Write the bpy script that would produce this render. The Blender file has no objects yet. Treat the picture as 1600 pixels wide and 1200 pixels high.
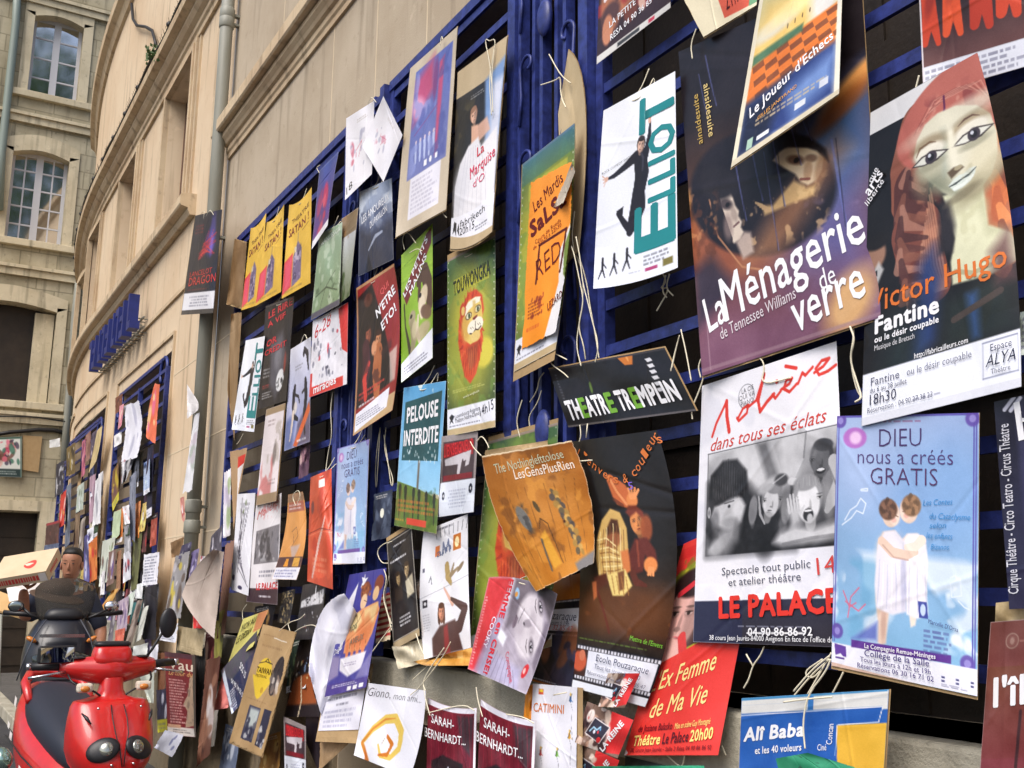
import bpy, bmesh, math, random
import numpy as np
from mathutils import Vector, Matrix
S = bpy.context.scene
COL = S.collection
random.seed(7)
rad = math.radians

# ------------------------------------------------------------------ camera
YAW, PITCH, ROLL = rad(30.16), rad(11.32), rad(0.527)
FPX, CAMD, EYE = 1624.0, 1.95, 1.5          # focal length in pixels of a 1600 px wide frame
F_ = np.array([-math.cos(YAW)*math.cos(PITCH), math.sin(YAW)*math.cos(PITCH), math.sin(PITCH)])
r_ = np.array([math.sin(YAW), math.cos(YAW), 0.0])
u_ = np.cross(r_, F_)
R_ = math.cos(ROLL)*r_ + math.sin(ROLL)*u_
U_ = math.cos(ROLL)*u_ - math.sin(ROLL)*r_
E_ = np.array([0.0, -CAMD, EYE])
cam = bpy.data.cameras.new('camera')
camo = bpy.data.objects.new('camera', cam)
COL.objects.link(camo)
cam.sensor_width = 36.0
cam.lens = 36.0*FPX/1600.0
cam.clip_start, cam.clip_end = 0.05, 400.0
m = Matrix((tuple(R_)+(0,), tuple(U_)+(0,), tuple(-F_)+(0,), (0, 0, 0, 1))).transposed()
m.translation = Vector(E_)
camo.matrix_world = m
S.camera = camo

# ------------------------------------------------------------------ light: open shade under a bright hazy sky
w = bpy.data.worlds.new("World"); S.world = w
w.use_nodes = True
nt = w.node_tree
sky = nt.nodes.new('ShaderNodeTexSky'); sky.sky_type = 'NISHITA'
sky.sun_disc = False
sky.sun_elevation = rad(52); sky.sun_rotation = rad(150)
sky.air_density = 1.0; sky.dust_density = 4.0; sky.ozone_density = 0.6
nt.links.new(sky.outputs[0], nt.nodes['Background'].inputs[0])
nt.nodes['Background'].inputs[1].default_value = 0.115
sl = bpy.data.lights.new('sun', 'SUN'); sl.energy = 1.4; sl.angle = rad(38); sl.color = (1.0, 0.985, 0.965)
so = bpy.data.objects.new('sun', sl); COL.objects.link(so)
az, el = rad(150), rad(52)                    # the sun stands behind the camera, to its right
sd = Vector((math.sin(az)*math.cos(el), math.cos(az)*math.cos(el), math.sin(el)))
so.rotation_euler = sd.to_track_quat('Z', 'Y').to_euler()
S.view_settings.view_transform = 'Standard'
S.view_settings.look = 'None'
S.view_settings.gamma = 1.0
S.view_settings.exposure = 0.78

# ------------------------------------------------------------------ helpers
def ray(px, py):
    return F_ + (px-800)/FPX*R_ + (600-py)/FPX*U_
def at(px, py, Y=0.0):
    d = ray(px, py); return E_ + d*((Y-E_[1])/d[1])
def atx(px, py, X):
    d = ray(px, py); return E_ + d*((X-E_[0])/d[0])
def lin(c):
    c = np.asarray(c, float)/255.0
    return np.where(c <= 0.04045, c/12.92, ((c+0.055)/1.055)**2.4)
def tag(o, label=None, cat=None, group=None, kind=None):
    if label: o['label'] = label
    if cat: o['category'] = cat
    if group: o['group'] = group
    if kind: o['kind'] = kind
    return o
def empty(name, loc=(0, 0, 0), rz=0.0, **k):
    o = bpy.data.objects.new(name, None); COL.objects.link(o)
    o.location = loc; o.rotation_euler.z = rz; o.empty_display_size = 0.1
    return tag(o, **k)
class MB:
    """collects faces and links them as one mesh object"""
    def __init__(s): s.v, s.f, s.sm = [], [], []
    def add(s, vs, fs, smooth=False):
        n = len(s.v); s.v += [tuple(map(float, p)) for p in vs]
        s.f += [tuple(i+n for i in f) for f in fs]; s.sm += [smooth]*len(fs)
    def box(s, x0, x1, y0, y1, z0, z1, M=None):
        vs = [(x, y, z) for x in (x0, x1) for y in (y0, y1) for z in (z0, z1)]
        if M is not None: vs = [tuple(M @ Vector(p)) for p in vs]
        s.add(vs, [(0, 1, 3, 2), (4, 6, 7, 5), (0, 4, 5, 1), (2, 3, 7, 6), (0, 2, 6, 4), (1, 5, 7, 3)])
    def bar(s, a, b, w, h, up=(0, 0, 1)):
        a, b, up = Vector(a), Vector(b), Vector(up)
        d = (b-a).normalized(); sx = d.cross(up)
        if sx.length < 1e-4: sx = d.cross(Vector((0, 1, 0)))
        sx.normalize(); sz = sx.cross(d)
        vs = [p + sx*(i*w/2) + sz*(j*h/2) for p in (a, b) for i, j in ((-1, -1), (1, -1), (1, 1), (-1, 1))]
        s.add(vs, [(0, 1, 2, 3)[::-1], (4, 5, 6, 7), (0, 1, 5, 4), (1, 2, 6, 5), (2, 3, 7, 6), (3, 0, 4, 7)])
    def tube(s, pts, r, n=8, cap=True, closed=False):
        pts = [Vector(p) for p in pts]; N = len(pts)
        rs = list(r) if hasattr(r, '__len__') else [r]*N
        prev = None; rings = []
        for i, p in enumerate(pts):
            a = pts[i-1] if i > 0 else (pts[-1] if closed else p); b = pts[i+1] if i < N-1 else (pts[0] if closed else p)
            d = (b-a)
            d = d.normalized() if d.length > 1e-9 else Vector((0, 0, 1))
            if prev is None:
                x = d.cross(Vector((0, 0, 1)))
                if x.length < 1e-3: x = d.cross(Vector((0, 1, 0)))
            else:
                x = prev - d*prev.dot(d)
                if x.length < 1e-4: x = d.orthogonal()
            x.normalize(); prev = x; y = d.cross(x)
            rings.append([p + (x*math.cos(t) + y*math.sin(t))*rs[i] for t in [2*math.pi*k/n for k in range(n)]])
        vs = [q for R in rings for q in R]; fs = []
        for i in range(N-1 if not closed else N):
            j = (i+1) % N
            fs += [(i*n+k, i*n+(k+1) % n, j*n+(k+1) % n, j*n+k) for k in range(n)]
        if cap and not closed:
            fs += [tuple(range(n))[::-1], tuple((N-1)*n+k for k in range(n))]
        s.add(vs, fs, True)
    def loft(s, rings, cap=True, closed=True, smooth=True):
        n = len(rings[0]); vs = [q for R in rings for q in R]; fs = []
        for i in range(len(rings)-1):
            for k in range(n if closed else n-1):
                fs.append((i*n+k, i*n+(k+1) % n, (i+1)*n+(k+1) % n, (i+1)*n+k))
        if cap and closed: fs += [tuple(range(n))[::-1], tuple((len(rings)-1)*n+k for k in range(n))]
        s.add(vs, fs, smooth)
    def ell(s, c, rx, ry, rz, M=None, nu=16, nv=10):
        rings = []
        for j in range(nv+1):
            t = math.pi*j/nv; rr = max(math.sin(t), 1e-3)
            R = [Vector((rx*rr*math.cos(2*math.pi*k/nu), ry*rr*math.sin(2*math.pi*k/nu), -rz*math.cos(t))) for k in range(nu)]
            rings.append([Vector(c) + ((M @ p) if M is not None else p) for p in R])
        s.loft(rings)
    def build(s, name, mat, parent=None, loc=None, bevel=0, sub=0):
        me = bpy.data.meshes.new(name)
        org = Vector(loc) if loc is not None else Vector((0, 0, 0))
        me.from_pydata([tuple(Vector(p)-org) for p in s.v], [], s.f); me.update()
        me.polygons.foreach_set('use_smooth', s.sm)
        bm = bmesh.new(); bm.from_mesh(me); bmesh.ops.recalc_face_normals(bm, faces=bm.faces); bm.to_mesh(me); bm.free()
        if mat: me.materials.append(mat)
        o = bpy.data.objects.new(name, me); COL.objects.link(o)
        o.location = org
        if parent is not None: o.parent = parent
        if bevel:
            b = o.modifiers.new('bevel', 'BEVEL'); b.width = bevel; b.segments = 2; b.limit_method = 'ANGLE'; b.angle_limit = rad(35)
        if sub:
            b = o.modifiers.new('sub', 'SUBSURF'); b.levels = sub; b.render_levels = sub
        return o

# ------------------------------------------------------------------ materials
def mat(name, base, rough=0.6, spec=0.4, metal=0.0, noise=None, bump=None, coat=0.0):
    """noise = (scale, colour2, contrast[, stretch]); bump = (scale, strength)"""
    M = bpy.data.materials.new(name); M.use_nodes = True
    t = M.node_tree; P = t.nodes['Principled BSDF']
    P.inputs['Roughness'].default_value = rough
    P.inputs['Specular IOR Level'].default_value = spec
    P.inputs['Metallic'].default_value = metal
    P.inputs['Coat Weight'].default_value = coat
    P.inputs['Base Color'].default_value = (*lin(base), 1)
    tc = t.nodes.new('ShaderNodeNewGeometry')
    src = tc.outputs['Position']
    if noise:
        mp = t.nodes.new('ShaderNodeMapping'); t.links.new(src, mp.inputs[0])
        if len(noise) > 3: mp.inputs['Scale'].default_value = noise[3]
        n = t.nodes.new('ShaderNodeTexNoise'); n.inputs['Scale'].default_value = noise[0]
        n.inputs['Detail'].default_value = 8; n.inputs['Roughness'].default_value = 0.62
        t.links.new(mp.outputs[0], n.inputs[0])
        rp = t.nodes.new('ShaderNodeValToRGB')
        rp.color_ramp.elements[0].position = 0.5-noise[2]; rp.color_ramp.elements[1].position = 0.5+noise[2]
        rp.color_ramp.elements[0].color = (*lin(noise[1]), 1); rp.color_ramp.elements[1].color = (*lin(base), 1)
        t.links.new(n.outputs[0], rp.inputs[0]); t.links.new(rp.outputs[0], P.inputs['Base Color'])
    if bump:
        n = t.nodes.new('ShaderNodeTexNoise'); n.inputs['Scale'].default_value = bump[0]; n.inputs['Detail'].default_value = 6
        t.links.new(src, n.inputs[0])
        b = t.nodes.new('ShaderNodeBump'); b.inputs['Strength'].default_value = bump[1]; b.inputs['Distance'].default_value = 0.01
        t.links.new(n.outputs[0], b.inputs['Height']); t.links.new(b.outputs[0], P.inputs['Normal'])
    return M
def stone(name, c1, c2, c3, sc=1.2, bricks=None, bump=0.25, streak=True):
    """weathered plaster or ashlar: two noises plus optional block joints (w, h, axis)"""
    M = mat(name, c1, 0.9, 0.2); t = M.node_tree; P = t.nodes['Principled BSDF']; L = t.links
    g = t.nodes.new('ShaderNodeNewGeometry')
    def nz(s, d=8, r=.65):
        n = t.nodes.new('ShaderNodeTexNoise'); n.inputs['Scale'].default_value = s; n.inputs['Detail'].default_value = d
        n.inputs['Roughness'].default_value = r; L.new(g.outputs['Position'], n.inputs[0]); return n
    def mixc(a, b, f):
        x = t.nodes.new('ShaderNodeMix'); x.data_type = 'RGBA'
        for i, s in ((6, a), (7, b), (0, f)):
            if isinstance(s, tuple): x.inputs[i].default_value = s
            else: L.new(s, x.inputs[i])
        return x.outputs[2]
    def ramp(n, a, b):
        r = t.nodes.new('ShaderNodeMapRange'); r.inputs[1].default_value = a; r.inputs[2].default_value = b; L.new(n, r.inputs[0]); return r.outputs[0]
    a, b, c = [(*lin(x), 1) for x in (c1, c2, c3)]
    n1, n2, n3 = nz(sc), nz(sc*9), nz(90, 3)
    k = mixc(a, b, ramp(n1.outputs[0], .42, .62))
    k = mixc(k, c, ramp(n2.outputs[0], .58, .78))
    h = n3.outputs[0]
    if bricks:
        sx = t.nodes.new('ShaderNodeSeparateXYZ'); L.new(g.outputs['Position'], sx.inputs[0])
        cb = t.nodes.new('ShaderNodeCombineXYZ'); L.new(sx.outputs[bricks[2]], cb.inputs[0]); L.new(sx.outputs[2], cb.inputs[1])
        br = t.nodes.new('ShaderNodeTexBrick'); L.new(cb.outputs[0], br.inputs[0]); br.inputs['Scale'].default_value = 1
        br.inputs['Brick Width'].default_value = bricks[0]; br.inputs['Row Height'].default_value = bricks[1]; br.inputs['Mortar Size'].default_value = .012
        br.inputs['Color1'].default_value = (1, 1, 1, 1); br.inputs['Color2'].default_value = (.72, .72, .72, 1); br.inputs['Mortar'].default_value = (.5, .5, .48, 1)
        mm = t.nodes.new('ShaderNodeMix'); mm.data_type = 'RGBA'; mm.blend_type = 'MULTIPLY'; mm.inputs[0].default_value = .8
        L.new(k, mm.inputs[6]); L.new(br.outputs[0], mm.inputs[7]); k = mm.outputs[2]
    if streak:
        mp = t.nodes.new('ShaderNodeMapping'); mp.inputs['Scale'].default_value = (5, 5, .45); L.new(g.outputs['Position'], mp.inputs[0])
        n4 = t.nodes.new('ShaderNodeTexNoise'); n4.inputs['Scale'].default_value = 1.6; n4.inputs['Detail'].default_value = 7; L.new(mp.outputs[0], n4.inputs[0])
        k = mixc(k, tuple(x*.62 for x in c[:3])+(1,), ramp(n4.outputs[0], .55, .82))
        k = mixc(k, tuple(min(1, x*1.22) for x in a[:3])+(1,), ramp(nz(4.5, 10, .75).outputs[0], .6, .74))
    L.new(k, P.inputs['Base Color'])
    bp = t.nodes.new('ShaderNodeBump'); bp.inputs['Strength'].default_value = bump; bp.inputs['Distance'].default_value = .008
    L.new(h, bp.inputs['Height']); L.new(bp.outputs[0], P.inputs['Normal'])
    return M
def glass(name, base=(30, 34, 40), rough=0.06):
    M = mat(name, base, rough, 0.9); M.node_tree.nodes['Principled BSDF'].inputs['IOR'].default_value = 4.2; return M
M_plaster = stone('plaster', (182, 168, 148), (170, 155, 134), (150, 135, 114), 1.1)
M_joint = mat('lime_joint', (208, 192, 164), .9)
M_mould = stone('cornice_stone', (200, 180, 150), (186, 162, 132), (152, 132, 110), 1.6)
M_facade = stone('facade_render', (212, 192, 164), (204, 180, 150), (182, 158, 130), .8)
M_far = stone('far_ashlar', (190, 180, 154), (166, 156, 130), (116, 110, 94), 1.1, (.62, .34, 1), .4)
M_fartrim = stone('far_trim', (206, 194, 166), (188, 176, 148), (146, 138, 118), 1.4)
M_conc = stone('concrete', (172, 167, 152), (154, 149, 134), (118, 113, 100), 3., None, .6)
M_base = stone('base_stone', (150, 136, 112), (126, 112, 92), (92, 82, 68), 2.4, None, .5)
M_blue = mat('blue_paint', (52, 65, 138), .42, .45, noise=(26, (34, 42, 92), .16), bump=(220, .08))
M_bluedk = mat('blue_paint_sign', (40, 52, 128), .45, .4, noise=(9, (30, 40, 96), .25))
M_dark = mat('dark_shutter', (60, 50, 41), .5, .35, noise=(5, (36, 30, 25), .3), bump=(60, .2))
M_mesh = mat('wire_mesh', (60, 58, 50), .6, .3)
M_zinc = mat('zinc_pipe', (150, 152, 144), .5, .4, noise=(5, (120, 118, 104), .3, (1, 1, .25)))
M_asph = stone('asphalt', (66, 66, 68), (56, 56, 58), (84, 82, 80), 1.5, None, .8)
M_pave = stone('pavement', (92, 90, 88), (80, 78, 76), (66, 64, 62), 1.7, None, .6)
M_card = mat('cardboard', (176, 150, 112), .85, .15, noise=(16, (160, 132, 94), .3), bump=(90, .1))
M_string = mat('cotton_string', (224, 216, 192), .9, .1)
M_glass = glass('window_glass')
M_cable = mat('black_cable', (30, 28, 28), .5)
M_wframe = mat('window_frame_paint', (196, 196, 200), .6)
# ================================================================== THE SETTING
mb = MB(); mb.add([(-160, -160, 0), (160, -160, 0), (160, 160, 0), (-160, 160, 0)], [(0, 1, 2, 3)])
tag(mb.build('street', M_asph), kind='structure')
mb = MB(); mb.box(-19.5, 6, -0.55, 0.3, -0.2, 0.12)
tag(mb.build('pavement', M_pave, bevel=.012), kind='structure')
mb = MB(); mb.box(-19.5, 6, -.70, -0.554, -0.2, 0.124)
tag(mb.build('kerb', M_conc, bevel=.012), kind='structure')

def fy(x):                                   # the old facade swings gently away at its far end
    return .016*max(0.0, -14.0-x)**2
def wall_grid(mb, xs, zs, ops, yf=lambda x: 0.0, dep=.3, maxstep=50):
    """front face of a wall with rectangular openings and their reveals; ops = (x0, x1, z0, z1)"""
    X = sorted(set(list(xs)+[o[0] for o in ops]+[o[1] for o in ops])); Z = sorted(set(list(zs)+[o[2] for o in ops]+[o[3] for o in ops]))
    XX = []
    for a, b in zip(X[:-1], X[1:]):
        n = max(1, int(math.ceil((b-a)/maxstep)))
        XX += [a+(b-a)*i/n for i in range(n)]
    XX.append(X[-1])
    for a, b in zip(XX[:-1], XX[1:]):
        for c, d in zip(Z[:-1], Z[1:]):
            mx, mz = (a+b)/2, (c+d)/2
            if any(o[0] < mx < o[1] and o[2] < mz < o[3] for o in ops): continue
            mb.add([(a, yf(a), c), (b, yf(b), c), (b, yf(b), d), (a, yf(a), d)], [(0, 1, 2, 3)])
    for x0, x1, z0, z1 in ops:
        for p, q in (((x0, z0), (x0, z1)), ((x0, z1), (x1, z1)), ((x1, z1), (x1, z0)), ((x1, z0), (x0, z0))):
            mb.add([(p[0], yf(p[0]), p[1]), (q[0], yf(q[0]), q[1]), (q[0], yf(q[0])+dep, q[1]), (p[0], yf(p[0])+dep, p[1])], [(0, 1, 2, 3)])
def extrude(mb, prof, xs, yf=lambda x: 0.0):
    """profile of (out, z) carried along the facade at the stations xs"""
    mb.loft([[(x, yf(x)-o, z) for o, z in prof] for x in xs], smooth=False)
def seq(a, b, st):
    n = max(1, int(abs(b-a)/st)); return [a+(b-a)*i/n for i in range(n+1)]

# ------------------------------------------------------------------ building with the long grilled window
b1 = empty('stone_building', (-3, 0, 0), label='tan plastered stone building whose wide grilled window is covered in posters', cat='building')
def p1(o): o.parent = b1; o.location = o.location - b1.location if o.location.length else Vector((3, 0, 0)); return o
WX0, WX1, WZ0, WZ1 = -7.36, 0.95, 1.205, 4.05
mb = MB(); wall_grid(mb, [-7.93, 2.4], [0, 4.9, 10.5], [(WX0, WX1, WZ0, WZ1), (-5.0, -3.1, .25, .96), (-2.6, -1.0, .25, .96)], dep=.32)
mb.add([(-7.93, 0, 0), (-7.93, 9, 0), (-7.93, 9, 10.5), (-7.93, 0, 10.5)], [(0, 1, 2, 3)])
mb.add([(2.4, 0, 0), (2.4, 9, 0), (2.4, 9, 10.5), (2.4, 0, 10.5)], [(0, 1, 2, 3)])
mb.add([(-7.93, 0, 10.5), (2.4, 0, 10.5), (2.4, 9, 10.5), (-7.93, 9, 10.5)], [(0, 1, 2, 3)])
p1(mb.build('wall', M_plaster))
mb = MB()
for x in (at(518, 160)[0], at(588, 90)[0], at(668, 20)[0], -3.05, -2.2, -1.3): mb = MB(); mb.box(x-.004, x+.004, -.002, .01, WZ1+.05, 4.855); p1(mb.build('lime_joint', M_joint))
for z in (1.92, 2.64, 3.36): mb = MB(); mb.box(-7.92, WX0-.01, -.002, .01, z-.005, z+.005); p1(mb.build('lime_joint', M_joint))
for x in (-6.6, -5.2, -3.8, -2.4): mb = MB(); mb.box(x-.004, x+.004, -.002, .01, 5.23, 10); p1(mb.build('lime_joint', M_joint))
mb = MB()
extrude(mb, [(-.02, 4.86), (.018, 4.86), (.018, 4.90), (.03, 4.915), (.03, 4.955), (.05, 4.965), (.062, 4.985), (.085, 5.01), (.085, 5.045), (-.02, 5.05)], [-7.88, 2.45])
extrude(mb, [(-.02, 5.052), (.125, 5.052), (.135, 5.065), (.135, 5.15), (.11, 5.175), (-.02, 5.20)], [-7.99, 2.5])
p1(mb.build('cornice', M_mould))
mb = MB(); mb.box(WX0-.12, WX1+.2, -.07, .319, 1.03, 1.205); 
p1(mb.build('window_ledge', M_conc, bevel=.012))
mb = MB()
for a_, b_ in ((-7.92, -5.01), (-3.09, -2.61), (-.99, 2.39)): mb.box(a_, b_, -.022, .02, .0, 1.028)
for a_, b_ in ((-5.0, -3.1), (-2.6, -1.0)): mb.box(a_, b_, -.022, .0, .0, .248)
p1(mb.build('plinth', M_base))
mb = MB(); mb.box(WX0-.02, WX1+.02, .322, .36, 1.2, 4.07)
for x in seq(WX0, WX1, .52): mb.box(x-.012, x+.012, .312, .3215, 1.212, 4.05)
for z in (2.02, 3.0): mb.box(WX0, WX1, .3, .3115, z-.035, z+.035)
p1(mb.build('window_shutter', M_dark))
mb = MB(); mb.box(-5.02, -3.08, .322, .36, .2, 1.0); mb.box(-2.62, -.98, .322, .36, .2, 1.0)
p1(mb.build('cellar_opening', M_dark))
mb = MB()                                     # thin wire netting behind the bars
for x in seq(-4.55, -3.34, .06): mb.bar((x, .14, 1.3), (x, .14, 2.55), .003, .003)
for z in seq(1.3, 2.55, .06): mb.bar((-4.55, .146, z), (-3.34, .146, z), .003, .003)
p1(mb.build('wire_netting', M_mesh))

# ------------------------------------------------------------------ blue iron grilles in front of the window
BARZ = [1.345+.1543*k for k in range(18)]
def grille(x0, x1, label, y=-.02):
    g = empty('window_grille', (x0, y, 1.21), label=label, cat='grille', group='blue iron bar panels over the window')
    def lk(m, n): o = m.build(n, M_blue, g); o.location = Vector((0, 0, 0)) - g.location
    for z in BARZ:
        m = MB(); wob = random.uniform(-.004, .004)
        m.bar((x0, y, z+wob), (x1, y, z-wob), .014, .036); lk(m, 'bar')
    for x in (x0+.02, x1-.02):
        m = MB(); m.box(x-.02, x+.02, y-.012, y+.03, 1.21, 4.03); lk(m, 'post')
    m = MB(); m.box(x0, x1, y-.02, y+.03, 3.995, 4.045); lk(m, 'top_rail')
    return g
grille(-7.34, -5.10, 'blue barred window panel at the far end, beside the stone pier and drainpipe')
grille(-4.56, -3.31, 'short blue barred window panel between the two scrolled iron columns')
grille(-2.74, .93, 'wide blue barred window panel behind the large nearest posters')
def gate(x0, x1, label):
    g = empty('scroll_column', (x0, -.03, 1.21), label=label, cat='ironwork', group='scrolled blue iron columns between the bars')
    def lk(m, n): o = m.build(n, M_blue, g); o.location = Vector((0, 0, 0)) - g.location
    for x in (x0+.028, x1-.028):
        m = MB(); m.box(x-.028, x+.028, -.065, .02, 1.21, 4.035); lk(m, 'post')
    n = 6
    for i in range(n):
        x = x0+.08+(x1-x0-.16)*i/(n-1)
        m = MB(); m.box(x-.011, x+.011, -.04 if i % 2 else -.055, -.015, 1.215, 4.03); lk(m, 'upright')
    m = MB()
    for z in seq(1.5, 3.85, .39):
        for sg, xc in ((1, x0+.1), (-1, x1-.1)):
            pts = []
            for k in range(15):
                t = k/14*4.4; rr = .055*(1-k/19)
                pts.append((xc+sg*(.045-rr*math.cos(t)), -.058, z+rr*math.sin(t)+.03))
            m.tube([(xc-sg*.012, -.058, z-.20), (xc-sg*.0, -.058, z-.08)]+pts, .007, 6)
    lk(m, 'scroll')
    for z in (2.05, 3.02, 3.62):
        m = MB(); m.ell(((x0+x1)/2, -.065, z), .045, .022, .075); lk(m, 'boss')
    for z in (1.24, 3.98):
        m = MB(); m.box(x0+.057, x1-.057, -.06, .01, z-.02, z+.02); lk(m, 'rail')
gate(-5.095, -4.565, 'blue iron column with scrolls and bosses, behind the dark storm-sky poster')
gate(-3.305, -2.745, 'blue iron column with scrolls and bosses, behind the torn orange salsa flyer')

# ------------------------------------------------------------------ older facade beyond the drainpipe
b2 = empty('stone_building', (-13, 0, 0), label='cream stone facade beyond the drainpipe with moulded window surrounds and a sill course', cat='building')
def p2(o): o.parent = b2; o.location = o.location - b2.location if o.location.length else Vector((13, 0, 0)); return o
W2 = (-12.05, -9.5, 1.2, 3.62); W3 = (-15.9, -12.95, 1.2, 3.62); W4 = (-18.4, -16.8, 1.2, 3.5)
UP = [(-10.5, -9.36), (-13.1, -12.05), (-15.7, -14.7), (-18.2, -17.2)]
ops = [W2, W3, W4]+[(a, b, 4.94, 6.5) for a, b in UP]
mb = MB(); wall_grid(mb, [-19.4, -14, -7.935], [0, 9.4], ops, fy, .22, .45)
p2(mb.build('wall', M_facade))
far_st = seq(-19.4, -14, .45)+[-7.945]
mb = MB(); extrude(mb, [(-.02, 4.74), (.05, 4.74), (.07, 4.78), (.07, 4.80), (.13, 4.815), (.14, 4.83), (.14, 4.91), (.12, 4.93), (-.02, 4.94)], seq(-19.4, -14, .45)+[-8.95], fy)
p2(mb.build('sill_course', M_mould))
mb = MB(); extrude(mb, [(-.02, 6.60), (.03, 6.60), (.03, 6.66), (.05, 6.68), (.05, 6.73), (.09, 6.76), (.12, 6.80), (.12, 6.83), (.19, 6.86), (.20, 6.93), (-.02, 6.99)], far_st, fy)
p2(mb.build('cornice', M_mould))
mb = MB(); extrude(mb, [(-.02, 9.25), (.04, 9.28), (.08, 9.38), (.15, 9.43), (.16, 9.55), (-.02, 9.7)], far_st, fy)
p2(mb.build('roof_eave', M_mould))
mb = MB(); extrude(mb, [(-.02, 7.0), (.03, 7.0), (.035, 7.5), (-.02, 7.52)], far_st, fy)
p2(mb.build('parapet_band', mat('limewash', (226, 210, 178), .9, noise=(3, (206, 186, 150), .3))))
mb = MB(); extrude(mb, [(-.01, 0), (.025, 0), (.02, .995), (-.01, .998)], far_st, fy)
p2(mb.build('plinth', M_base))
for (a, b) in UP:
    mb = MB()
    for k, (wd, pr) in enumerate(((.19, .02), (.12, .04), (.06, .055))):
        for (x0, x1, z0, z1) in ((a-wd, a-wd+.055, 4.945, 6.5+wd), (b+wd-.055, b+wd, 4.945, 6.5+wd), (a-wd+.056, b+wd-.056, 6.5+wd-.055, 6.5+wd)):
            y = fy((a+b)/2); mb.box(x0, x1, y-pr, y+.01, z0, z1)
    p2(mb.build('window_surround', M_mould))
    mb = MB(); y = fy((a+b)/2)+.19
    mb.box(a-.02, b+.02, y, y+.05, 4.9, 6.55)
    f = mb.build('window_pane', M_glass); p2(f)
    mb = MB()
    for x in (a+.03, (a+b)/2, b-.03): mb.box(x-.035, x+.035, y-.03, y-.002, 4.95, 6.5)
    for z in (4.98, 5.5, 6.0, 6.46): mb.box(a, b, y-.024, y-.006, z-.02, z+.02)
    p2(mb.build('window_frame', mat('brown_frame', (92, 66, 52), .6)))
mb = MB()
for (a, b, c, d) in (W2, W3, W4):
    y = max(fy(a), fy(b)); mb.box(a-.02, b+.02, y+.225, y+.27, c-.02, d+.02)
p2(mb.build('window_shutter', M_dark))
mb = MB()
for (a, b, c, d) in (W2, W3, W4):             # thin moulding line round the big ground floor windows
    for (x0, x1, z0, z1) in ((b+.10, b+.13, 1.3, d+.16), (a-.13, a-.10, 1.3, d+.16), (a-.099, b+.099, d+.13, d+.16), (a-.4, b+.5, d+.48, d+.52)):
        xm = (x0+x1)/2
        if x1-x0 > 1: extrude(mb, [(-.01, z0), (.022, z0), (.022, z1), (-.01, z1)], seq(x0, x1, .4), fy)
        else: mb.box(x0, x1, fy(xm)-.02, fy(xm)+.01, z0, z1)
p2(mb.build('window_moulding', M_mould))
mb = MB()
for (a, b, c, d) in (W2, W3, W4): mb.box(a-.1, b+.1, max(fy(a), fy(b))-.16, max(fy(a), fy(b))+.215, 1.0, 1.19)
p2(mb.build('window_ledge', M_conc, bevel=.01))
mb = MB()                                     # lime joints on the pier
for z in (1.92, 2.64, 3.36, 4.1): mb = MB(); mb.box(-9.36, -8.0, -.002, .01, z-.005, z+.005); p2(mb.build('lime_joint', M_joint))
def grille2(x0, x1, z1, label):
    y = fy((x0+x1)/2)-.02
    g = empty('window_grille', (x0, y, 1.2), label=label, cat='grille', group='blue grilles of the older facade')
    def lk(m, n): o = m.build(n, M_blue, g); o.location = Vector((0, 0, 0)) - g.location
    for k in range(15):
        m = MB(); m.bar((x0, y, 1.3+.154*k), (x1, y, 1.3+.154*k), .014, .034); lk(m, 'bar')
    for x in (x0+.02, (x0+x1)/2, x1-.02):
        m = MB(); m.box(x-.022, x+.022, y-.015, y+.03, 1.2, z1-.1); lk(m, 'post')
    m = MB()
    for x, s in ((x1-.02, -1), (x0+.02, 1)):
        m.tube([(x+s*.14+.14*s*math.cos(t)*-1, y, z1-.12+.13*math.sin(t)) for t in seq(-1.2, 3.9, .3)], .016, 6)
    m.bar((x0+.15, y, z1), (x1-.15, y, z1), .02, .034); lk(m, 'top_scroll')
grille2(-12.03, -9.52, 3.58, 'blue grille with a looped top rail on the window left of the drainpipe')
grille2(-15.85, -13.0, 3.5, 'blue grille with a looped top rail on the farther window of the older facade')
grille2(-18.35, -16.85, 3.4, 'narrow blue grille on the farthest window where the facade curves')

# drainpipe, cables, spikes
g = empty('drainpipe', (-7.86, -.1, 0), label='grey zinc drainpipe running down the joint between the two facades', cat='drainpipe')
m = MB(); m.tube([(-7.86, -.1, .1), (-7.86, -.1, 10.4)], .052, 16); o = m.build('pipe', M_zinc, g); o.location = -g.location
for z in (1.95, 2.1, 4.2, 6.02, 6.1):
    m = MB(); m.tube([(-7.86, -.1, z-.05), (-7.86, -.1, z-.04), (-7.86, -.1, z+.04), (-7.86, -.1, z+.05)], [.053, .061, .061, .053], 16)
    m.box(-7.88, -7.84, -.06, .02, z-.01, z+.01); o = m.build('collar', M_zinc, g); o.location = -g.location
g = empty('cable', (-8, -.2, 6.96), label='black cable sagging along the spiked cornice of the older facade', cat='cable')
m = MB(); pts = [(x, fy(x)-.19+.01*math.sin(x*3), 6.95+.015*math.sin(x*5.1)+.03*abs(math.sin(x*1.7))) for x in seq(-7.97, -19.3, .22)]
m.tube(pts, .017, 6); o = m.build('line', M_cable, g); o.location = -g.location
for x in seq(-8.3, -19, .75):
    m = MB(); m.ell((x, fy(x)-.195, 6.965), .03, .03, .035, nu=8, nv=6); o = m.build('clip', M_cable, g); o.location = -g.location
m = MB()
for x in seq(-8.1, -19.2, .06): m.bar((x, fy(x)-.16, 6.93), (x+.01, fy(x)-.185-.03*random.random(), 7.04), .003, .003)
tag(m.build('pigeon_spikes', M_cable), label='row of thin pigeon spikes standing along the older facade cornice', cat='spikes')
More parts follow.
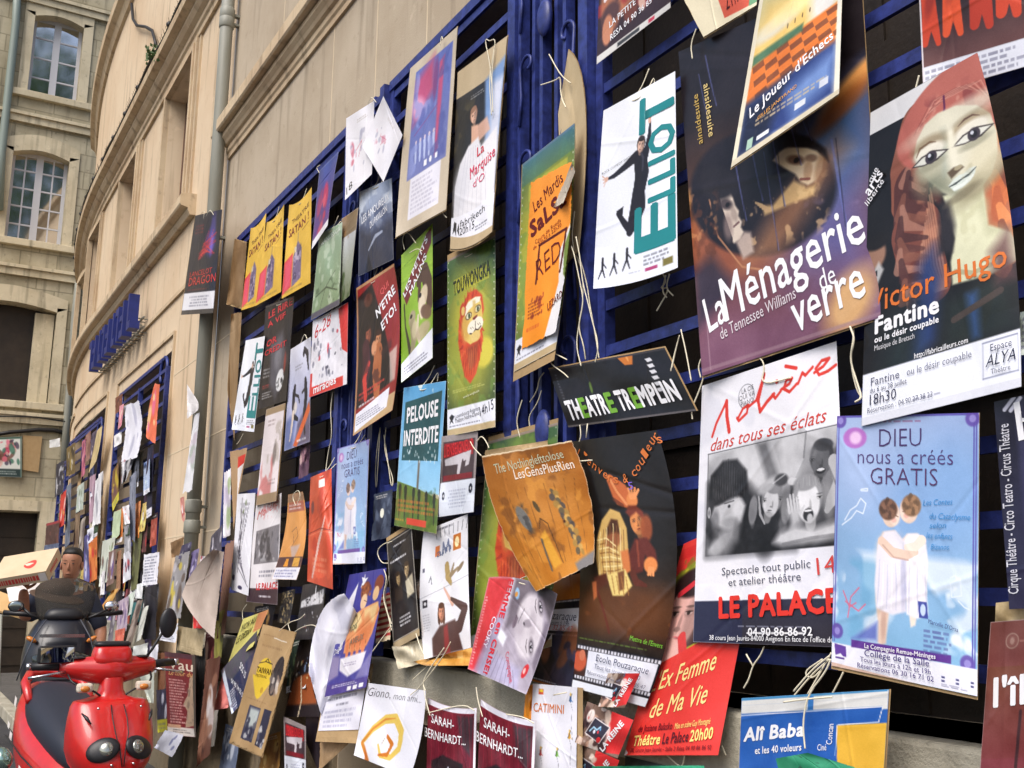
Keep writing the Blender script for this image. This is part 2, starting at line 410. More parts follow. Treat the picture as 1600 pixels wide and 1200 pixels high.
m = MB(); p = at(212, 8); m.tube([at(q[0], q[1], -.05) for q in ((206, 6), (208, 30), (214, 40), (228, 42), (238, 48), (242, 62), (244, 72))], .02, 6)
tag(m.build('cable', M_cable), label='short black cable looping down the wall above the spiked cornice', cat='cable')
m = MB()
for k in range(60):
    a = at(236+random.uniform(-8, 8), 84+random.uniform(-12, 12), -.2); d = Vector((random.gauss(0, 1), random.gauss(0, 1), random.gauss(.4, 1))).normalized()*.05
    e = d.orthogonal().normalized()*.018; a = Vector(a); m.add([a, a+d*.5+e, a+d, a+d*.5-e], [(0, 1, 2, 3)])
M_leafw = mat('weed_leaf', (62, 84, 40), .6)
tag(m.build('weed', M_leafw), label='small green weed sprouting from the older facade cornice', cat='plant')

# blue projecting letters on the older facade, seen edge on
sg = empty('shop_sign', (-12, -.1, 4.2), label='row of blue channel letters on rails below the sill course, seen edge on', cat='sign')
LX0, LX1 = at(152, 560, -.12)[0], at(212, 495, -.12)[0]
for i in range(9):
    x = LX0+(LX1-LX0)*i/8
    m = MB(); zt = 4.44
    m.box(x-.035, x+.035, -.20, -.10, zt-.38, zt)
    if i % 3 == 0: m.box(x-.16, x-.036, -.20, -.10, zt-.08, zt)
    elif i % 3 == 1: m.box(x-.16, x-.036, -.20, -.10, zt-.38, zt-.30); m.box(x-.16, x-.036, -.2, -.1, zt-.2, zt-.14)
    else: m.box(x+.036, x+.14, -.20, -.10, zt-.38, zt-.30)
    o = m.build('letter', M_bluedk, sg); o.location = -sg.location
m = MB()
for z in (4.1, 4.2): m.bar((LX0-.1, -.055, z), (LX1+.1, -.055, z), .015, .015)
for i in range(18):
    x = LX0+(LX1-LX0)*i/17; m.bar((x, .0, 4.06), (x, -.1, 4.06), .01, .01); m.bar((x, .0, 4.2), (x, -.1, 4.2), .01, .01)
o = m.build('rail', M_zinc, sg); o.location = -sg.location

# ------------------------------------------------------------------ building closing the street
FX = -20.0
b3 = empty('stone_building', (FX, -1, 0), label='weathered ashlar house closing the street with white casement windows and a dark arch', cat='building')
def p3(o): o.parent = b3; o.location = Vector((-FX, 1, 0)); return o
def fq(px, py): q = atx(px, py, FX); return q[1], q[2]
w1 = (fq(48, 90)[0], fq(127, 90)[0], fq(80, 151)[1], fq(80, 24)[1])
w2 = (fq(14, 300)[0], fq(104, 300)[0], fq(50, 377)[1], fq(60, 236)[1])
w3 = (fq(-75, 560)[0], fq(82, 560)[0], fq(40, 628)[1], fq(40, 474)[1])
dr = (fq(-90, 860)[0], fq(56, 860)[0], 0.0, fq(30, 800)[1])
def wallx(mb, ys, zs, ops, dep):
    t = MB(); wall_grid(t, ys, zs, ops, lambda x: 0, dep)
    mb.add([(FX-p[1], p[0], p[2]) for p in t.v], t.f)
mb = MB(); wallx(mb, [-9, 1.6], [0, 14.5], [w1, w2, w3, dr], .3)
p3(mb.build('wall', M_far))
def arch(y0, y1, z, rise, n=12): return [(y0+(y1-y0)*i/n, z+rise*math.sin(math.pi*i/n)) for i in range(n+1)]
for (y0, y1, z0, z1) in (w1, w2, w3):         # surrounds with a flat arched head, and sills
    mb = MB()
    for (a, b, c, d) in ((y0-.17, y0, z0, z1-.02), (y1, y1+.17, z0, z1-.02)): mb.box(FX-.02, FX+.03, a, b, c, d)
    P = arch(y0-.17, y1+.17, z1-.02, .16); Q = arch(y0, y1, z1-.10, .10)
    for i in range(12):
        mb.add([(FX+.03, *P[i]), (FX+.03, *P[i+1]), (FX+.03, P[i+1][0], P[i+1][1]+.16), (FX+.03, P[i][0], P[i][1]+.16)], [(0, 1, 2, 3)])
        mb.add([(FX+.03, *Q[i]), (FX+.03, *Q[i+1]), (FX+.03, *P[i+1]), (FX+.03, *P[i])], [(0, 1, 2, 3)])
        mb.add([(FX+.03, *Q[i]), (FX+.03, *Q[i+1]), (FX-.3, *Q[i+1]), (FX-.3, *Q[i])], [(0, 1, 2, 3)])
    p3(mb.build('window_surround', M_fartrim))
    mb = MB(); mb.box(FX-.3, FX+.09, y0-.26, y1+.26, z0-.13, z0-.002); p3(mb.build('window_sill', M_fartrim, bevel=.01))
mb = MB()
for zz in (fq(60, 190)[1], fq(60, 428)[1], fq(50, 655)[1], 12.4):
    mb.box(FX+.001, FX+.07, -9, 1.6, zz-.09, zz+.04); mb.box(FX+.001, FX+.11, -9, 1.6, zz+.041, zz+.10)
p3(mb.build('string_course', M_fartrim))
for (y0, y1, z0, z1), nr, nc in ((w1, 4, 1), (w2, 5, 2)):
    ww = (y1-y0)/2
    for k in range(2):
        a = y0+ww*k; fr = MB(); b = a+ww
        fr.box(FX-.26, FX-.2, a, a+.06, z0, z1); fr.box(FX-.26, FX-.2, b-.06, b, z0, z1)
        fr.box(FX-.258, FX-.202, a+.06, b-.06, z0, z0+.08); fr.box(FX-.258, FX-.202, a+.06, b-.06, z1-.07, z1)
        for i in range(1, nr): zz = z0+(z1-z0)*i/nr; fr.box(FX-.25, FX-.21, a+.06, b-.06, zz-.014, zz+.014)
        if nc == 2: fr.box(FX-.247, FX-.213, (a+b)/2-.013, (a+b)/2+.013, z0+.08, z1-.07)
        f = p3(fr.build('window', M_wframe))
        pn = MB(); pn.box(FX-.24, FX-.225, a+.055, b-.055, z0+.07, z1-.06)
        q = pn.build('pane', M_glass, f)
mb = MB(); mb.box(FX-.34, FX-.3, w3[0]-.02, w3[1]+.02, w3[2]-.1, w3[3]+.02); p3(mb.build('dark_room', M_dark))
mb = MB(); mb.box(FX-.25, FX-.12, w3[1]-.34, w3[1]-.02, w3[2], w3[3]-.12); p3(mb.build('inner_pillar', M_fartrim))
mb = MB(); mb.box(FX-.33, FX-.28, dr[0], dr[1], 0, dr[3])
for zz in seq(.2, dr[3]-.1, .3): mb.box(FX-.281, FX-.26, dr[0], dr[1], zz-.01, zz+.01)
p3(mb.build('door', M_dark))
mb = MB(); mb.box(FX+.002, FX+.06, dr[1], dr[1]+.25, 0, dr[3]+.02); mb.box(FX+.002, FX+.06, dr[0], dr[1]+.25, dr[3]+.021, dr[3]+.2); p3(mb.build('door_surround', M_fartrim))
def xpipe(pts, r, label, name='drainpipe', m_=M_zinc, out=.09):
    m = MB(); m.tube([(FX+out, *fq(*p)) for p in pts], r, 8); tag(m.build(name, m_), label=label, cat='drainpipe' if name == 'drainpipe' else 'cable')
xpipe(((29, -60), (24, 40), (14, 130), (2, 240), (-2, 330)), .07, 'green-grey drainpipe left of the upper casement window of the end house', m_=mat('green_zinc', (128, 140, 132), .5))
xpipe(((124, 420), (116, 490), (111, 560), (103, 660), (98, 740)), .06, 'pale drainpipe in the corner between the end house and the older facade')
xpipe(((-10, 680), (15, 676), (40, 674), (60, 672), (85, 673), (104, 678)), .035, 'black cable bundle strung above the door of the end house', 'cable', M_cable, .06)
xpipe(((-10, 652), (30, 652), (60, 654), (100, 660)), .012, 'thin cable line drooping under the string course of the end house', 'cable', M_cable, .13)

# ------------------------------------------------------------------ plane tree up the street behind the camera (seen only in the window glass)
tr = empty('plane_tree', (9, 1.5, 0), label='tall green plane tree mirrored in the casement window panes', cat='tree')
m = MB(); m.tube([(0, 0, 0), (.1, .1, 4), (.3, 0, 9), (.2, .2, 18)], [.45, .38, .3, .16], 10)
for k in range(9):
    a = k*2.3; z = 8+k*.8; m.tube([(.25, 0, z), (1.4*math.cos(a), 1.4*math.sin(a), z+1.4), (3.2*math.cos(a), 3.2*math.sin(a), z+3.4)], [.16, .1, .04], 6)
m.build('trunk', mat('tree_bark', (120, 108, 88), .9), tr)
m = MB(); rng = random.Random(3)
cl = [(rng.gauss(0, 2.4), rng.gauss(0, 2.2), rng.uniform(13, 25)) for _ in range(44)]
for k in range(7000):
    c = rng.choice(cl); p = Vector((c[0]+rng.gauss(0, .8), c[1]+rng.gauss(0, .8), c[2]+rng.gauss(0, .75)))
    d = Vector((rng.gauss(0, 1), rng.gauss(0, 1), rng.gauss(0, .6))).normalized()*.2; e = d.cross(Vector((rng.gauss(0, 1), rng.gauss(0, 1), 1))).normalized()*.15
    m.add([p-d, p+e, p+d, p-e], [(0, 1, 2, 3)])
m.build('crown', mat('plane_leaf', (110, 142, 60), .55, noise=(1.2, (66, 96, 42), .3)), tr)
# ================================================================== PRINTED SHEETS
# Each poster is a finely gridded sheet whose print is computed in code as vertex colours; its lettering is real mesh.
def print_mat(name, rough, spec, paper=(226, 222, 212)):
    M = bpy.data.materials.new(name); M.use_nodes = True
    t = M.node_tree; P = t.nodes['Principled BSDF']; L = t.links
    P.inputs['Roughness'].default_value = rough; P.inputs['Specular IOR Level'].default_value = spec
    a = t.nodes.new('ShaderNodeAttribute'); a.attribute_name = 'Col'
    g = t.nodes.new('ShaderNodeNewGeometry')
    x = t.nodes.new('ShaderNodeMix'); x.data_type = 'RGBA'
    L.new(g.outputs['Backfacing'], x.inputs[0]); L.new(a.outputs['Color'], x.inputs[6]); x.inputs[7].default_value = (*lin(paper), 1)
    L.new(x.outputs[2], P.inputs['Base Color'])
    n = t.nodes.new('ShaderNodeTexNoise'); n.inputs['Scale'].default_value = 9; n.inputs['Detail'].default_value = 3
    L.new(g.outputs['Position'], n.inputs[0])
    b = t.nodes.new('ShaderNodeBump'); b.inputs['Strength'].default_value = .22; b.inputs['Distance'].default_value = .012
    L.new(n.outputs[0], b.inputs['Height']); L.new(b.outputs[0], P.inputs['Normal'])
    return M
M_gloss = print_mat('glossy_print', .33, .42)
M_matte = print_mat('matte_print', .6, .25)

class Cv:
    """print of one sheet: u to the right, v downwards, both 0..1; radii and widths in sheet heights"""
    def __init__(s, w, h, asp, seed=0):
        s.w, s.h, s.asp = w, h, asp
        s.u = np.linspace(0, 1, w+1); s.v = np.linspace(0, 1, h+1)
        s.va, s.vb, s.A, s.rs = 1.0, 0.0, None, 1.0; s.C = np.ones((h+1, w+1, 3))*240.0; s.e = .9/h; s.rng = np.random.default_rng(seed)
    def _win(s, u0, v0, u1, v1):
        i0, i1 = np.searchsorted(s.u, [u0-2.5/s.w, u1+2.5/s.w]); j0, j1 = np.searchsorted(s.v, [v0-2.5/s.h, v1+2.5/s.h])
        U, V = np.meshgrid(s.u[i0:i1], s.v[j0:j1]); return slice(j0, j1), slice(i0, i1), U, V
    def _mix(s, j, i, m, c, a=1):
        m = np.clip(m, 0, 1)[..., None]*a
        s.C[j, i] = s.C[j, i]*(1-m)+np.asarray(c, float)*m
    def tp(s, pts):
        p = np.array(pts, float)
        if s.A is not None: p = np.c_[p, np.ones(len(p))] @ s.A
        p[:, 1] = p[:, 1]*s.va+s.vb; return p
    def fit(s, a, b, rs=1.0):
        """map three points of a drawing onto three points of the sheet"""
        s.A = np.linalg.solve(np.c_[np.array(a, float), np.ones(3)], np.array(b, float)); s.rs = rs
    def fill(s, c): s.C[:] = np.asarray(c, float); return s
    def G(s, u0, v0, u1, v1, c0, c1, ax='v', a=1):
        v0, v1 = v0*s.va+s.vb, v1*s.va+s.vb
        j, i, U, V = s._win(u0, v0, u1, v1)
        t = np.clip((V-v0)/(v1-v0) if ax == 'v' else (U-u0)/(u1-u0), 0, 1)[..., None]
        c = np.asarray(c0, float)*(1-t)+np.asarray(c1, float)*t
        m = np.minimum(np.minimum(U-u0, u1-U)*s.asp, np.minimum(V-v0, v1-V))/s.e+.5
        m = np.clip(m, 0, 1)[..., None]*a
        s.C[j, i] = s.C[j, i]*(1-m)+c*m; return s
    def R(s, u0, v0, u1, v1, c, a=1): return s.G(u0, v0, u1, v1, c, c, 'v', a)
    def E(s, u, v, rx, ry, c, a=1, soft=0, rot=0):
        u, v = s.tp([(u, v)])[0]; rx, ry = rx*s.va*s.rs, ry*s.va*s.rs; soft = soft*.8
        R = max(rx, ry)*(1+soft)
        j, i, U, V = s._win(u-R/s.asp, v-R, u+R/s.asp, v+R)
        if U.size == 0: return s
        x, y = (U-u)*s.asp, V-v; cr, sr = math.cos(rad(rot)), math.sin(rad(rot))
        d = np.hypot((x*cr+y*sr)/rx, (-x*sr+y*cr)/ry)
        k = max(soft, s.e/min(rx, ry))
        s._mix(j, i, (1+k/2-d)/k if not soft else (1+soft/2-d)/soft, c, a); return s
    def P(s, pts, c, a=1, soft=0):
        p = s.tp(pts); lo, hi = p.min(0), p.max(0)
        j, i, U, V = s._win(lo[0]-soft/s.asp, lo[1]-soft, hi[0]+soft/s.asp, hi[1]+soft)
        if U.size == 0: return s
        x, y = U*s.asp, V; ins = np.zeros(U.shape, bool); dm = np.full(U.shape, 9.)
        for k in range(len(p)):
            x0, y0 = p[k-1][0]*s.asp, p[k-1][1]; x1, y1 = p[k][0]*s.asp, p[k][1]
            if y0 != y1:
                cr = ((y0 > y) != (y1 > y)) & (x < (x1-x0)*(y-y0)/(y1-y0)+x0); ins ^= cr
            L2 = (x1-x0)**2+(y1-y0)**2+1e-12
            t = np.clip(((x-x0)*(x1-x0)+(y-y0)*(y1-y0))/L2, 0, 1)
            dm = np.minimum(dm, np.hypot(x-x0-t*(x1-x0), y-y0-t*(y1-y0)))
        sd = np.where(ins, dm, -dm); s._mix(j, i, sd/max(s.e, soft)+.5, c, a); return s
    def L(s, pts, wd, c, a=1):
        p = s.tp(pts); lo, hi = p.min(0), p.max(0)
        W = s.va*s.rs*np.asarray(wd if hasattr(wd, '__len__') else [wd]*len(p), float)/2; mw = W.max()
        j, i, U, V = s._win(lo[0]-mw/s.asp, lo[1]-mw, hi[0]+mw/s.asp, hi[1]+mw)
        if U.size == 0: return s
        x, y = U*s.asp, V; dm = np.full(U.shape, -9.)
        for k in range(1, len(p)):
            x0, y0 = p[k-1][0]*s.asp, p[k-1][1]; x1, y1 = p[k][0]*s.asp, p[k][1]
            L2 = (x1-x0)**2+(y1-y0)**2+1e-12
            t = np.clip(((x-x0)*(x1-x0)+(y-y0)*(y1-y0))/L2, 0, 1)
            dm = np.maximum(dm, W[k-1]*(1-t)+W[k]*t-np.hypot(x-x0-t*(x1-x0), y-y0-t*(y1-y0)))
        s._mix(j, i, dm/s.e+.5, c, a); return s
    def noise(s, sc, oct=3):
        out = np.zeros((s.h+1, s.w+1)); A = 1.0
        for o in range(oct):
            ny, nx = max(2, int(sc*2**o)+2), max(2, int(sc*2**o*s.asp)+2)
            g = s.rng.random((ny, nx)); yy = s.v*(ny-1.001); xx = s.u*(nx-1.001)
            y0, x0 = yy.astype(int), xx.astype(int); fy_, fx_ = (yy-y0)[:, None], (xx-x0)[None]
            fy_, fx_ = fy_*fy_*(3-2*fy_), fx_*fx_*(3-2*fx_)
            n = (g[y0][:, x0]*(1-fx_)+g[y0][:, x0+1]*fx_)*(1-fy_)+(g[y0+1][:, x0]*(1-fx_)+g[y0+1][:, x0+1]*fx_)*fy_
            out += n*A; A *= .55
        return (out-out.mean())/out.std()
    def N(s, amp, sc=6, u0=0, v0=0, u1=1, v1=1):
        m = ((s.u >= u0) & (s.u <= u1))[None]*((s.v >= v0) & (s.v <= v1))[:, None]
        s.C += (s.noise(sc)*amp*m)[..., None]; return s
    def NC(s, c, sc=6, th=.5, a=.8, u0=0, v0=0, u1=1, v1=1, k=.6):
        v0, v1 = v0*s.va+s.vb, v1*s.va+s.vb; fe = lambda x, a, b, k: np.clip((x-a)/k if a > 0 else x*0+1, 0, 1)*np.clip((b-x)/k if b < 1 else x*0+1, 0, 1)
        m = fe(s.u, u0, u1, .05)[None]*fe(s.v, v0, v1, .035)[:, None]
        m = np.clip((s.noise(sc)-th)/k, 0, 1)*m
        s.C = s.C*(1-m[..., None]*a)+np.asarray(c, float)*m[..., None]*a; return s
    def blobs(s, n, u0, v0, u1, v1, cols, r0, r1, a=.8, el=2.2):
        for k in range(n):
            r = s.rng.uniform(r0, r1); c = cols[s.rng.integers(len(cols))]
            s.E(s.rng.uniform(u0, u1), s.rng.uniform(v0, v1), r, r*s.rng.uniform(.4, el), c, a, .5, s.rng.uniform(-40, 40))
        return s
    def dash(s, u0, v0, u1, v1, n, c, a=.75, fill=.55, mid=False):
        """rows of print too small to read"""
        for k in range(n):
            v = v0+(v1-v0)*(k+.5)/n; hh = (v1-v0)/n*fill/2; x = u0; end = u1-(u1-u0)*s.rng.uniform(0, .3)
            if mid: d = (u1-end)/2; x += d; end = u1-d
            while x < end:
                wd = s.rng.uniform(.02, .075); s.R(x, v-hh, min(x+wd, end), v+hh, c, a*s.rng.uniform(.7, 1)); x += wd+.014
        return s
    def head(s, u, v, r, skin, hair=None, rot=0, look=0, long=0, dark=(40, 26, 22), lips=(150, 60, 60), sh=.4):
        cr, sr = math.cos(rad(rot)), math.sin(rad(rot))
        def q(a, b): return u+(a*cr-b*sr)*r/s.asp, v+(a*sr+b*cr)*r
        def e(a, b, rx, ry, c, al=1, so=.3): s.E(*q(a, b), rx*r, ry*r, c, al, so, rot)
        sk = np.array(skin, float); dk = sk*(1-sh)
        if hair is not None:
            e(0, -.2, .95, 1.02, hair, 1, .2)
            if long: e(-.62, .5, .42, .5+long, hair, 1, .3); e(.62, .5, .42, .5+long, hair, 1, .3)
        e(0, .95, .34, .5, dk)
        e(0, .06, .72, .96, sk, 1, .16)
        e(.48, .15, .3, .85, dk, .6, .9); e(-.22, .22, .2, .2, np.minimum(sk*1.1, 246), .5, .9); e(0, .85, .5, .2, dk, .4, .8)
        if hair is not None: e(0, -.86, .78, .38, hair, 1, .3)
        for sg in (-1, 1):
            e(sg*.3+look*.1, -.1, .2, .13, dk, .6, .7); e(sg*.3+look*.12, -.08, .15, .05, sk*.55+90, .5, .4); e(sg*.3+look*.13, -.085, .075, .06, dark, .95, .4); e(sg*.3+look*.1, -.12, .17, .025, dark, .7, .5); e(sg*.3+look*.1, -.25, .19, .035, dark, .5, .7)
        e(.05+look*.12, .2, .07, .24, dk, .6, .8); e(.02+look*.1, .34, .14, .07, dk, .8, .6)
        e(0+look*.08, .58, .2, .06, lips, .8, .5); e(0, .70, .2, .05, dk, .5, .8); e(0+look*.08, .575, .2, .022, dk*.5, .8, .5)
        return s
    def body(s, segs, c, a=1):
        for pts, wd in segs: s.L(pts, wd, c, a)
        return s

_glyph = {}
def glyphs(txt, bold=0.0, shear=0.0):
    k = (txt, bold, shear)
    if k in _glyph: return _glyph[k]
    cu = bpy.data.curves.new('t', 'FONT'); cu.body = txt; cu.size = 1; cu.resolution_u = 2; cu.offset = min(bold, 0); cu.shear = shear; cu.space_character = 1+1.7*max(bold, 0)
    ob = bpy.data.objects.new('t', cu); COL.objects.link(ob)
    me = ob.evaluated_get(bpy.context.evaluated_depsgraph_get()).to_mesh()
    v = np.array([x.co[:2] for x in me.vertices]).reshape(-1, 2); f = [tuple(p.vertices) for p in me.polygons]
    bpy.data.objects.remove(ob); bpy.data.curves.remove(cu)
    _glyph[k] = (v, f); return _glyph[k]
CAPH = None
def finer(v, f, thr=.22):
    """split long glyph triangles so that lettering follows the bend of its sheet"""
    V = [tuple(x) for x in v]; todo = [(q[0], q[i], q[i+1]) for q in f for i in range(1, len(q)-1)]; out = []; mid = {}
    def md(a, b):
        k = (min(a, b), max(a, b))
        if k not in mid: mid[k] = len(V); V.append(((V[a][0]+V[b][0])/2, (V[a][1]+V[b][1])/2))
        return mid[k]
    while todo:
        t = todo.pop(); e = [math.dist(V[t[i]], V[t[(i+1) % 3]]) for i in range(3)]; i = e.index(max(e))
        if e[i] < thr: out.append(t); continue
        a, b, c = t[i], t[(i+1) % 3], t[(i+2) % 3]; m_ = md(a, b); todo += [(a, m_, c), (m_, b, c)]
    return np.array(V).reshape(-1, 2), out
def text_geo(txt, bold, shear):
    global CAPH
    if CAPH is None:
        h = glyphs('H')[0]; CAPH = h[:, 1].max()-h[:, 1].min()
    v, f = glyphs(txt, bold, shear)
    if len(v) == 0: return np.zeros((0, 2)), [], 0
    v, f = finer(v.copy(), f); x0, x1 = v[:, 0].min(), v[:, 0].max(); n = len(v); cp = [np.zeros(2)]
    if bold > 0: cp = [np.array([math.cos(a), math.sin(a)])*bold*.85 for a in (0, 1.05, 2.09, 3.14, 4.19, 5.24)]
    lay = np.repeat(np.arange(len(cp)), n); f = [tuple(i+k*n for i in q) for k in range(len(cp)) for q in f]
    v = np.concatenate([v+d for d in cp]); v[:, 0] = (v[:, 0]-x0)/max(x1-x0, 1e-6); v[:, 1] /= CAPH
    return v, f, lay

def chaikin(p, n=2):
    p = [np.asarray(q, float) for q in p]
    for _ in range(n):
        if len(p) > 2: p = [p[0]]+[x for a, b in zip(p[:-1], p[1:]) for x in (a*.75+b*.25, a*.25+b*.75)]+[p[-1]]
    return p
N_SHEET = [0]
def poster(label, px, paint, txt=(), off=.09, curl=(), bow=(), board=None, cat='poster', name='theatre_poster', gloss=True,
           group=None, strings='auto', wav=.0045, res=1.0, lay=None, kids=()):
    """px: TL, TR, BR, BL of the sheet on the photograph; the sheet is set at distance off in front of the wall.
    curl = (top, bottom, left, right, middle) outward bend in metres; bow = {edge: (du, dv)} bulge of an edge in sheet widths/heights."""
    N_SHEET[0] += 1; rng = np.random.default_rng(100+N_SHEET[0])
    Q = [at(x, y, -off) for x, y in px]
    W = (np.linalg.norm(Q[1]-Q[0])+np.linalg.norm(Q[2]-Q[3]))/2; H = (np.linalg.norm(Q[3]-Q[0])+np.linalg.norm(Q[2]-Q[1]))/2
    asp = W/H; ct, cb, cl, cr_, cm = list(curl)+[0]*(5-len(curl)); bow = dict(bow)
    ph = rng.uniform(0, 6.28, 6); fr = rng.uniform(3, 8, 6)
    dog = [(float(rng.integers(2)), float(rng.integers(2) or rng.integers(2)), rng.uniform(-.004, .022)) for _ in range(2)] if wav else []
    cre = [(rng.uniform(.1, .9), rng.uniform(.1, .9), rng.uniform(0, 3.14), rng.uniform(-.0016, .0016)) for _ in range(4)] if wav else []
    eu, ev = (Q[1]-Q[0]+Q[2]-Q[3])/2, (Q[3]-Q[0]+Q[2]-Q[1])/2
    def surf(u, v, lift=0.0):
        u = np.asarray(u, float); v = np.asarray(v, float); U, V = u[..., None], v[..., None]
        p = Q[0]*(1-U)*(1-V)+Q[1]*U*(1-V)+Q[2]*U*V+Q[3]*(1-U)*V
        for ed, (du, dv) in bow.items():
            k = {'t': (1-V)*4*U*(1-U), 'b': V*4*U*(1-U), 'l': (1-U)*4*V*(1-V), 'r': U*4*V*(1-V)}[ed]
            p = p+k*(eu*du+ev*dv)
        c = ct*(1-v)**2+cb*v**2+cl*(1-u)**2+cr_*u**2+cm*4*u*(1-u)
        c = c+wav*(np.sin(ph[0]+fr[0]*u)*np.sin(ph[1]+fr[1]*v)+.6*np.sin(ph[2]+fr[2]*v+fr[3]*u*.6)+.35*np.sin(ph[3]+9*u-7*v))
        for (au, av, am) in dog: c = c+am*np.clip((np.abs(u-au)*-1+.28)/.28, 0, 1)*np.clip((.22-np.abs(v-av))/.22, 0, 1)
        for (cu_, cv_, ca, am) in cre: c = c+am*np.exp(-(((u-cu_)*math.cos(ca)*asp+(v-cv_)*math.sin(ca))/.012)**2)
        Y = -off-c-lift
        return E_+(p-E_)*((Y-E_[1])/(p[..., 1]-E_[1]))[..., None]
    pw = max(math.dist(px[0], px[1]), math.dist(px[3], px[2])); phh = max(math.dist(px[0], px[3]), math.dist(px[1], px[2]))
    k = .64*1.15*res
    w, h = int(np.clip(pw*k, 8, 260)), int(np.clip(phh*k, 16, 380))
    c = Cv(w, h, asp, N_SHEET[0]); paint(c)
    c.C += rng.normal(0, 1, (h+1, w+1, 1))*2.2
    U, V = np.meshgrid(c.u, c.v)
    if not gloss and wav:                     # worn sheets have ragged, slightly torn edges
        def rag(n, a): k = rng.normal(0, 1, n); return a*np.abs(np.convolve(k, np.ones(4)/4, 'same')+.8*np.sin(np.linspace(0, rng.uniform(4, 11), n)+rng.uniform(0, 6)))
        a_ = .03*min(1, 30/pw); U0, V0 = U.copy(), V.copy()
        U = U0+(1-U0)**8*rag(h+1, a_)[:, None]-U0**8*rag(h+1, a_)[:, None]; V = V0+(1-V0)**12*rag(w+1, a_*.5)[None]-V0**12*rag(w+1, a_*.6)[None]
    P = surf(U, V).reshape(-1, 3); C = lin(np.clip(c.C, 6, 246)).reshape(-1, 3)
    org = surf(np.array([.5]), np.array([0.]))[0]
    ii = np.arange((h+1)*(w+1)).reshape(h+1, w+1)
    fq_ = np.stack([ii[:-1, :-1], ii[1:, :-1], ii[1:, 1:], ii[:-1, 1:]], -1).reshape(-1, 4)
    vs, cs, tri = [P], [C], []
    base = len(P); lz = .0006
    for t in txt:
        s, u0, v0, u1, v1, hh, col = t[:7]; o = t[7] if len(t) > 7 else {}
        gv, gf, gw = text_geo(s, o.get('b', 0.0), o.get('sh', 0.0))
        if not len(gv): continue
        dx, dy = (u1-u0)*asp, v1-v0; ux, uy = dy, -dx; ln = math.hypot(dx, dy)
        ux, uy = ux/ln*hh, uy/ln*hh
        gu = u0+(u1-u0)*gv[:, 0]+ux*gv[:, 1]/asp; gvv = v0+dy*gv[:, 0]+uy*gv[:, 1]
        if 'arc' in o: gvv = gvv+o['arc']*4*gv[:, 0]*(1-gv[:, 0])
        lz += .0003
        T = surf(gu, gvv, lz+gw*.00004); vs.append(T); cs.append(np.tile(lin(col), (len(T), 1)))
        tri += [tuple(i+base for i in f) for f in gf]; base += len(T)
    P = np.concatenate(vs)-org; C = np.concatenate(cs)
    me = bpy.data.meshes.new(name)
    me.vertices.add(len(P)); me.vertices.foreach_set('co', P.astype(np.float32).ravel())
    lens = [4]*len(fq_)+[len(f) for f in tri]
    loops = np.concatenate([fq_.ravel(), np.array([i for f in tri for i in f], int)]) if tri else fq_.ravel()
    me.loops.add(len(loops)); me.loops.foreach_set('vertex_index', loops.astype(np.int32))
    me.polygons.add(len(lens)); me.polygons.foreach_set('loop_start', np.concatenate([[0], np.cumsum(lens)[:-1]]).astype(np.int32))
    me.update(calc_edges=True)
    ca = me.color_attributes.new('Col', 'FLOAT_COLOR', 'POINT')
    ca.data.foreach_set('color', np.concatenate([C, np.ones((len(C), 1))], 1).astype(np.float32).ravel())
    me.polygons.foreach_set('use_smooth', [True]*len(lens))
    me.materials.append(M_gloss if gloss else M_matte)
    ob = bpy.data.objects.new(name, me); COL.objects.link(ob); ob.location = Vector(org)
    tag(ob, label, cat, group)
    if board is not None:
        l, t_, r, b = board; n, mth = 8, 10
        uu, vv = np.meshgrid(np.linspace(-l, 1+r, n+1), np.linspace(-t_, 1+b, mth+1))
        A = surf(uu, vv, -.0035).reshape(-1, 3)-org; B = surf(uu, vv, -.0095).reshape(-1, 3)-org
        mb = MB(); N = (n+1)*(mth+1); idx = lambda j, i: j*(n+1)+i
        fs = []
        for j in range(mth):
            for i in range(n):
                q = (idx(j, i), idx(j+1, i), idx(j+1, i+1), idx(j, i+1)); fs.append(q); fs.append(tuple(x+N for x in q[::-1]))
        edge = [idx(0, i) for i in range(n+1)]+[idx(j, n) for j in range(1, mth+1)]+[idx(mth, i) for i in range(n-1, -1, -1)]+[idx(j, 0) for j in range(mth-1, 0, -1)]
        for a, b2 in zip(edge, edge[1:]+edge[:1]): fs.append((a, b2, b2+N, a+N))
        mb.add(list(A)+list(B), fs); mb.build('cardboard_backing', M_card, ob)
    st = [] if strings is None else strings
    if strings == 'auto':
        a = rng.uniform(.3, .42); b_ = a+rng.uniform(.16, .3); d = surf(np.array([(a+b_)/2]), np.array([-.06]))[0]
        up = np.array([d[0]+.01, -.05, d[2]+.03])
        p1_ = surf(np.array([a, b_, a]), np.array([.035, .04, .038]), .002)
        if H > .3 or pw > 40:
            st = [[up+np.array([.0, -.02, .02]), (up+p1_[0])/2+np.array([-.006, 0, 0]), p1_[0], p1_[1], (up+p1_[1])/2+np.array([.006, 0, 0]), up, up+np.array([.012, -.01, -.05])]]
    else: st = [[at(x, y, -(off+.02)) for x, y in ln] for ln in st]
    for ln in st:
        mb = MB(); mb.tube([Vector(p-org) for p in chaikin(ln)], .0021, 5); mb.build('hanging_string', M_string, ob)
    return ob
W_ = (236, 236, 240); K_ = (22, 20, 24)
def bp(c, *f): return c
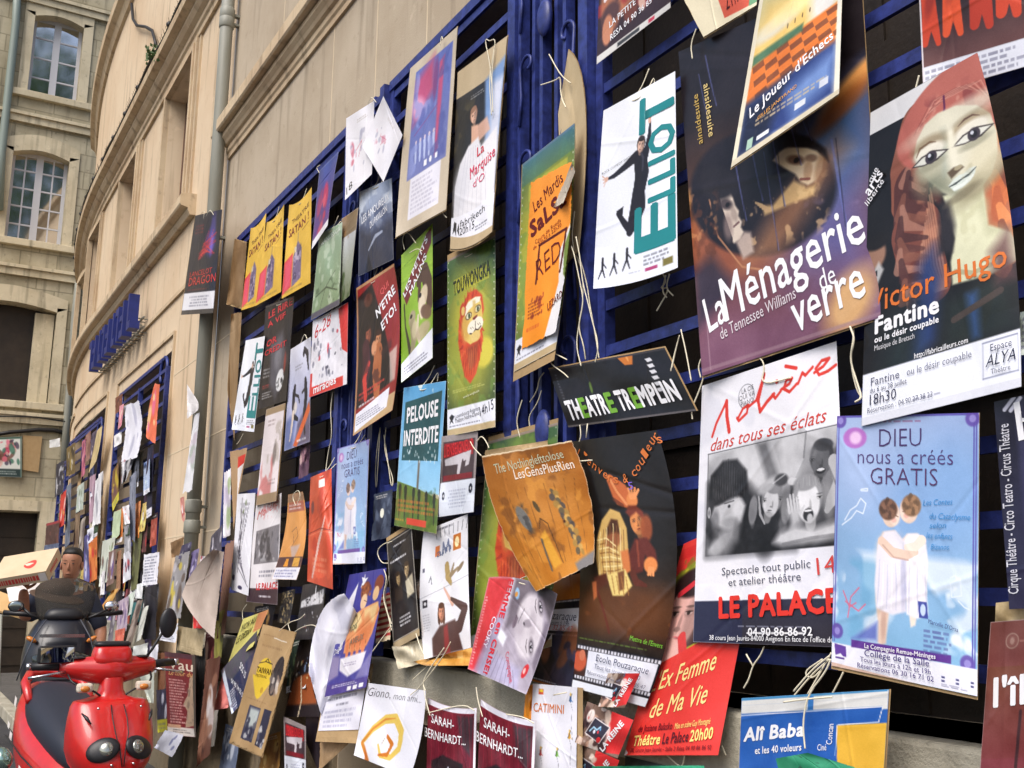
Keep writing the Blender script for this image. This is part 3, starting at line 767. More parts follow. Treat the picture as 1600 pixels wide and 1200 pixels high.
# ------------------------------------------------------------------ the large near posters
def p_jump(c, small=False):
    c.fill((232, 236, 244)); c.G(0, 0, 1, 1, (238, 240, 246), (226, 230, 242))
    m = (30, 26, 34)
    c.L([(.13, .405), (.22, .40), (.36, .375), (.5, .345)], [.014, .028, .042, .06], m)         # left arm
    c.L([(.68, .20), (.675, .26), (.63, .36)], [.018, .032, .05], m)                              # raised arm
    c.L([(.56, .36), (.585, .45), (.55, .54)], [.11, .115, .10], m)                               # trunk
    c.L([(.54, .53), (.50, .63), (.45, .725)], [.09, .08, .062], m); c.L([(.45, .725), (.38, .68), (.29, .615)], [.045, .04, .03], m)
    c.L([(.56, .53), (.58, .62), (.50, .71)], [.085, .075, .055], m); c.P([(.27, .60), (.36, .585), (.35, .63), (.28, .625)], m)
    c.E(.11, .405, .018, .014, (214, 170, 150)); c.E(.675, .185, .014, .018, (214, 170, 150))
    for k in range(4): c.L([(.11, .405), (.05+.01*k, .38+.02*k)], .007, (214, 170, 150))
    c.head(.565, .295, .038, (222, 182, 162), (46, 34, 30), 10)
    c.L([(.57, .34), (.6, .37), (.59, .43)], .014, (60, 58, 70))
    for k, x in enumerate((.09, .24, .40)):
        y = .895-.012*k
        c.E(x+.02, y-.05, .0095, .012, m); c.L([(x+.02, y-.035), (x+.02, y+.005)], [.024, .02], m)
        c.L([(x+.02, y), (x-.03, y+.055)], [.016, .009], m); c.L([(x+.02, y), (x+.055, y+.05)], [.016, .009], m); c.L([(x+.02, y-.03), (x+.07, y-.0)], .008, m)
    c.dash(.62, .875, .96, .935, 3, (90, 90, 100)); c.R(.64, .945, .78, .962, (170, 60, 110)); c.R(.84, .93, .95, .965, (120, 110, 50)); c.dash(.45, .945, .62, .952, 1, (120, 120, 130))
T_ELL = [("E", .97, .845, .97, .63, .30, (30, 128, 132), {'b': .03}), ("LLIO", .975, .615, .975, .245, .20, (30, 128, 132), {'b': .035}), ("T", .97, .235, .97, .06, .28, (30, 128, 132), {'b': .03}),
         ("ROCK COMEDY SHOW", .04, .37, .46, .335, .013, (90, 92, 100))]
poster('large near white poster of a man in black jumping beside tall teal letters',
       [(943, 173), (1055, 111), (1059, 418), (927, 451)], p_jump, T_ELL, off=.10, curl=(.0, .03, 0, .0, .012), bow={'l': (-.01, 0), 'b': (0, .02)}, group='posters of the jumping man')

def p_menag(c):
    c.fill((32, 26, 30)); c.G(0, .25, 1, .62, (34, 26, 28), (112, 66, 40)); c.G(0, .55, 1, 1, (112, 62, 48), (112, 70, 92))
    c.P([(.5, .5), (1, .33), (1, .95), (.6, .8)], (92, 92, 150), .85, .22); c.P([(.62, .42), (1, .3), (1, .56), (.75, .62)], (70, 110, 160), .8, .16)
    c.P([(0, .82), (.5, .9), (1, .8), (1, 1), (0, 1)], (120, 80, 104), .6, .12)
    c.E(.02, .47, .12, .025, (240, 170, 90), .95, .9, -18); c.E(.10, .56, .16, .03, (170, 96, 50), .7, 1, -16); c.E(.15, .66, .2, .06, (150, 84, 54), .8, 1, 25)
    c.E(.98, .30, .14, .03, (236, 160, 80), .9, 1, -28); c.E(.88, .37, .12, .03, (150, 84, 40), .8, 1, -28)
    c.E(.42, .53, .30, .185, (26, 22, 30), 1, .10, 18); c.L([(.13, .50), (.17, .62), (.30, .73), (.42, .76)], .006, (196, 140, 100), .8)
    c.P([(.30, .73), (.5, .60), (.85, .45), (.9, .5), (.52, .74)], (168, 116, 78), .7, .08); c.NC((230, 190, 140), 26, 1.1, .6, .3, .5, .8, .72)
    c.P([(.0, .70), (.12, .66), (.22, .75), (.2, .8), (0, .86)], (42, 40, 58), .8, .05)
    sk = (216, 200, 184); dk = (60, 50, 54)
    c.P([(.175, .50), (.205, .475), (.25, .485), (.275, .52), (.285, .545), (.305, .565), (.30, .58), (.318, .60), (.31, .615), (.325, .632), (.30, .65), (.262, .655), (.225, .625), (.20, .58)], sk, 1, .008)
    c.E(.19, .46, .085, .05, (34, 30, 36), 1, .4, 20); c.L([(.165, .47), (.17, .54), (.20, .60), (.235, .64)], [.03, .05, .05, .03], (34, 30, 36)); c.E(.232, .532, .03, .016, dk, .9, .7, 24); c.E(.24, .535, .010, .007, (20, 18, 22), 1, .4); c.E(.275, .57, .012, .026, (150, 132, 124), .7, .8, -20); c.L([(.268, .606), (.30, .598)], .007, (96, 64, 66), .9); c.E(.235, .60, .02, .04, (140, 120, 116), .7, .9)
    c.P([(.275, .655), (.33, .632), (.365, .64), (.375, .70), (.31, .71)], (190, 170, 158), .95, .014)
    c.P([(.515, .455), (.55, .435), (.60, .43), (.655, .445), (.70, .455), (.745, .475), (.775, .50), (.765, .535), (.735, .56), (.69, .565), (.655, .548), (.63, .52), (.575, .49)], (230, 204, 168), 1, .008)
    c.E(.635, .478, .034, .014, (110, 76, 60), .9, .7, 22); c.E(.64, .48, .011, .008, (30, 22, 22), 1, .4); c.E(.715, .49, .022, .011, (120, 84, 64), .8, .7, 20); c.E(.695, .522, .016, .028, (190, 150, 112), .9, .7, 10); c.L([(.655, .540), (.70, .548)], .008, (130, 66, 54), .9); c.E(.76, .53, .02, .05, (160, 116, 80), .7, .9, 20); c.P([(.5, .45), (.54, .41), (.64, .405), (.72, .43), (.79, .48), (.80, .52), (.75, .47), (.66, .44), (.58, .43)], (30, 24, 26), .95, .012)
    c.P([(.44, .575), (.50, .585), (.56, .56), (.62, .535), (.68, .57), (.73, .57), (.715, .60), (.60, .60), (.45, .606)], (210, 172, 116), .95, .012); c.NC((240, 206, 150), 28, .8, .5, .44, .54, .76, .62)
    for k in range(5): c.L([(.44+.012*k, .573+.006*k), (.405+.012*k, .56+.008*k)], .007, (206, 168, 120))
    c.NC((96, 54, 36), 22, .7, .6, .0, .46, .2, .7); c.NC((214, 150, 96), 26, 1.2, .5, .0, .44, .2, .66); c.NC((150, 130, 170), 14, 1.1, .35, .5, .6, 1, 1); c.NC((90, 56, 66), 10, .8, .35, 0, .82, 1, 1)
    for x, y0, y1, wd in ((.17, .05, .22, .006), (.12, .10, .28, .004), (.52, .38, .6, .006), (.30, .4, .6, .006), (.40, .38, .56, .006), (.62, .36, .5, .004), (.82, .46, .72, .008), (.47, .42, .72, .004), (.68, .36, .44, .003)):
        c.L([(x, y0), (x+.02, (y0+y1)/2), (x+.045, y1)], wd, (110, 120, 190), .5); c.L([(x+.02, y0), (x+.04, y1)], wd*.5, (20, 16, 30), .6)
    c.E(.86, .93, .10, .07, (226, 180, 110), .8, 1, -40); c.N(3.5, 9); c.L([(.055, .8), (.06, .99)], .004, (170, 140, 150), .7)
    c.L([(0, .985), (1, .99)], .01, (150, 120, 130), .6)
M_T = {'b': .012}
poster('largest poster, dark brown and violet with two pale faces and big white title',
       [(1060, 81), (1345, -42), (1378, 495), (1097, 588)], p_menag,
       [("La", .07, .885, .19, .865, .10, W_, M_T), ("Ménagerie", .18, .869, .95, .777, .125, W_, M_T), ("de", .72, .875, .80, .865, .06, W_), ("verre", .575, .966, .935, .925, .115, W_, M_T),
        ("de Tennessee Williams", .14, .916, .59, .870, .034, (214, 204, 210)), ("ainsidesuite", .145, .14, .155, .31, .026, (226, 200, 130), {'b': .01}), ("ainsidesuite", .115, .32, .105, .16, .024, (196, 164, 84), {'b': .01})],
       off=.085, curl=(0, .02, 0, 0, .01), board=(0, 0, .004, .006), strings=[[(1088, 45), (1079, 70), (1082, 92)], [(1095, 590), (1090, 570), (1104, 548)], [(1330, 490), (1335, 520), (1328, 560), (1338, 610), (1350, 625), (1358, 605)], [(1100, 588), (1092, 612), (1080, 640), (1082, 655)]])

def p_chess(c):
    c.fill((226, 220, 200)); c.G(.04, .0, .95, .5, (150, 176, 170), (238, 190, 96)); c.P([(.05, .1), (.95, .02), (.95, .45), (.05, .5)], (240, 200, 110), .7, .2)
    c.E(.25, .30, .2, .05, (206, 206, 200), .9, .9, -10); c.E(.5, .22, .3, .06, (250, 226, 160), .8, 1, -15); c.E(.82, .25, .12, .2, (220, 224, 236), .8, 1, 10)
    c.P([(.05, .47), (.95, .33), (.95, .62), (.05, .70)], (222, 120, 44), 1, .02)
    for r in range(5):
        for k in range(7):
            if (r+k) % 2 == 0:
                u, v = .06+k*.13+r*.02, .48+r*.042-k*.020; c.P([(u, v), (u+.12, v-.018), (u+.145, v+.02), (u+.02, v+.038)], (120, 66, 34), .85)
    c.P([(.05, .42), (.6, .36), (.6, .41), (.05, .475)], (64, 110, 84), .9, .02)
    for k in range(4): c.E(.42+k*.08, .33-k*.012, .006, .016, (90, 70, 50), .9, .4)
    c.P([(.05, .68), (.95, .60), (.95, .97), (.05, .97)], (44, 62, 120), 1, .05); c.P([(.05, .7), (.5, .66), (.35, .95), (.05, .97)], (26, 30, 48), .9, .1); c.P([(.5, .75), (.95, .66), (.95, .86), (.6, .95)], (120, 150, 206), .9, .12)
    c.dash(.2, .80, .9, .85, 2, (214, 190, 150)); c.R(.14, .90, .2, .96, (170, 200, 180)); c.R(.24, .915, .36, .94, W_); c.R(.6, .87, .7, .91, (220, 224, 230)); c.R(.82, .82, .9, .87, (206, 210, 220))
    c.R(0, 0, .05, 1, (222, 214, 190)); c.R(.955, 0, 1, 1, (226, 222, 206)); c.R(0, .965, 1, 1, (206, 196, 170)); c.N(3, 8)
poster('glossy orange chessboard landscape poster on thick board, tilted over the largest dark poster',
       [(1192, -30), (1318, -72), (1311, 146), (1142, 262)], p_chess, [("Le Joueur d'Echecs", .13, .775, .93, .575, .066, W_, {'b': .02}), ("GILLES JANEYRAND", .22, .815, .6, .76, .022, (222, 160, 80), {'b': .01})],
       off=.135, curl=(0, .05, 0, 0, 0), board=(.0, 0, .0, .012), res=1.15)
def p_coral(c):
    c.fill((226, 216, 186)); c.P([(.36, -.1), (1.1, -.1), (1.1, .95), (.44, .93)], (206, 92, 72)); c.dash(.45, .0, .85, .45, 3, (120, 40, 36)); c.P([(.9, 0), (1, 0), (1, .95), (.86, .95)], (110, 160, 120))
poster('cream poster with coral sheet and handwritten hour, cut off above the largest poster',
       [(1040, -55), (1200, -105), (1182, 8), (1099, 58)], p_coral, [("21h15", .50, .84, .84, .78, .19, (70, 26, 30), {'sh': .2})], off=.11, board=(0, 0, 0, .02), gloss=False)
def p_taras(c):
    c.fill((52, 32, 34)); c.blobs(26, 0, 0, 1, .75, [(150, 40, 40), (190, 120, 80), (60, 40, 44), (226, 200, 180), (120, 60, 40)], .05, .16)
    c.E(.15, .75, .09, .14, (196, 130, 96), 1, .3); c.L([(.1, .45), (.5, .2), (.9, .0)], .05, (226, 214, 214)); c.R(0, .93, 1, 1, (210, 208, 204)); c.R(.3, .945, .6, .985, (60, 60, 60)); c.R(.72, .945, .8, .985, (190, 60, 80))
poster('dark red poster with white lettering cut by the top edge, above the jumping man',
       [(938, -70), (1046, -120), (1048, 12), (932, 101)], p_taras, [("LA PETITE TARASQUE", .18, .745, 1.0, .60, .062, W_, {'b': .015}), ("RESA 04 90 36 85 43 91", .2, .875, .95, .75, .06, W_, {'b': .012})], off=.10)
def p_actors(c):
    c.fill((40, 22, 20)); c.G(0, .55, 1, .86, (40, 24, 24), (96, 60, 56)); c.N(3, 6)
    for k, (u, v, s) in enumerate(((.06, .42, .8), (.22, .36, .9), (.42, .28, 1.1), (.6, .22, 1.2), (.8, .2, 1.3), (.96, .2, 1.3))):
        col = [(196, 64, 30), (214, 80, 36), (176, 52, 26)][k % 3]
        c.L([(u, v), (u+.01, v+.2*s), (u-.03, v+.40*s)], [.10*s, .11*s, .05*s], col); c.L([(u+.02, v+.2*s), (u+.07, v+.42*s)], [.09*s, .04*s], col)
        c.L([(u, v), (u+.10, v+.05), (u+.13, v-.06)], .04*s, (190, 90, 60)); c.E(u+.01, v-.09*s, .04*s, .05*s, (206, 130, 100), 1, .3); c.E(u+.01, v-.13*s, .042*s, .03*s, (40, 22, 20), 1, .3)
        c.E(u+.03, v+.1*s, .03, .12, (120, 30, 18), .6, .8, 15)
    c.R(0, .86, 1, 1, (214, 216, 226)); c.dash(.02, .875, .8, .99, 4, (110, 110, 130)); c.G(0, 0, .012, 1, (214, 206, 210), (214, 206, 210), 'u')
poster('poster of actors in orange-red costumes, cut off by the top right corner', [(1429, -150), (1680, -240), (1672, 84), (1443, 150)], p_actors, off=.075)

def p_puppet(c):
    c.fill((20, 18, 20)); c.R(0, 0, 1, .075, (214, 214, 216))
    hc = [(116, 64, 52), (134, 80, 62), (84, 46, 42), (176, 98, 62)]
    for a, b, wd, k in (((.45, .13), (.3, .35), .16, 1), ((.36, .3), (.38, .5), .13, 2), ((.38, .45), (.5, .64), .17, 0), ((.33, .30), (.45, .42), .10, 2), ((.95, .2), (.93, .45), .12, 3), ((.88, .42), (.95, .62), .14, 3), ((.8, .5), (.84, .62), .06, 3)):
        c.L([a, ((a[0]+b[0])/2-.03, (a[1]+b[1])/2), b], [wd, wd*.9, wd*.6], hc[k])
    c.NC((96, 44, 36), 10, .3, .7, .28, .25, .6, .66); c.NC((196, 130, 100), 14, .9, .5, .28, .2, .6, .66); c.NC((60, 30, 30), 12, .9, .8, .86, .2, 1, .62)
    for k in range(9): c.L([(.42+.01*k, .5-.02*k), (.40+.02*k, .58), (.5+.01*k, .66)], .006, (204, 150, 120), .6)
    for k in range(16):
        t = k/15; c.L([(.42-.16*math.sin(t*2.6), .16+.5*t), (.40-.13*math.sin(t*2.4+.3)+.03*math.sin(k*2.3), .22+.5*t), (.47-.05*t+.04*math.sin(k*3.1), .28+.44*t)], [.018, .035, .012], [(84, 48, 44), (128, 80, 64), (170, 122, 104), (64, 36, 36)][k % 4], .75)
    for k in range(9): c.L([(.94, .18+.05*k), (.985-.03*(k % 3), .26+.05*k), (.93, .32+.045*k)], [.02, .05, .02], [(206, 110, 56), (170, 84, 46), (226, 140, 80), (110, 56, 40)][k % 4], .8)
    c.fit([(.545, .288), (.785, .252), (.71, .444)], [(.515, .247), (.84, .240), (.735, .418)], 1.16)
    c.E(.71, .155, .20, .12, (176, 98, 86), 1, .05, -12); c.NC((206, 150, 132), 14, .3, .6, .44, .05, .97, .2); c.NC((120, 52, 54), 14, .7, .6, .44, .05, .97, .2)
    for k in range(8): c.L([(.46+.02*k, .2-.012*k), (.58+.02*k, .105), (.74+.02*k, .085), (.93, .13+.01*k)], .004, [(130, 66, 60), (214, 160, 140)][k % 2], .5)
    c.L([(.66, .10), (.655, .14), (.64, .165)], .007, (92, 30, 70))
    ivory, gr = (206, 202, 178), (136, 140, 118)
    c.P([(.60, .42), (.80, .40), (.805, .54), (.90, .575), (.93, .62), (.92, .66), (.80, .69), (.625, .70), (.62, .63), (.645, .56)], (214, 214, 182), 1, .008); c.P([(.58, .44), (.635, .44), (.65, .52), (.63, .60), (.56, .60)], (40, 36, 40), .95, .02); c.P([(.79, .41), (.81, .54), (.9, .57), (.8, .57), (.76, .45)], (170, 170, 136), .7, .03); c.L([(.64, .66), (.72, .675), (.80, .66)], .012, (160, 156, 124), .7)
    c.P([(.452, .27), (.475, .22), (.53, .175), (.61, .15), (.72, .142), (.83, .16), (.89, .20), (.905, .26), (.89, .33), (.85, .385), (.79, .425), (.73, .444), (.67, .438), (.60, .408), (.53, .36), (.475, .31)], ivory, 1, .006)
    c.P([(.455, .28), (.50, .33), (.60, .37), (.70, .42), (.75, .44), (.68, .44), (.58, .40), (.50, .345)], gr, .95, .035); c.E(.56, .355, .06, .05, (120, 124, 104), .6, .9); c.E(.82, .39, .10, .03, (150, 142, 112), .8, .9, -30)
    c.P([(.615, .20), (.645, .20), (.64, .33), (.615, .36), (.60, .30)], (128, 140, 126), .85, .02); c.E(.70, .30, .05, .05, (222, 218, 198), .7, .9); c.E(.83, .33, .05, .05, (214, 206, 176), .6, .9); c.E(.70, .178, .15, .03, (220, 216, 196), .7, .9, -4); c.E(.53, .32, .04, .03, (196, 192, 166), .6, .9)
    for (u, v, rx, ro) in ((.545, .288, .042, -2), (.785, .252, .046, -5)):
        c.E(u, v-.042, rx*1.35, .026, (150, 132, 104), .75, .7, ro); c.E(u, v-.020, rx*1.15, .022, (226, 222, 208), .95, .5, ro); c.E(u+.005, v+.024, rx*1.0, .012, (150, 148, 126), .7, .8, ro)
        k = rx*1.25; rr_ = ro-13; du = k*math.cos(rad(rr_))/c.asp; dv = k*math.sin(rad(rr_))
        c.P([(u-du, v-dv+.004), (u-du*.45, v-dv*.5-.017), (u+du*.2, v+dv*.2-.020), (u+du, v+dv), (u+du*.35, v+dv*.3+.017), (u-du*.4, v-dv*.3+.017)], (48, 40, 40), 1, .003)
        c.P([(u-du*.86, v-dv*.86+.003), (u-du*.4, v-dv*.45-.012), (u+du*.2, v+dv*.2-.015), (u+du*.84, v+dv*.84), (u+du*.3, v+dv*.3+.012), (u-du*.35, v-dv*.3+.013)], (216, 216, 206), 1, .003)
        c.E(u+.006, v-.002, .0185, .0175, (58, 50, 58), 1, .2); c.E(u+.006, v-.002, .010, .0095, (22, 20, 26), 1, .3); c.E(u-.002, v-.008, .005, .005, (206, 210, 220), .95, .4)
    c.L([(.468, .275), (.49, .25), (.55, .236), (.585, .24)], [.003, .007, .006, .002], (110, 84, 62), .85); c.L([(.715, .212), (.755, .195), (.80, .188), (.835, .195)], [.002, .006, .005, .002], (90, 64, 52), .9)
    c.P([(.655, .20), (.685, .20), (.69, .31), (.70, .34), (.66, .352), (.655, .30)], (226, 222, 202), .85, .012); c.P([(.632, .350), (.665, .338), (.705, .336), (.72, .345), (.69, .356), (.65, .372)], (84, 68, 50), .95, .006); c.E(.69, .342, .012, .006, (170, 160, 130), .9, .5)
    c.P([(.632, .392), (.66, .376), (.69, .366), (.715, .366), (.745, .352), (.778, .352), (.77, .372), (.745, .392), (.70, .408), (.66, .414)], (206, 214, 206), 1, .004); c.L([(.636, .396), (.67, .390), (.705, .380), (.74, .372), (.78, .354)], [.003, .006, .004, .006, .002], (66, 74, 72)); c.L([(.66, .406), (.71, .398), (.755, .378)], .008, (226, 232, 226), .8)
    c.E(.70, .428, .05, .012, (120, 112, 88), .7, .8, -14)
    c.A, c.rs = None, 1.0
    c.NC((176, 170, 140), 16, .9, .5, .46, .16, .9, .43); c.NC((190, 188, 150), 14, .8, .5, .62, .42, .9, .69)
    c.E(.08, .475, .035, .045, (150, 112, 92), 1, .4); c.E(.09, .435, .045, .025, (22, 18, 18), 1, .5); c.P([(.02, .55), (.10, .50), (.14, .53), (.04, .62)], (190, 190, 190), .9, .01); c.P([(.05, .53), (.09, .525), (.09, .545)], K_)
    c.P([(.40, .56), (.50, .52), (.55, .62), (.50, .80), (.34, .86), (.36, .68)], (34, 56, 110), .9, .05); c.P([(.2, .7), (.36, .66), (.36, .87), (.1, .87)], (30, 40, 40), .9, .1)
    c.P([(.55, .7), (.95, .66), (1, .84), (.55, .84)], (34, 42, 40), .9, .06); c.P([(.70, .70), (.76, .70), (.77, .83), (.73, .83)], (52, 84, 140), .9, .03); c.L([(.62, .76), (.9, .72)], .02, (70, 60, 56)); c.P([(.86, .6), (.98, .55), (1, .7), (.88, .7)], (96, 60, 62), .8, .04)
    c.N(2.5, 9)
    c.R(0, .842, 1, 1, (230, 233, 244)); c.R(0, .975, 1, 1, (216, 218, 228))
    for a in ((.785, .852, .985, .8555), (.785, .852, .788, .955), (.983, .852, .985, .955), (.785, .952, .985, .955)): c.R(*a, (120, 124, 150))
    c.dash(.35, .955, .6, .965, 1, (130, 130, 150))
poster('poster of an ivory wooden puppet face with reddish hair and a white footer',
       [(1360, 176), (1527, 82), (1596, 604), (1346, 666)], p_puppet,
       [("Victor Hugo", .03, .656, .95, .656, .068, (214, 112, 44), {'b': .008}), ("Fantine", .085, .724, .52, .722, .050, W_, {'b': .045}), ("ou le désir coupable", .08, .752, .52, .752, .019, W_, {'b': .03}), ("Musique de Bretsch", .08, .777, .36, .777, .017, (206, 206, 210)),
        ("http://fabricailleurs.com", .36, .838, .70, .838, .016, W_, {'b': .01}), ("Fantine", .06, .882, .26, .882, .024, (90, 92, 112)), ("ou le désir coupable", .31, .882, .72, .882, .021, (110, 112, 130)), ("du 6 au 28 juillet", .055, .905, .31, .905, .016, (70, 72, 92)),
        ("18h30", .055, .942, .24, .942, .032, (50, 50, 70)), ("Réservation : 04.90.27.38.23", .04, .965, .48, .965, .016, (84, 86, 104)), ("Espace", .83, .882, .95, .882, .020, (60, 62, 84)), ("ALYA", .80, .922, .97, .922, .032, (40, 42, 60), {'sh': .25}), ("Théâtre", .83, .945, .94, .945, .014, (60, 62, 84)), ("que", .03, .235, .09, .20, .025, W_), ("arts", .01, .275, .13, .225, .04, W_, {'b': .02}), ("liberté", .0, .305, .14, .25, .022, W_)],
       off=.10, curl=(.01, .02, 0, 0, .015), bow={'r': (.075, 0)}, strings=[[(1436, 118), (1428, 150), (1426, 172), (1432, 180), (1440, 165), (1434, 140)]], res=1.1)
poster('narrow sliver of a pale poster at the right edge beside the puppet poster', [(1594, 488), (1640, 476), (1640, 548), (1590, 556)], lambda c: c.fill((206, 216, 206)).dash(.1, .1, 1, .9, 5, (90, 90, 120)), off=.09)

def p_mol(c):
    c.fill((234, 233, 240)); c.NC((220, 220, 230), 5, .6, .8); c.R(.07, .28, 1, .676, (70, 68, 74))
    # black and white photograph of laughing children (its own v frame)
    g = lambda x: (x, x, x+4)
    hd = lambda *q, **k: c.head(*q, **k)
    c.va, c.vb = .396, .28
    c.G(.075, .0, .99, 1, g(196), g(30)); c.P([(.28, 0), (.74, 0), (.72, .40), (.5, .5), (.36, .34)], g(206), .9, .06); c.P([(.44, 0), (.52, 0), (.60, .34), (.52, .36)], g(96), .85, .03); c.P([(.52, 0), (.60, 0), (.62, .30)], g(150), .7, .04)
    c.P([(.08, .3), (.34, .3), (.46, .5), (.62, .6), (.7, 1), (.08, 1)], g(30), .97, .05); c.E(.5, .75, .16, .3, g(24), .9, .6); c.NC(g(90), 22, 1.0, .5, .36, .5, .66, .9)
    # boy at the left: heavy fringe over a bright cheek, his raised forearm below
    c.P([(.13, .52), (.20, .50), (.32, .46), (.365, .56), (.335, .70), (.25, .78), (.15, .72), (.10, .62)], g(192), 1, .02); c.E(.31, .58, .08, .10, g(216), .7, .9); c.E(.14, .66, .06, .10, g(110), .8, .9); c.E(.25, .70, .10, .05, g(130), .6, .9)
    c.P([(.085, .44), (.10, .22), (.19, .10), (.30, .11), (.375, .24), (.385, .44), (.335, .47), (.26, .44), (.20, .50), (.13, .53), (.105, .62)], g(40), 1, .015)
    for k in range(30): c.L([(.10+.009*k, .14+.05*math.sin(k*.33)+.08*abs(k-15)/15), (.105+.0088*k, .32), (.11+.0088*k, .46+.02*math.sin(k*2.1))], .006, g(26+(k*37) % 76), .75)
    c.E(.245, .545, .020, .016, g(40), .9, .6, -12); c.L([(.21, .515), (.28, .50)], .012, g(60), .8); c.E(.092, .58, .022, .055, g(170), 1, .3); c.E(.092, .58, .01, .03, g(90), .8, .5)
    c.P([(.08, .84), (.2, .74), (.32, .70), (.30, .86), (.23, 1), (.08, 1)], g(156), .95, .06); c.E(.15, .92, .10, .09, g(186), .7, .9, -40); c.P([(.08, .74), (.16, .82), (.1, .9)], g(30), .9, .03); c.E(.30, .78, .04, .10, g(110), .6, .9)
    # girl, small boy, laughing child in front
    hd(.545, .56, .135, g(188), hair=g(120), rot=8, look=.3, long=.5, dark=g(40), lips=g(96)); c.E(.515, .42, .12, .05, g(176), .8, .7, -24); c.L([(.46, .50), (.47, .66), (.5, .75)], [.02, .03, .02], g(150))
    c.E(.615, .38, .085, .055, g(64), 1, .5); c.L([(.56, .40), (.64, .34)], .014, g(210), .6); c.E(.70, .47, .05, .09, g(88), 1, .5); c.E(.69, .41, .06, .035, g(206), 1, .4); c.E(.69, .52, .03, .05, g(50), .8, .6)
    hd(.875, .27, .145, g(96), hair=g(64), rot=6, sh=.35, dark=g(18), lips=g(60)); c.E(.87, .36, .055, .028, g(40), 1, .3); c.E(.87, .352, .045, .012, g(216), 1, .3); c.E(.82, .20, .05, .05, g(130), .5, .9)
    c.L([(.755, 0), (.74, .22), (.70, .36)], [.10, .09, .05], g(192)); c.L([(.785, 0), (.765, .22)], .02, g(120), .7); c.L([(.95, .30), (.985, .48), (.93, .62), (.9, .7)], [.12, .14, .12, .06], g(186)); c.L([(.92, .34), (.96, .5)], .02, g(110), .7)
    hd(.785, .60, .185, g(222), hair=g(146), rot=-3, sh=.32, dark=g(46), lips=g(90)); c.E(.785, .72, .060, .055, g(44), 1, .3); c.E(.795, .752, .034, .04, g(186), 1, .4); c.E(.785, .685, .045, .01, g(226), 1, .4)
    for k in range(16): c.L([(.70+.012*k, .45-.06*math.sin(k/15*3.1)), (.69+.0135*k, .50-.03*math.sin(k/15*3.1))], .006, g(110+(k*29) % 80), .7)
    for k, (x, y, l_) in enumerate(((.655, .56, .12), (.672, .53, .14), (.692, .53, .14), (.712, .56, .12))): c.L([(x, y), (x+.012, y+l_)], [.022, .032], g(196)); c.L([(x+.012, y+.02), (x+.02, y+l_)], .006, g(120), .8)
    c.P([(.66, .66), (.735, .64), (.74, .78), (.68, .82)], g(190), 1, .03); c.L([(.735, .70), (.76, .64)], [.035, .02], g(200))
    # folded arms along the bottom
    c.P([(.555, .93), (.60, .84), (.70, .80), (.82, .84), (.99, .78), (.99, .93), (.82, .955), (.62, .97)], g(198), 1, .03); c.L([(.62, .95), (.80, .92), (.98, .91)], .03, g(120), .7); c.NC(g(80), 30, .2, .6, .56, .70, .68, .86); c.E(.62, .78, .05, .07, g(150), .5, .8)
    c.va, c.vb = 1, 0; c.N(5, 16, .075, .285, .99, .672); c.L([(.07, .281), (1, .281)], .003, g(60))
    c.va, c.vb = 1, 0; c.R(0, .845, 1, 1, (38, 40, 66)); c.G(.35, .845, 1, 1, (44, 44, 64), (48, 44, 52)); c.dash(.32, .9335, .78, .942, 1, (140, 142, 160)); c.L([(.385, .962), (.75, .958)], .006, W_)
    c.E(.365, .095, .046, .046, (120, 120, 128)); c.E(.365, .095, .043, .043, (232, 231, 238))
    # hand lettered title
    r = (216, 56, 44); c.va, c.vb = .84, .0
    for ln, wd in (([(.10, .255), (.13, .20), (.21, .11)], .016), ([(.21, .11), (.215, .18), (.235, .252)], .022), ([(.30, .205), (.34, .165), (.38, .155), (.37, .19), (.31, .215), (.295, .20)], .014), ([(.38, .165), (.44, .145), (.50, .04)], .014), ([(.50, .04), (.455, .15), (.47, .20), (.52, .165), (.57, .14)], .018), ([(.56, .14), (.58, .16), (.62, .135)], .014), ([(.62, .13), (.68, .115), (.70, .095), (.66, .095), (.64, .13), (.68, .15), (.73, .125)], .014), ([(.74, .125), (.77, .085), (.79, .10), (.84, .075)], .014), ([(.85, .10), (.91, .085), (.95, .06), (.90, .06), (.86, .085), (.88, .115), (.94, .11), (.99, .095)], .014)): c.L(ln, wd, r)
    c.L([(.655, .035), (.73, .058)], .016, r); c.E(.592, .09, .01, .01, r)
poster('large white poster with red handwritten title over a grey photo of laughing children',
       [(1097, 603), (1307, 533), (1329, 1012), (1083, 1003)], p_mol,
       [("dans tous ses éclats", .09, .272, .92, .262, .048, (206, 66, 56), {'sh': .35}), ("LA CIE", .33, .082, .42, .075, .018, (110, 110, 118)), ("QUI VA", .31, .106, .43, .098, .018, (110, 110, 118)), ("PIANO", .325, .13, .42, .122, .018, (110, 110, 118)),
        ("Spectacle tout public", .20, .751, .79, .742, .028, (74, 78, 96)), ("et atelier théâtre", .25, .792, .73, .783, .028, (74, 78, 96)), ("14", .83, .768, .94, .762, .056, (206, 70, 66)), ("LE PALACE", .19, .908, .94, .888, .074, (220, 54, 44), {'b': .05}),
        ("04 90 86 86 92", .39, .972, .79, .965, .028, W_, {'b': .02}), ("38 cours Jean Jaurès-84000 Avignon En face de l'office de tourisme", .12, .990, 1.04, .985, .018, W_)],
       off=.092, curl=(0, .0, 0, 0, .012), strings=[[(1184, 555), (1196, 570), (1188, 602), (1236, 590)]], res=1.2, group=None)

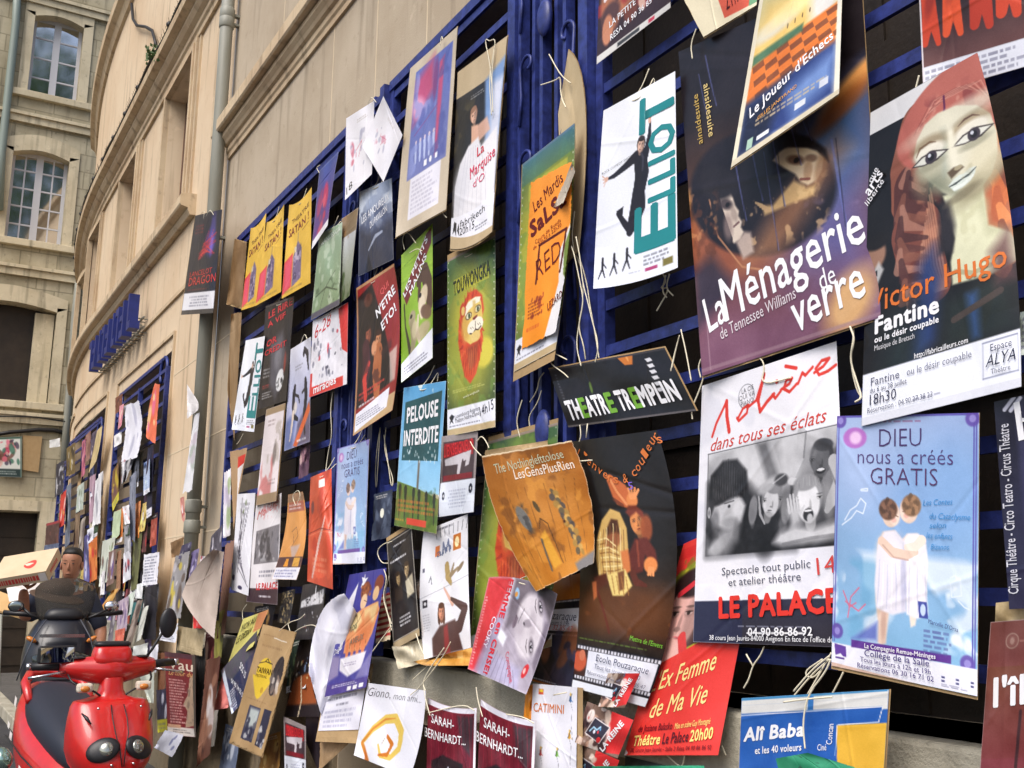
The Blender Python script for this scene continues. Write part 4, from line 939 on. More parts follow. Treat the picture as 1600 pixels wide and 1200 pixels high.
def p_sky(c, small=False):
    c.G(0, 0, 1, 1, (150, 172, 214), (128, 178, 214)); c.E(.3, .15, .25, .25, (172, 190, 226), .7, 1); c.E(.75, .3, .25, .2, (120, 160, 210), .6, 1)
    c.NC((226, 234, 244), 4, .1, .8, 0, .52, 1, .90); c.NC((110, 168, 206), 5, .3, .7, .1, .55, 1, .9); c.NC((244, 246, 250), 8, .6, .8, 0, .6, 1, .88)
    fl, sh, hl = (226, 198, 180), (186, 148, 134), (240, 220, 206)
    # plain generic pair of standing toddlers, turned away, in place of the printed painting
    c.P([(.33, .50), (.37, .455), (.45, .445), (.51, .48), (.525, .56), (.50, .63), (.525, .67), (.545, .70), (.50, .715), (.465, .70), (.43, .72), (.415, .80), (.405, .875), (.37, .885), (.345, .875), (.345, .80), (.325, .72), (.325, .63), (.335, .56)], fl, 1, .010)
    c.P([(.49, .49), (.54, .455), (.61, .45), (.665, .48), (.68, .55), (.665, .61), (.68, .66), (.665, .715), (.62, .735), (.605, .79), (.575, .80), (.56, .74), (.555, .67), (.52, .62)], hl, 1, .010)
    c.E(.47, .59, .035, .11, sh, .55, 1, 6); c.E(.395, .66, .025, .10, sh, .45, 1); c.E(.64, .62, .02, .10, sh, .6, 1); c.E(.57, .66, .02, .06, sh, .5, 1); c.E(.385, .80, .012, .07, sh, .6, 1); c.E(.40, .54, .05, .07, hl, .6, 1); c.E(.585, .54, .04, .06, (246, 230, 218), .6, 1)
    tu, tv = (226, 222, 232), (196, 196, 218)
    c.P([(.335, .505), (.38, .455), (.46, .445), (.52, .485), (.535, .56), (.53, .66), (.545, .745), (.45, .765), (.335, .75), (.315, .66), (.325, .56)], tu, 1, .010); c.P([(.50, .50), (.55, .455), (.62, .452), (.67, .49), (.685, .56), (.675, .65), (.69, .745), (.62, .765), (.545, .755), (.53, .62)], (234, 230, 236), 1, .010)
    for k in range(7): c.L([(.35+.028*k, .56+.01*(k % 3)), (.345+.032*k, .66), (.335+.034*k, .745)], [.003, .008, .004], [tv, (240, 238, 244)][k % 2], .7)
    for k in range(5): c.L([(.56+.026*k, .57), (.56+.028*k, .67), (.56+.03*k, .75)], [.003, .007, .004], [tv, (244, 240, 246)][k % 2], .7)
    c.E(.52, .62, .014, .12, (170, 170, 200), .6, .9)
    c.L([(.36, .49), (.44, .53), (.54, .535), (.60, .52)], [.035, .04, .034, .026], fl); c.L([(.37, .505), (.45, .548), (.55, .553)], .007, sh, .7); c.L([(.64, .475), (.60, .50), (.54, .505)], [.04, .034, .026], hl)
    for (u, v, hc, dx) in ((.425, .385, (110, 80, 64), .06), (.55, .365, (136, 104, 78), -.05)):
        c.E(u, v, .042, .050, fl, 1, .15); c.E(u+dx*.5, v+.012, .022, .026, hl, .8, .8); c.E(u+dx*.35, v+.022, .012, .010, (222, 160, 146), .7, .9); c.E(u-dx*.35, v-.018, .044, .042, hc, 1, .25)
        for k in range(18): c.E(u-dx*.35+.055*math.cos(k*2.4)*(.4+.03*k), v-.02+.042*math.sin(k*2.4)*(.4+.03*k), .009, .010, [tuple(int(x*1.25) for x in hc), tuple(int(x*.75) for x in hc)][k % 2], .7, .5)
        c.L([(u+dx*.55, v+.004), (u+dx*.85, v+.008)], .004, (120, 84, 70), .8)
    c.P([(.2, .86), (.34, .8), (.34, .87), (.15, .88)], (96, 110, 186), .9, .02)
    wl = (222, 232, 246)
    for q in ([(.08, .42), (.12, .38), (.17, .36), (.2, .33), (.24, .35), (.22, .39), (.17, .38), (.13, .41), (.06, .44)], [(.20, .295), (.25, .29), (.25, .30), (.20, .30), (.20, .295)], [(.83, .62), (.89, .60), (.90, .66), (.84, .67), (.83, .62)], [(.83, .6), (.86, .59), (.87, .6)], [(.88, .68), (.92, .70), (.95, .705)]): c.L(q, .005, wl)
    for q in ([(.08, .70), (.13, .76), (.18, .74)], [(.12, .80), (.14, .72), (.2, .68)], [(.1, .74), (.2, .77), (.25, .74)]): c.L(q, .006, (206, 110, 140))
    c.E(.145, .09, .06, .042, (176, 110, 190), 1, .2); c.E(.15, .09, .03, .025, (226, 190, 226), 1, .6)
    for q in (((.0, 0), (.99, 0)), ((.0, 0), (.0, .9)), ((.985, 0), (.985, 1)), ((.018, .005), (.975, .005)), ((.018, .005), (.018, .9)), ((.97, .005), (.97, .9))): c.L(q, .006, (92, 84, 170))
    for u, v in ((.03, .02), (.96, .02), (.04, .86), (.94, .895)): c.E(u, v, .03, .03, (96, 74, 160), .9, .3); c.E(u, v, .014, .014, (150, 140, 206), .9, .4)
    c.R(0, .908, 1, 1, (226, 226, 238)); c.P([(.15, .884), (.84, .876), (.84, .906), (.15, .913)], (92, 52, 140)); c.P([(.02, .91), (.11, .915), (.115, .955), (.09, .955), (.07, .945), (.03, .955)], (96, 60, 150)); c.R(.03, .96, .1, .967, (90, 60, 140))
    for k in range(3): c.R(.78+.09*k, .955, .80+.09*k, .962, (60, 60, 110)); c.R(.78+.09*k, .968, .80+.09*k, .975, (60, 60, 110))
    c.dash(.78, .98, .95, .992, 2, (90, 90, 120)); c.P([(.62, .70), (.68, .70), (.69, .76), (.63, .76)], (60, 70, 150)); c.E(.655, .73, .012, .022, (190, 206, 236))
    c.dash(.66, .795, .84, .885, 5, (84, 92, 150)); c.dash(.36, .02, .72, .032, 1, (150, 100, 140)); c.N(2, 8); c.P([(0, .985), (1, 1.01), (1, 1.02), (0, 1.01)], (206, 176, 160))
vi, bl = (96, 74, 128), (58, 134, 196)
T_SKY = [("DIEU", .33, .125, .63, .122, .070, (74, 54, 104), {'b': -.012}), ("nous a créés", .17, .192, .84, .190, .058, (84, 62, 116), {'b': -.01}), ("GRATIS", .27, .272, .74, .270, .065, (84, 54, 96), {'b': -.012}),
         ("Les Contes", .645, .345, .84, .335, .022, bl, {'sh': .3}), ("du Cataclysme", .69, .392, .95, .388, .022, bl, {'sh': .3}), ("selon", .69, .427, .80, .422, .02, bl, {'sh': .3}), ("les enfants", .67, .465, .84, .462, .022, bl, {'sh': .3}), ("Bizanos", .70, .505, .82, .50, .02, bl, {'sh': .3}),
         ("La Compagnie Remue-Méninges", .25, .9065, .74, .899, .017, W_, {'b': .015}), ("Collège de la Salle", .25, .937, .70, .930, .024, (60, 48, 116), {'b': .01}), ("Tous les jours à 12h et 19h", .22, .960, .71, .957, .018, (70, 56, 120), {'b': .008}), ("Réservations 06 30 16 71 02", .20, .985, .73, .981, .018, (70, 56, 120), {'b': .008}),
         ("Marcelle D'Orsa", .69, .775, .88, .79, .016, (60, 60, 120))]
poster('large pale blue cloud poster with two small children, under the puppet face poster',
       [(1308, 650), (1530, 645), (1527, 1088), (1299, 1040)], p_sky, T_SKY, off=.12, curl=(0, .02, 0, 0, .01), board=(0, .0, .004, .012), strings=[[(1299, 1020), (1285, 1045), (1262, 1085)], [(1296, 1030), (1270, 1052), (1240, 1088)], [(1318, 1050), (1308, 1070), (1300, 1085)], [(1285, 1045), (1268, 1062), (1255, 1050), (1285, 1030)]], res=1.25, group='posters of the blue cloud play')

def p_circ(c):
    c.fill((34, 32, 52)); c.G(0, 0, 1, 1, (28, 28, 44), (46, 44, 70)); c.L([(.3, .25), (.36, .22), (.40, .32), (.5, .38), (.8, .35)], [.02, .03, .03, .04, .05], (196, 130, 100)); c.E(.5, .62, .12, .05, (206, 140, 80), 1, .3, 60); c.P([(.2, 0), (.28, 0), (.34, .85), (.24, .85)], (70, 70, 110), .5, .03)
    c.E(.62, .55, .2, .3, (52, 44, 80), .6, .9); c.R(.2, .88, .5, .9, (190, 150, 160)); c.E(.3, .94, .035, .035, (206, 90, 50), 1, .2); c.R(.45, .92, 1, .96, (120, 120, 150)); c.N(2, 7); c.L([(.1, .05), (.2, .0)], .02, (200, 200, 216)); c.L([(.16, .06), (.26, .01)], .02, (200, 200, 216))
poster('dark violet circus poster at the right edge with lettering running up its side', [(1553, 628), (1720, 590), (1735, 945), (1577, 952)], p_circ,
       [("Cirque Théâtre - Circo Teatro - Circus Théatre", .11, .93, .13, .12, .055, (206, 206, 216), {'b': .01}), ("K", .22, .22, .75, .20, .20, W_, {'b': -.02})], off=.10)
def p_ile(c):
    c.G(0, 0, 1, 1, (112, 66, 60), (136, 58, 74)); c.G(0, .2, 1, .6, (110, 68, 50), (120, 60, 60), 'v', .7); c.E(.25, .09, .035, .035, (150, 120, 110)); c.E(.25, .09, .03, .03, (122, 78, 72)); c.E(.25, .09, .012, .016, (160, 130, 120), .8, .6); c.L([(.38, .4), (.35, .8), (.30, 1)], .016, (70, 46, 50)); c.E(.62, .74, .14, .10, (150, 150, 156), 1, .3); c.blobs(14, .5, .66, .9, .84, [(90, 90, 96), (196, 196, 196), (60, 60, 66)], .01, .04); c.N(5, 6); c.dash(.33, .085, .8, .1, 1, (160, 120, 110))
poster('red-brown poster with white lettering in the bottom right corner', [(1548, 972), (1700, 960), (1690, 1330), (1522, 1330)], p_ile,
       [("50", .42, .215, .80, .21, .10, W_, {'b': .03}), ("l'île", .10, .375, .62, .36, .125, W_, {'b': .03})], off=.11, board=(0, .0, 0, 0))
poster('tan card fragment tucked behind the red-brown poster in the bottom right corner', [(1556, 942), (1620, 935), (1620, 985), (1554, 985)], lambda c: c.fill((186, 166, 128)).N(5, 5), off=.085, name='card_scrap', cat='card', strings=None)

def p_tremp(c):
    c.fill((24, 22, 26)); c.N(2, 8); c.E(.32, .42, .03, .10, (84, 110, 40), .9, .5, 12); c.P([(.62, .0), (.76, -.02), (.72, .17), (.66, .16)], (190, 110, 40), 1, .02); c.E(.7, .06, .02, .05, (226, 160, 90), .8, .6)
    for k in range(6): c.P([(.825-.003*k, .12+.095*k), (.868-.003*k, .11+.095*k), (.875-.003*k, .165+.095*k), (.835-.003*k, .175+.095*k)], (206, 206, 212))
    c.dash(.04, .1, .06, .6, 10, (110, 110, 120), .6); c.R(0, 0, 1, .03, (60, 56, 60)); c.R(0, .97, 1, 1, (90, 84, 84))
poster('black horizontal board lettered in white and green, tied across the iron column', [(857, 577), (1038, 543), (1088, 642), (888, 668)], p_tremp,
       [("TH", .045, .885, .165, .872, .30, W_, {'b': .05}), ("E", .172, .872, .222, .868, .30, (110, 164, 52), {'b': .05}), ("ATR", .225, .868, .395, .852, .30, W_, {'b': .05}), ("E", .405, .852, .455, .848, .30, (110, 164, 52), {'b': .05}), ("TR", .49, .845, .60, .835, .30, W_, {'b': .05}), ("E", .61, .835, .66, .83, .30, (110, 164, 52), {'b': .05}), ("MPLIN", .665, .83, .945, .80, .30, W_, {'b': .05})],
       off=.115, board=(0, .02, .012, 0), name='theatre_sign', cat='sign', strings=[[(1050, 575), (1056, 545), (1064, 515), (1052, 560), (1048, 580)], [(1064, 515), (1072, 550), (1080, 595)], [(908, 572), (900, 540), (905, 505), (912, 470), (907, 445), (898, 400), (893, 385)], [(930, 566), (936, 540), (925, 500), (918, 470), (910, 440), (906, 400), (900, 370)], [(886, 562), (868, 553), (853, 546)], [(906, 664), (908, 680), (905, 690)], [(918, 662), (916, 684)]], res=1.3)

def film(c, v0, v1):
    c.R(0, v0, 1, v1, (26, 24, 34))
    for v in (v0+.006, v1-.018):
        for k in range(26): c.R(.02+k*.038, v, .044+k*.038, v+.012, (214, 214, 224))
def p_env(c):
    c.fill((26, 22, 22)); c.G(0, .45, 1, .78, (26, 22, 22), (74, 44, 26)); c.G(0, .74, 1, .83, (66, 40, 26), (30, 26, 24)); c.E(.5, .66, .3, .1, (110, 64, 34), .7, 1); c.L([(.2, .6), (.38, .76)], .012, (96, 30, 24), .7)
    fl = (214, 130, 70)
    c.P([(.34, .155), (.40, .15), (.55, .195), (.60, .235), (.585, .275), (.54, .285), (.44, .27), (.40, .24)], (190, 98, 52), 1, .008); c.L([(.38, .16), (.45, .22), (.54, .27)], .012, (226, 150, 96), .8); c.L([(.41, .25), (.5, .275)], .014, (96, 44, 28), .7)
    c.E(.60, .255, .03, .028, fl, 1, .3)
    for k in range(4): c.L([(.59+.012*k, .245), (.575+.034*k, .205+.006*abs(k-1))], [.016, .011], (226, 146, 90))
    c.head(.63, .335, .05, (208, 132, 76), None, -16, dark=(60, 24, 18), lips=(130, 40, 30)); c.P([(.52, .30), (.56, .275), (.63, .275), (.70, .30), (.70, .33), (.63, .30), (.56, .32)], (110, 46, 30), 1, .01); c.E(.72, .36, .03, .05, (150, 74, 40), .9, .5)
    c.P([(.20, .40), (.26, .33), (.36, .285), (.46, .30), (.52, .36), (.53, .44), (.50, .52), (.34, .565), (.22, .555), (.18, .48)], (206, 168, 98), 1, .008); c.P([(.30, .37), (.36, .325), (.43, .33), (.45, .38), (.40, .42), (.33, .42)], (76, 42, 26), 1, .01); c.E(.37, .41, .05, .03, (150, 84, 50), .9, .5, -20)
    for k in range(9): c.L([(.20+.01*k, .41+.017*k), (.30+.012*k, .40+.018*k), (.40+.012*k, .43+.012*k)], .006, [(236, 214, 150), (150, 106, 56)][k % 2], .9)
    for k in range(8): c.L([(.24+.035*k, .345+.008*abs(k-4)), (.21+.04*k, .46), (.23+.04*k, .55)], .005, [(236, 216, 160), (120, 80, 44)][k % 2], .8)
    c.P([(.60, .40), (.72, .395), (.80, .44), (.82, .485), (.77, .50), (.70, .46), (.68, .52), (.58, .535), (.52, .47)], (92, 36, 28), 1, .01); c.L([(.62, .41), (.64, .5)], .01, (140, 66, 44), .8); c.E(.755, .495, .035, .03, fl, 1, .3)
    for k in range(3): c.L([(.74+.02*k, .505), (.735+.025*k, .53)], .011, (226, 146, 90))
    c.P([(.45, .45), (.53, .44), (.56, .52), (.49, .54)], (206, 120, 66), 1, .01); c.P([(.30, .545), (.50, .515), (.58, .575), (.50, .615), (.38, .62)], (232, 206, 128), 1, .008); c.P([(.42, .53), (.49, .52), (.50, .59), (.45, .60)], (110, 60, 36), .9, .008)
    for k in range(4): c.L([(.36+.05*k, .545), (.40+.05*k, .61)], .006, (170, 120, 64), .8)
    c.P([(.16, .555), (.30, .535), (.33, .575), (.22, .60), (.16, .60)], (84, 42, 30), 1, .01); c.P([(.14, .575), (.19, .57), (.205, .63), (.17, .645)], (190, 104, 60), 1, .008)
    c.L([(.58, .53), (.62, .56), (.72, .57)], [.03, .03, .012], (90, 40, 28)); c.NC((150, 84, 44), 18, 1.3, .3, .0, .62, 1, .78)
    c.dash(.03, .796, .97, .803, 1, (110, 150, 60), .8); film(c, .822, .965); c.R(.16, .842, .98, .945, (224, 226, 238)); c.R(0, .842, .155, .945, (60, 34, 30)); c.E(.06, .89, .05, .04, (196, 90, 60), 1, .3); c.E(.09, .865, .02, .022, (206, 120, 90), 1, .3)
    c.P([(0, .968), (1, .968), (1, 1), (0, 1)], (222, 226, 236)); c.N(2, 9)
def arcT(s, pts, h, col):
    out = []
    for ch, (u, v, a) in zip(s, pts):
        if ch != ' ': out.append((ch, u, v, u+.052*math.cos(a), v+.052*math.sin(a)*.4, h, col))
    return out
ctr = [(.04+.055*k, .06+.14*math.sin(k/17*math.pi)**1.3-.02*k/17, .9*math.cos(k/17*math.pi)) for k in range(18)]
poster('black bowed poster of a crouching costumed dancer under an arched orange title',
       [(893, 690), (1026, 672), (1008, 1105), (893, 1074)], p_env,
       arcT("L'envers & couleurs", ctr[:3]+ctr[3:]+[(.97, .05, 0)], .036, (206, 112, 50))+[("Ecole Pouzaraque", .27, .876, .90, .885, .026, (60, 66, 96)), ("Tous les jours à 17h30", .26, .905, .83, .913, .018, (100, 104, 130)), ("Réservations au 06 32 32 85 47", .18, .932, .92, .940, .015, (120, 120, 140)), ("Mettre de l'Envers", .62, .775, .97, .785, .018, (120, 190, 60)), ("5", .58, .215, .63, .213, .028, (120, 90, 190))],
       off=.10, curl=(0, .03, 0, 0, .03), bow={'r': (.28, .0), 'l': (.12, 0)}, strings=[[(870, 728), (890, 722), (926, 719)]], res=1.15, group='posters of the crouching dancer')
def p_env2(c):
    c.fill((184, 106, 30)); film(c, .22, .98); c.R(.05, .30, .98, .50, (222, 224, 236)); film(c, .52, .98); c.R(.0, .56, 1, .9, (40, 36, 40)); c.blobs(14, .1, .58, .9, .9, [(60, 60, 90), (150, 90, 60), (40, 44, 70), (206, 160, 120)], .03, .09)
poster('lower corner of a second film-strip dancer poster, under the curled brown sheet', [(868, 905), (927, 890), (905, 1086), (826, 1062)], p_env2,
       [("Pouzaraque", -.1, .385, .74, .41, .075, (60, 66, 96)), ("Tous les jours à 19h", -.2, .44, .60, .46, .05, (100, 104, 130)), ("06 32 32 85 47", -.1, .485, .7, .50, .045, (206, 110, 110))], off=.085, strings=None, group='posters of the crouching dancer')
def p_lion(c, cut=False):
    c.G(0, 0, 1, .87, (62, 96, 58), (70, 84, 40)); c.E(.5, .45, .26, .36, (196, 186, 60), .85, 1); c.E(.3, .62, .18, .2, (150, 160, 60), .7, 1); c.E(.78, .60, .1, .08, (214, 200, 70), .9, .4)
    c.NC((110, 140, 60), 12, .5, .6)
    for k in range(22):
        for u in (.025, .975): c.E(u, .02+k*.038, .004, .004, (214, 216, 190))
    c.P([(.34, .30), (.46, .245), (.62, .245), (.74, .29), (.78, .37), (.72, .44), (.76, .52), (.70, .62), (.62, .70), (.50, .745), (.38, .70), (.30, .60), (.24, .50), (.26, .38)], (206, 74, 40), 1, .012)
    for k in range(26):
        a_ = k/26*6.28; c.L([(.51+.20*math.cos(a_), .46+.16*math.sin(a_)), (.51+.27*math.cos(a_+.12), .46+.235*math.sin(a_+.12))], [.022, .006], [(190, 58, 34), (222, 96, 50), (170, 50, 34)][k % 3], .9)
    c.P([(.36, .34), (.46, .29), (.62, .285), (.72, .32), (.75, .40), (.72, .46), (.66, .52), (.50, .535), (.38, .50), (.33, .42)], (224, 196, 104), 1, .008); c.E(.40, .43, .05, .08, (206, 160, 76), .8, .7)
    c.P([(.36, .335), (.45, .30), (.60, .285), (.71, .295), (.69, .32), (.58, .325), (.46, .345), (.40, .37)], (240, 234, 212), 1, .006); c.E(.34, .33, .035, .04, (190, 70, 44), 1, .3); c.E(.345, .335, .02, .025, (222, 190, 110), 1, .3)
    for u, v in ((.465, .375), (.645, .355)): c.E(u, v, .036, .020, (90, 60, 34), 1, .3, -8); c.E(u, v, .028, .015, (226, 222, 190), 1, .3, -8); c.E(u+.01, v, .013, .014, (70, 90, 40), 1, .3); c.E(u+.01, v, .007, .008, (16, 16, 16), 1, .3)
    c.P([(.545, .30), (.60, .30), (.63, .39), (.56, .40)], (206, 170, 86), .7, .012); c.P([(.545, .395), (.65, .385), (.635, .41), (.60, .425), (.565, .415)], (120, 44, 40), 1, .006)
    c.E(.545, .445, .058, .038, (240, 234, 214), 1, .2, -6); c.E(.665, .435, .052, .036, (240, 234, 214), 1, .2, 6); c.L([(.603, .42), (.603, .455)], .006, (90, 50, 40)); c.L([(.49, .475), (.55, .482), (.605, .462), (.66, .470), (.72, .455)], .008, (60, 36, 30)); c.E(.605, .50, .055, .03, (226, 196, 120), 1, .3)
    for k in range(4): c.E(.50+.02*k, .445+.006*(k % 2), .003, .003, (90, 60, 50)); c.E(.65+.02*k, .437+.006*(k % 2), .003, .003, (90, 60, 50))
    c.P([(.42, .55), (.66, .535), (.62, .64), (.48, .67)], (140, 66, 40), .8, .03); c.E(.52, .62, .03, .05, (170, 96, 60), .8, .6)
    for k in range(14): c.L([(.34+.02*k, .56+.012*math.sin(k)), (.38+.018*k, .70)], .006, [(150, 40, 26), (226, 110, 60)][k % 2], .6)
    c.R(.15, .135, .88, .215, (196, 190, 60), .55)
    c.dash(.12, .755, .9, .775, 2, (206, 206, 120), .7); c.R(0, .855, 1, .965, (226, 228, 238)); c.P([(.04, .90), (.10, .885), (.16, .90), (.12, .92), (.14, .94), (.09, .925), (.05, .94), (.07, .915)], (30, 30, 40)); c.dash(.05, .945, .75, .958, 1, (90, 90, 110)); c.R(0, .967, 1, 1, (190, 168, 128)); c.N(2.5, 9); c.G(0, 0, 1, .012, (150, 130, 120), (150, 130, 120))
T_LION = [("TOUWONGKA", .14, .225, .90, .195, .078, (44, 52, 34), {'b': .03}), ("Luxembourg Avignon", .17, .912, .68, .895, .022, (90, 92, 110)), ("Théâtre Notre-Dame", .17, .938, .68, .92, .022, (50, 50, 70)), ("14h15", .70, .93, .97, .905, .05, (40, 40, 60), {'b': .0}), ("www.touwongka.com", .35, .815, .68, .80, .014, (226, 226, 190))]
poster('fully visible green poster of an orange lion head above a white footer', [(699, 407), (774, 367), (774, 667), (699, 682)], p_lion, T_LION, off=.10, curl=(0, .015, 0, 0, .01), board=(.0, .03, .0, .0), group='posters of the orange lion', res=1.25)
poster('second green lion poster, mostly hidden behind the curled brown sheet', [(763, 690), (872, 660), (862, 1010), (731, 1046)], p_lion, T_LION, off=.07, curl=(0, .01), board=(.005, .02, 0, 0), strings=None, group='posters of the orange lion')
def p_brown(c):
    c.G(0, 0, 1, 1, (150, 92, 34), (186, 120, 40)); c.N(9, 3); c.NC((110, 66, 28), 7, .9, .6); c.NC((206, 142, 58), 9, 1, .5)
    for k in range(9): c.L([(.1+.1*k, .3), (.14+.09*k, .5+.03*math.sin(k*3)), (.1+.1*k, .9)], .004, (84, 52, 24), .6)
    c.E(.29, .52, .10, .05, (110, 108, 104), 1, .25, 72); c.NC((60, 58, 58), 20, .2, .7, .2, .4, .38, .66); c.E(.46, .46, .02, .05, (80, 66, 40), 1, .3, -20)
    for k in range(26):
        t = k/25; c.E(.66+.16*t+.03*math.sin(k*2.3), .38+.5*t, .016+.012*math.sin(k)**2, .03, [(84, 76, 60), (150, 118, 60), (70, 66, 66), (190, 150, 80)][k % 4], .9, .4, -25)
    c.P([(.40, .68), (.47, .64), (.54, .90), (.42, .92)], (206, 150, 50), .9, .02); c.L([(.42, .62), (.46, .55), (.52, .60), (.56, .9)], .008, (70, 46, 24)); c.L([(.40, .7), (.38, .92)], .02, (90, 80, 66)); c.E(.70, .62, .012, .012, (60, 30, 20))
    c.P([(.72, .94), (1, .9), (1, 1.02), (.75, 1.02)], (120, 116, 116), 1, .03); c.R(0, 0, 1, .012, (222, 206, 176))
poster('curled orange-brown sheet with scratched figures, hanging loose over the second lion poster',
       [(752, 712), (893, 688), (928, 880), (838, 925)], p_brown, [("The Nothinglefttolose", .13, .155, .87, .135, .075, (176, 178, 150)), ("LesGensPlusRien", .33, .225, .93, .235, .075, (222, 206, 190), {'b': .01})],
       off=.125, curl=(.0, .03, .05, 0, .03), bow={'l': (-.13, 0), 'r': (.10, 0)}, gloss=False, group=None, strings=[[(752, 712), (740, 700), (735, 690)]])
poster('flat cardboard strip showing above the curled brown sheet', [(757, 704), (856, 688), (860, 720), (757, 730)], lambda c: c.fill((176, 150, 112)).N(5, 4), off=.095, name='card_strip', cat='card', gloss=False, strings=None)
def p_femme(c):
    c.fill((206, 200, 214)); c.P([(0, 0), (.34, .0), (.16, 1), (0, 1)], (206, 50, 60), 1, .06); c.P([(.16, .7), (.3, .3), (.4, .3), (.3, 1), (.1, 1)], (150, 140, 170), .8, .06)
    c.P([(.42, 0), (1, 0), (1, 1), (.3, 1), (.36, .5)], (170, 160, 176), 1, .05); c.P([(.40, .0), (.75, .0), (.6, .35), (.42, .5)], (110, 100, 112), .9, .06); c.E(.74, .40, .31, .22, (222, 214, 222), 1, .25, 66); c.P([(.7, -.05), (1, .02), (1, .3), (.85, .15)], (90, 82, 90), 1, .06)
    c.E(.60, .46, .10, .10, (190, 180, 192), .7, .9, 60); c.E(.78, .36, .12, .05, (196, 186, 196), .7, .9, 70); c.P([(.70, -.05), (1, 0), (1, .16), (.9, .12), (.76, .1)], (60, 54, 60), .9, .05); c.P([(.94, .3), (1.0, .28), (1.0, .8), (.93, .7)], (110, 100, 116), .8, .04)
    for (u, v, ro) in ((.825, .185, 52), (.845, .565, 60)):
        c.E(u, v, .085, .040, (120, 110, 122), .8, .8, ro); c.E(u, v, .058, .022, (40, 34, 42), 1, .3, ro); c.E(u, v, .050, .016, (206, 200, 210), 1, .3, ro); c.E(u, v, .019, .018, (26, 22, 30), 1, .3); c.E(u+.012, v-.006, .006, .006, (236, 236, 244)); c.L([(u-.085, v-.05), (u-.07, v+.02), (u-.03, v+.07)], [.008, .016, .006], (80, 70, 80), .8)
    c.P([(.66, .36), (.72, .33), (.78, .38), (.74, .41), (.67, .42)], (150, 140, 152), .8, .02); c.E(.665, .39, .02, .012, (60, 52, 62), .9, .6, 40); c.P([(.53, .33), (.57, .36), (.56, .44), (.52, .47), (.50, .40)], (120, 104, 120), .9, .012); c.L([(.535, .34), (.54, .46)], .008, (60, 50, 60), .9)
    c.L([(.62, .26), (.58, .4)], .014, (120, 112, 124), .8); c.E(.87, .80, .045, .075, (206, 40, 50), 1, .2, 15); c.E(.86, .80, .02, .03, (246, 206, 200), .9, .4); c.P([(.32, .75), (.8, .8), (.85, 1), (.2, 1)], (176, 170, 200), .9, .06)
    for k in range(7): c.L([(.4+.05*k, .72+.02*k), (.32+.08*k, 1)], .012, (110, 100, 130), .5)
    c.E(.47, .14, .06, .035, (150, 190, 226), 1, .3, 60); c.E(.46, .15, .025, .025, (220, 150, 60), 1, .4); c.P([(.36, .5), (.48, .56), (.46, .66), (.34, .6)], (226, 226, 236), 1, .03)
    c.dash(.02, .2, .06, .95, 24, (246, 226, 226), .6); c.N(4, 10)
poster('shiny crumpled photo poster of a pale face lying sideways beside red lettering',
       [(764, 902), (871, 928), (822, 1085), (731, 1045)], p_femme, [("FEMME en CRISE!", .30, .02, .27, .97, .085, (214, 40, 56), {'b': .04}), ("COOKY", .20, .40, .16, .72, .07, (226, 220, 236), {'b': .02}), ("Compagnie", .52, .72, .72, .97, .06, (206, 60, 80), {'sh': -.2})],
       off=.15, curl=(.0, .03, 0, .03, .02), bow={'t': (0, -.06), 'r': (.03, 0)}, wav=.007, res=1.3)

def p_ex(c):
    c.fill((214, 58, 52)); c.R(0, 0, 1, .08, (206, 48, 46)); c.P([(.0, .16), (.8, .0), (1.1, .0), (.95, .5), (0, .64)], (176, 170, 50), 1, .01); c.NC((110, 120, 40), 16, .2, .7, 0, 0, 1, .62); c.P([(0, .22), (.9, .06), (.86, .46), (0, .56)], (60, 40, 40), 1, .01); c.R(0, 0, 1, .03, (214, 58, 52))
    c.head(.25, .36, .17, (222, 170, 160), (48, 30, 30), 8, -.3, lips=(200, 40, 60)); c.P([(0, .5), (.2, .44), (.4, .52), (.38, .6), (0, .62)], (226, 176, 166), 1, .02); c.L([(.15, .25), (.30, .22)], .03, (206, 50, 60)); c.L([(.32, .46), (.4, .56)], .05, (206, 60, 60))
    c.P([(-.1, .60), (.95, .44), (1.1, .44), (1, 1.05), (-.1, 1.05)], (216, 58, 52)); c.N(2.5, 6); c.P([(.0, .97), (.04, .99), (0, 1.01)], W_)
poster('bright red poster with slanted pale yellow title and a gold framed face',
       [(1068, 850), (1196, 792), (1122, 1180), (975, 1180)], p_ex,
       [("L'Ex Femme", .10, .70, .80, .635, .085, (240, 214, 140), {'sh': .35, 'b': .008}), ("de Ma Vie", .18, .825, .78, .775, .085, (240, 214, 140), {'sh': .35, 'b': .008}), ("de Josiane Balasko", .09, .888, .47, .882, .032, (110, 20, 34), {'b': .02}), ("Mise en scène Guy Montagné", .50, .882, .86, .868, .026, (246, 206, 120), {'b': .015}),
        ("Théâtre", .07, .955, .37, .948, .048, (244, 220, 130), {'b': .03}), ("Le Palace", .40, .948, .67, .94, .048, (84, 20, 36), {'b': .02}), ("20h00", .69, .94, .91, .93, .048, (244, 220, 130), {'b': .03}), ("38, cours Jean Jaurès - Salle 2 Résa 04 90 86 86 92", .06, .985, .92, .975, .018, (120, 20, 30), {'b': .02})],
       off=.075, curl=(0, .05, 0, 0, .01), board=None, strings=[[(1162, 1075), (1170, 1062), (1176, 1040), (1188, 1025), (1194, 1010)], [(1176, 1040), (1166, 1022)], [(1040, 1178), (1055, 1192), (1066, 1200), (1070, 1178)], [(1128, 1165), (1134, 1180)]], res=1.2)
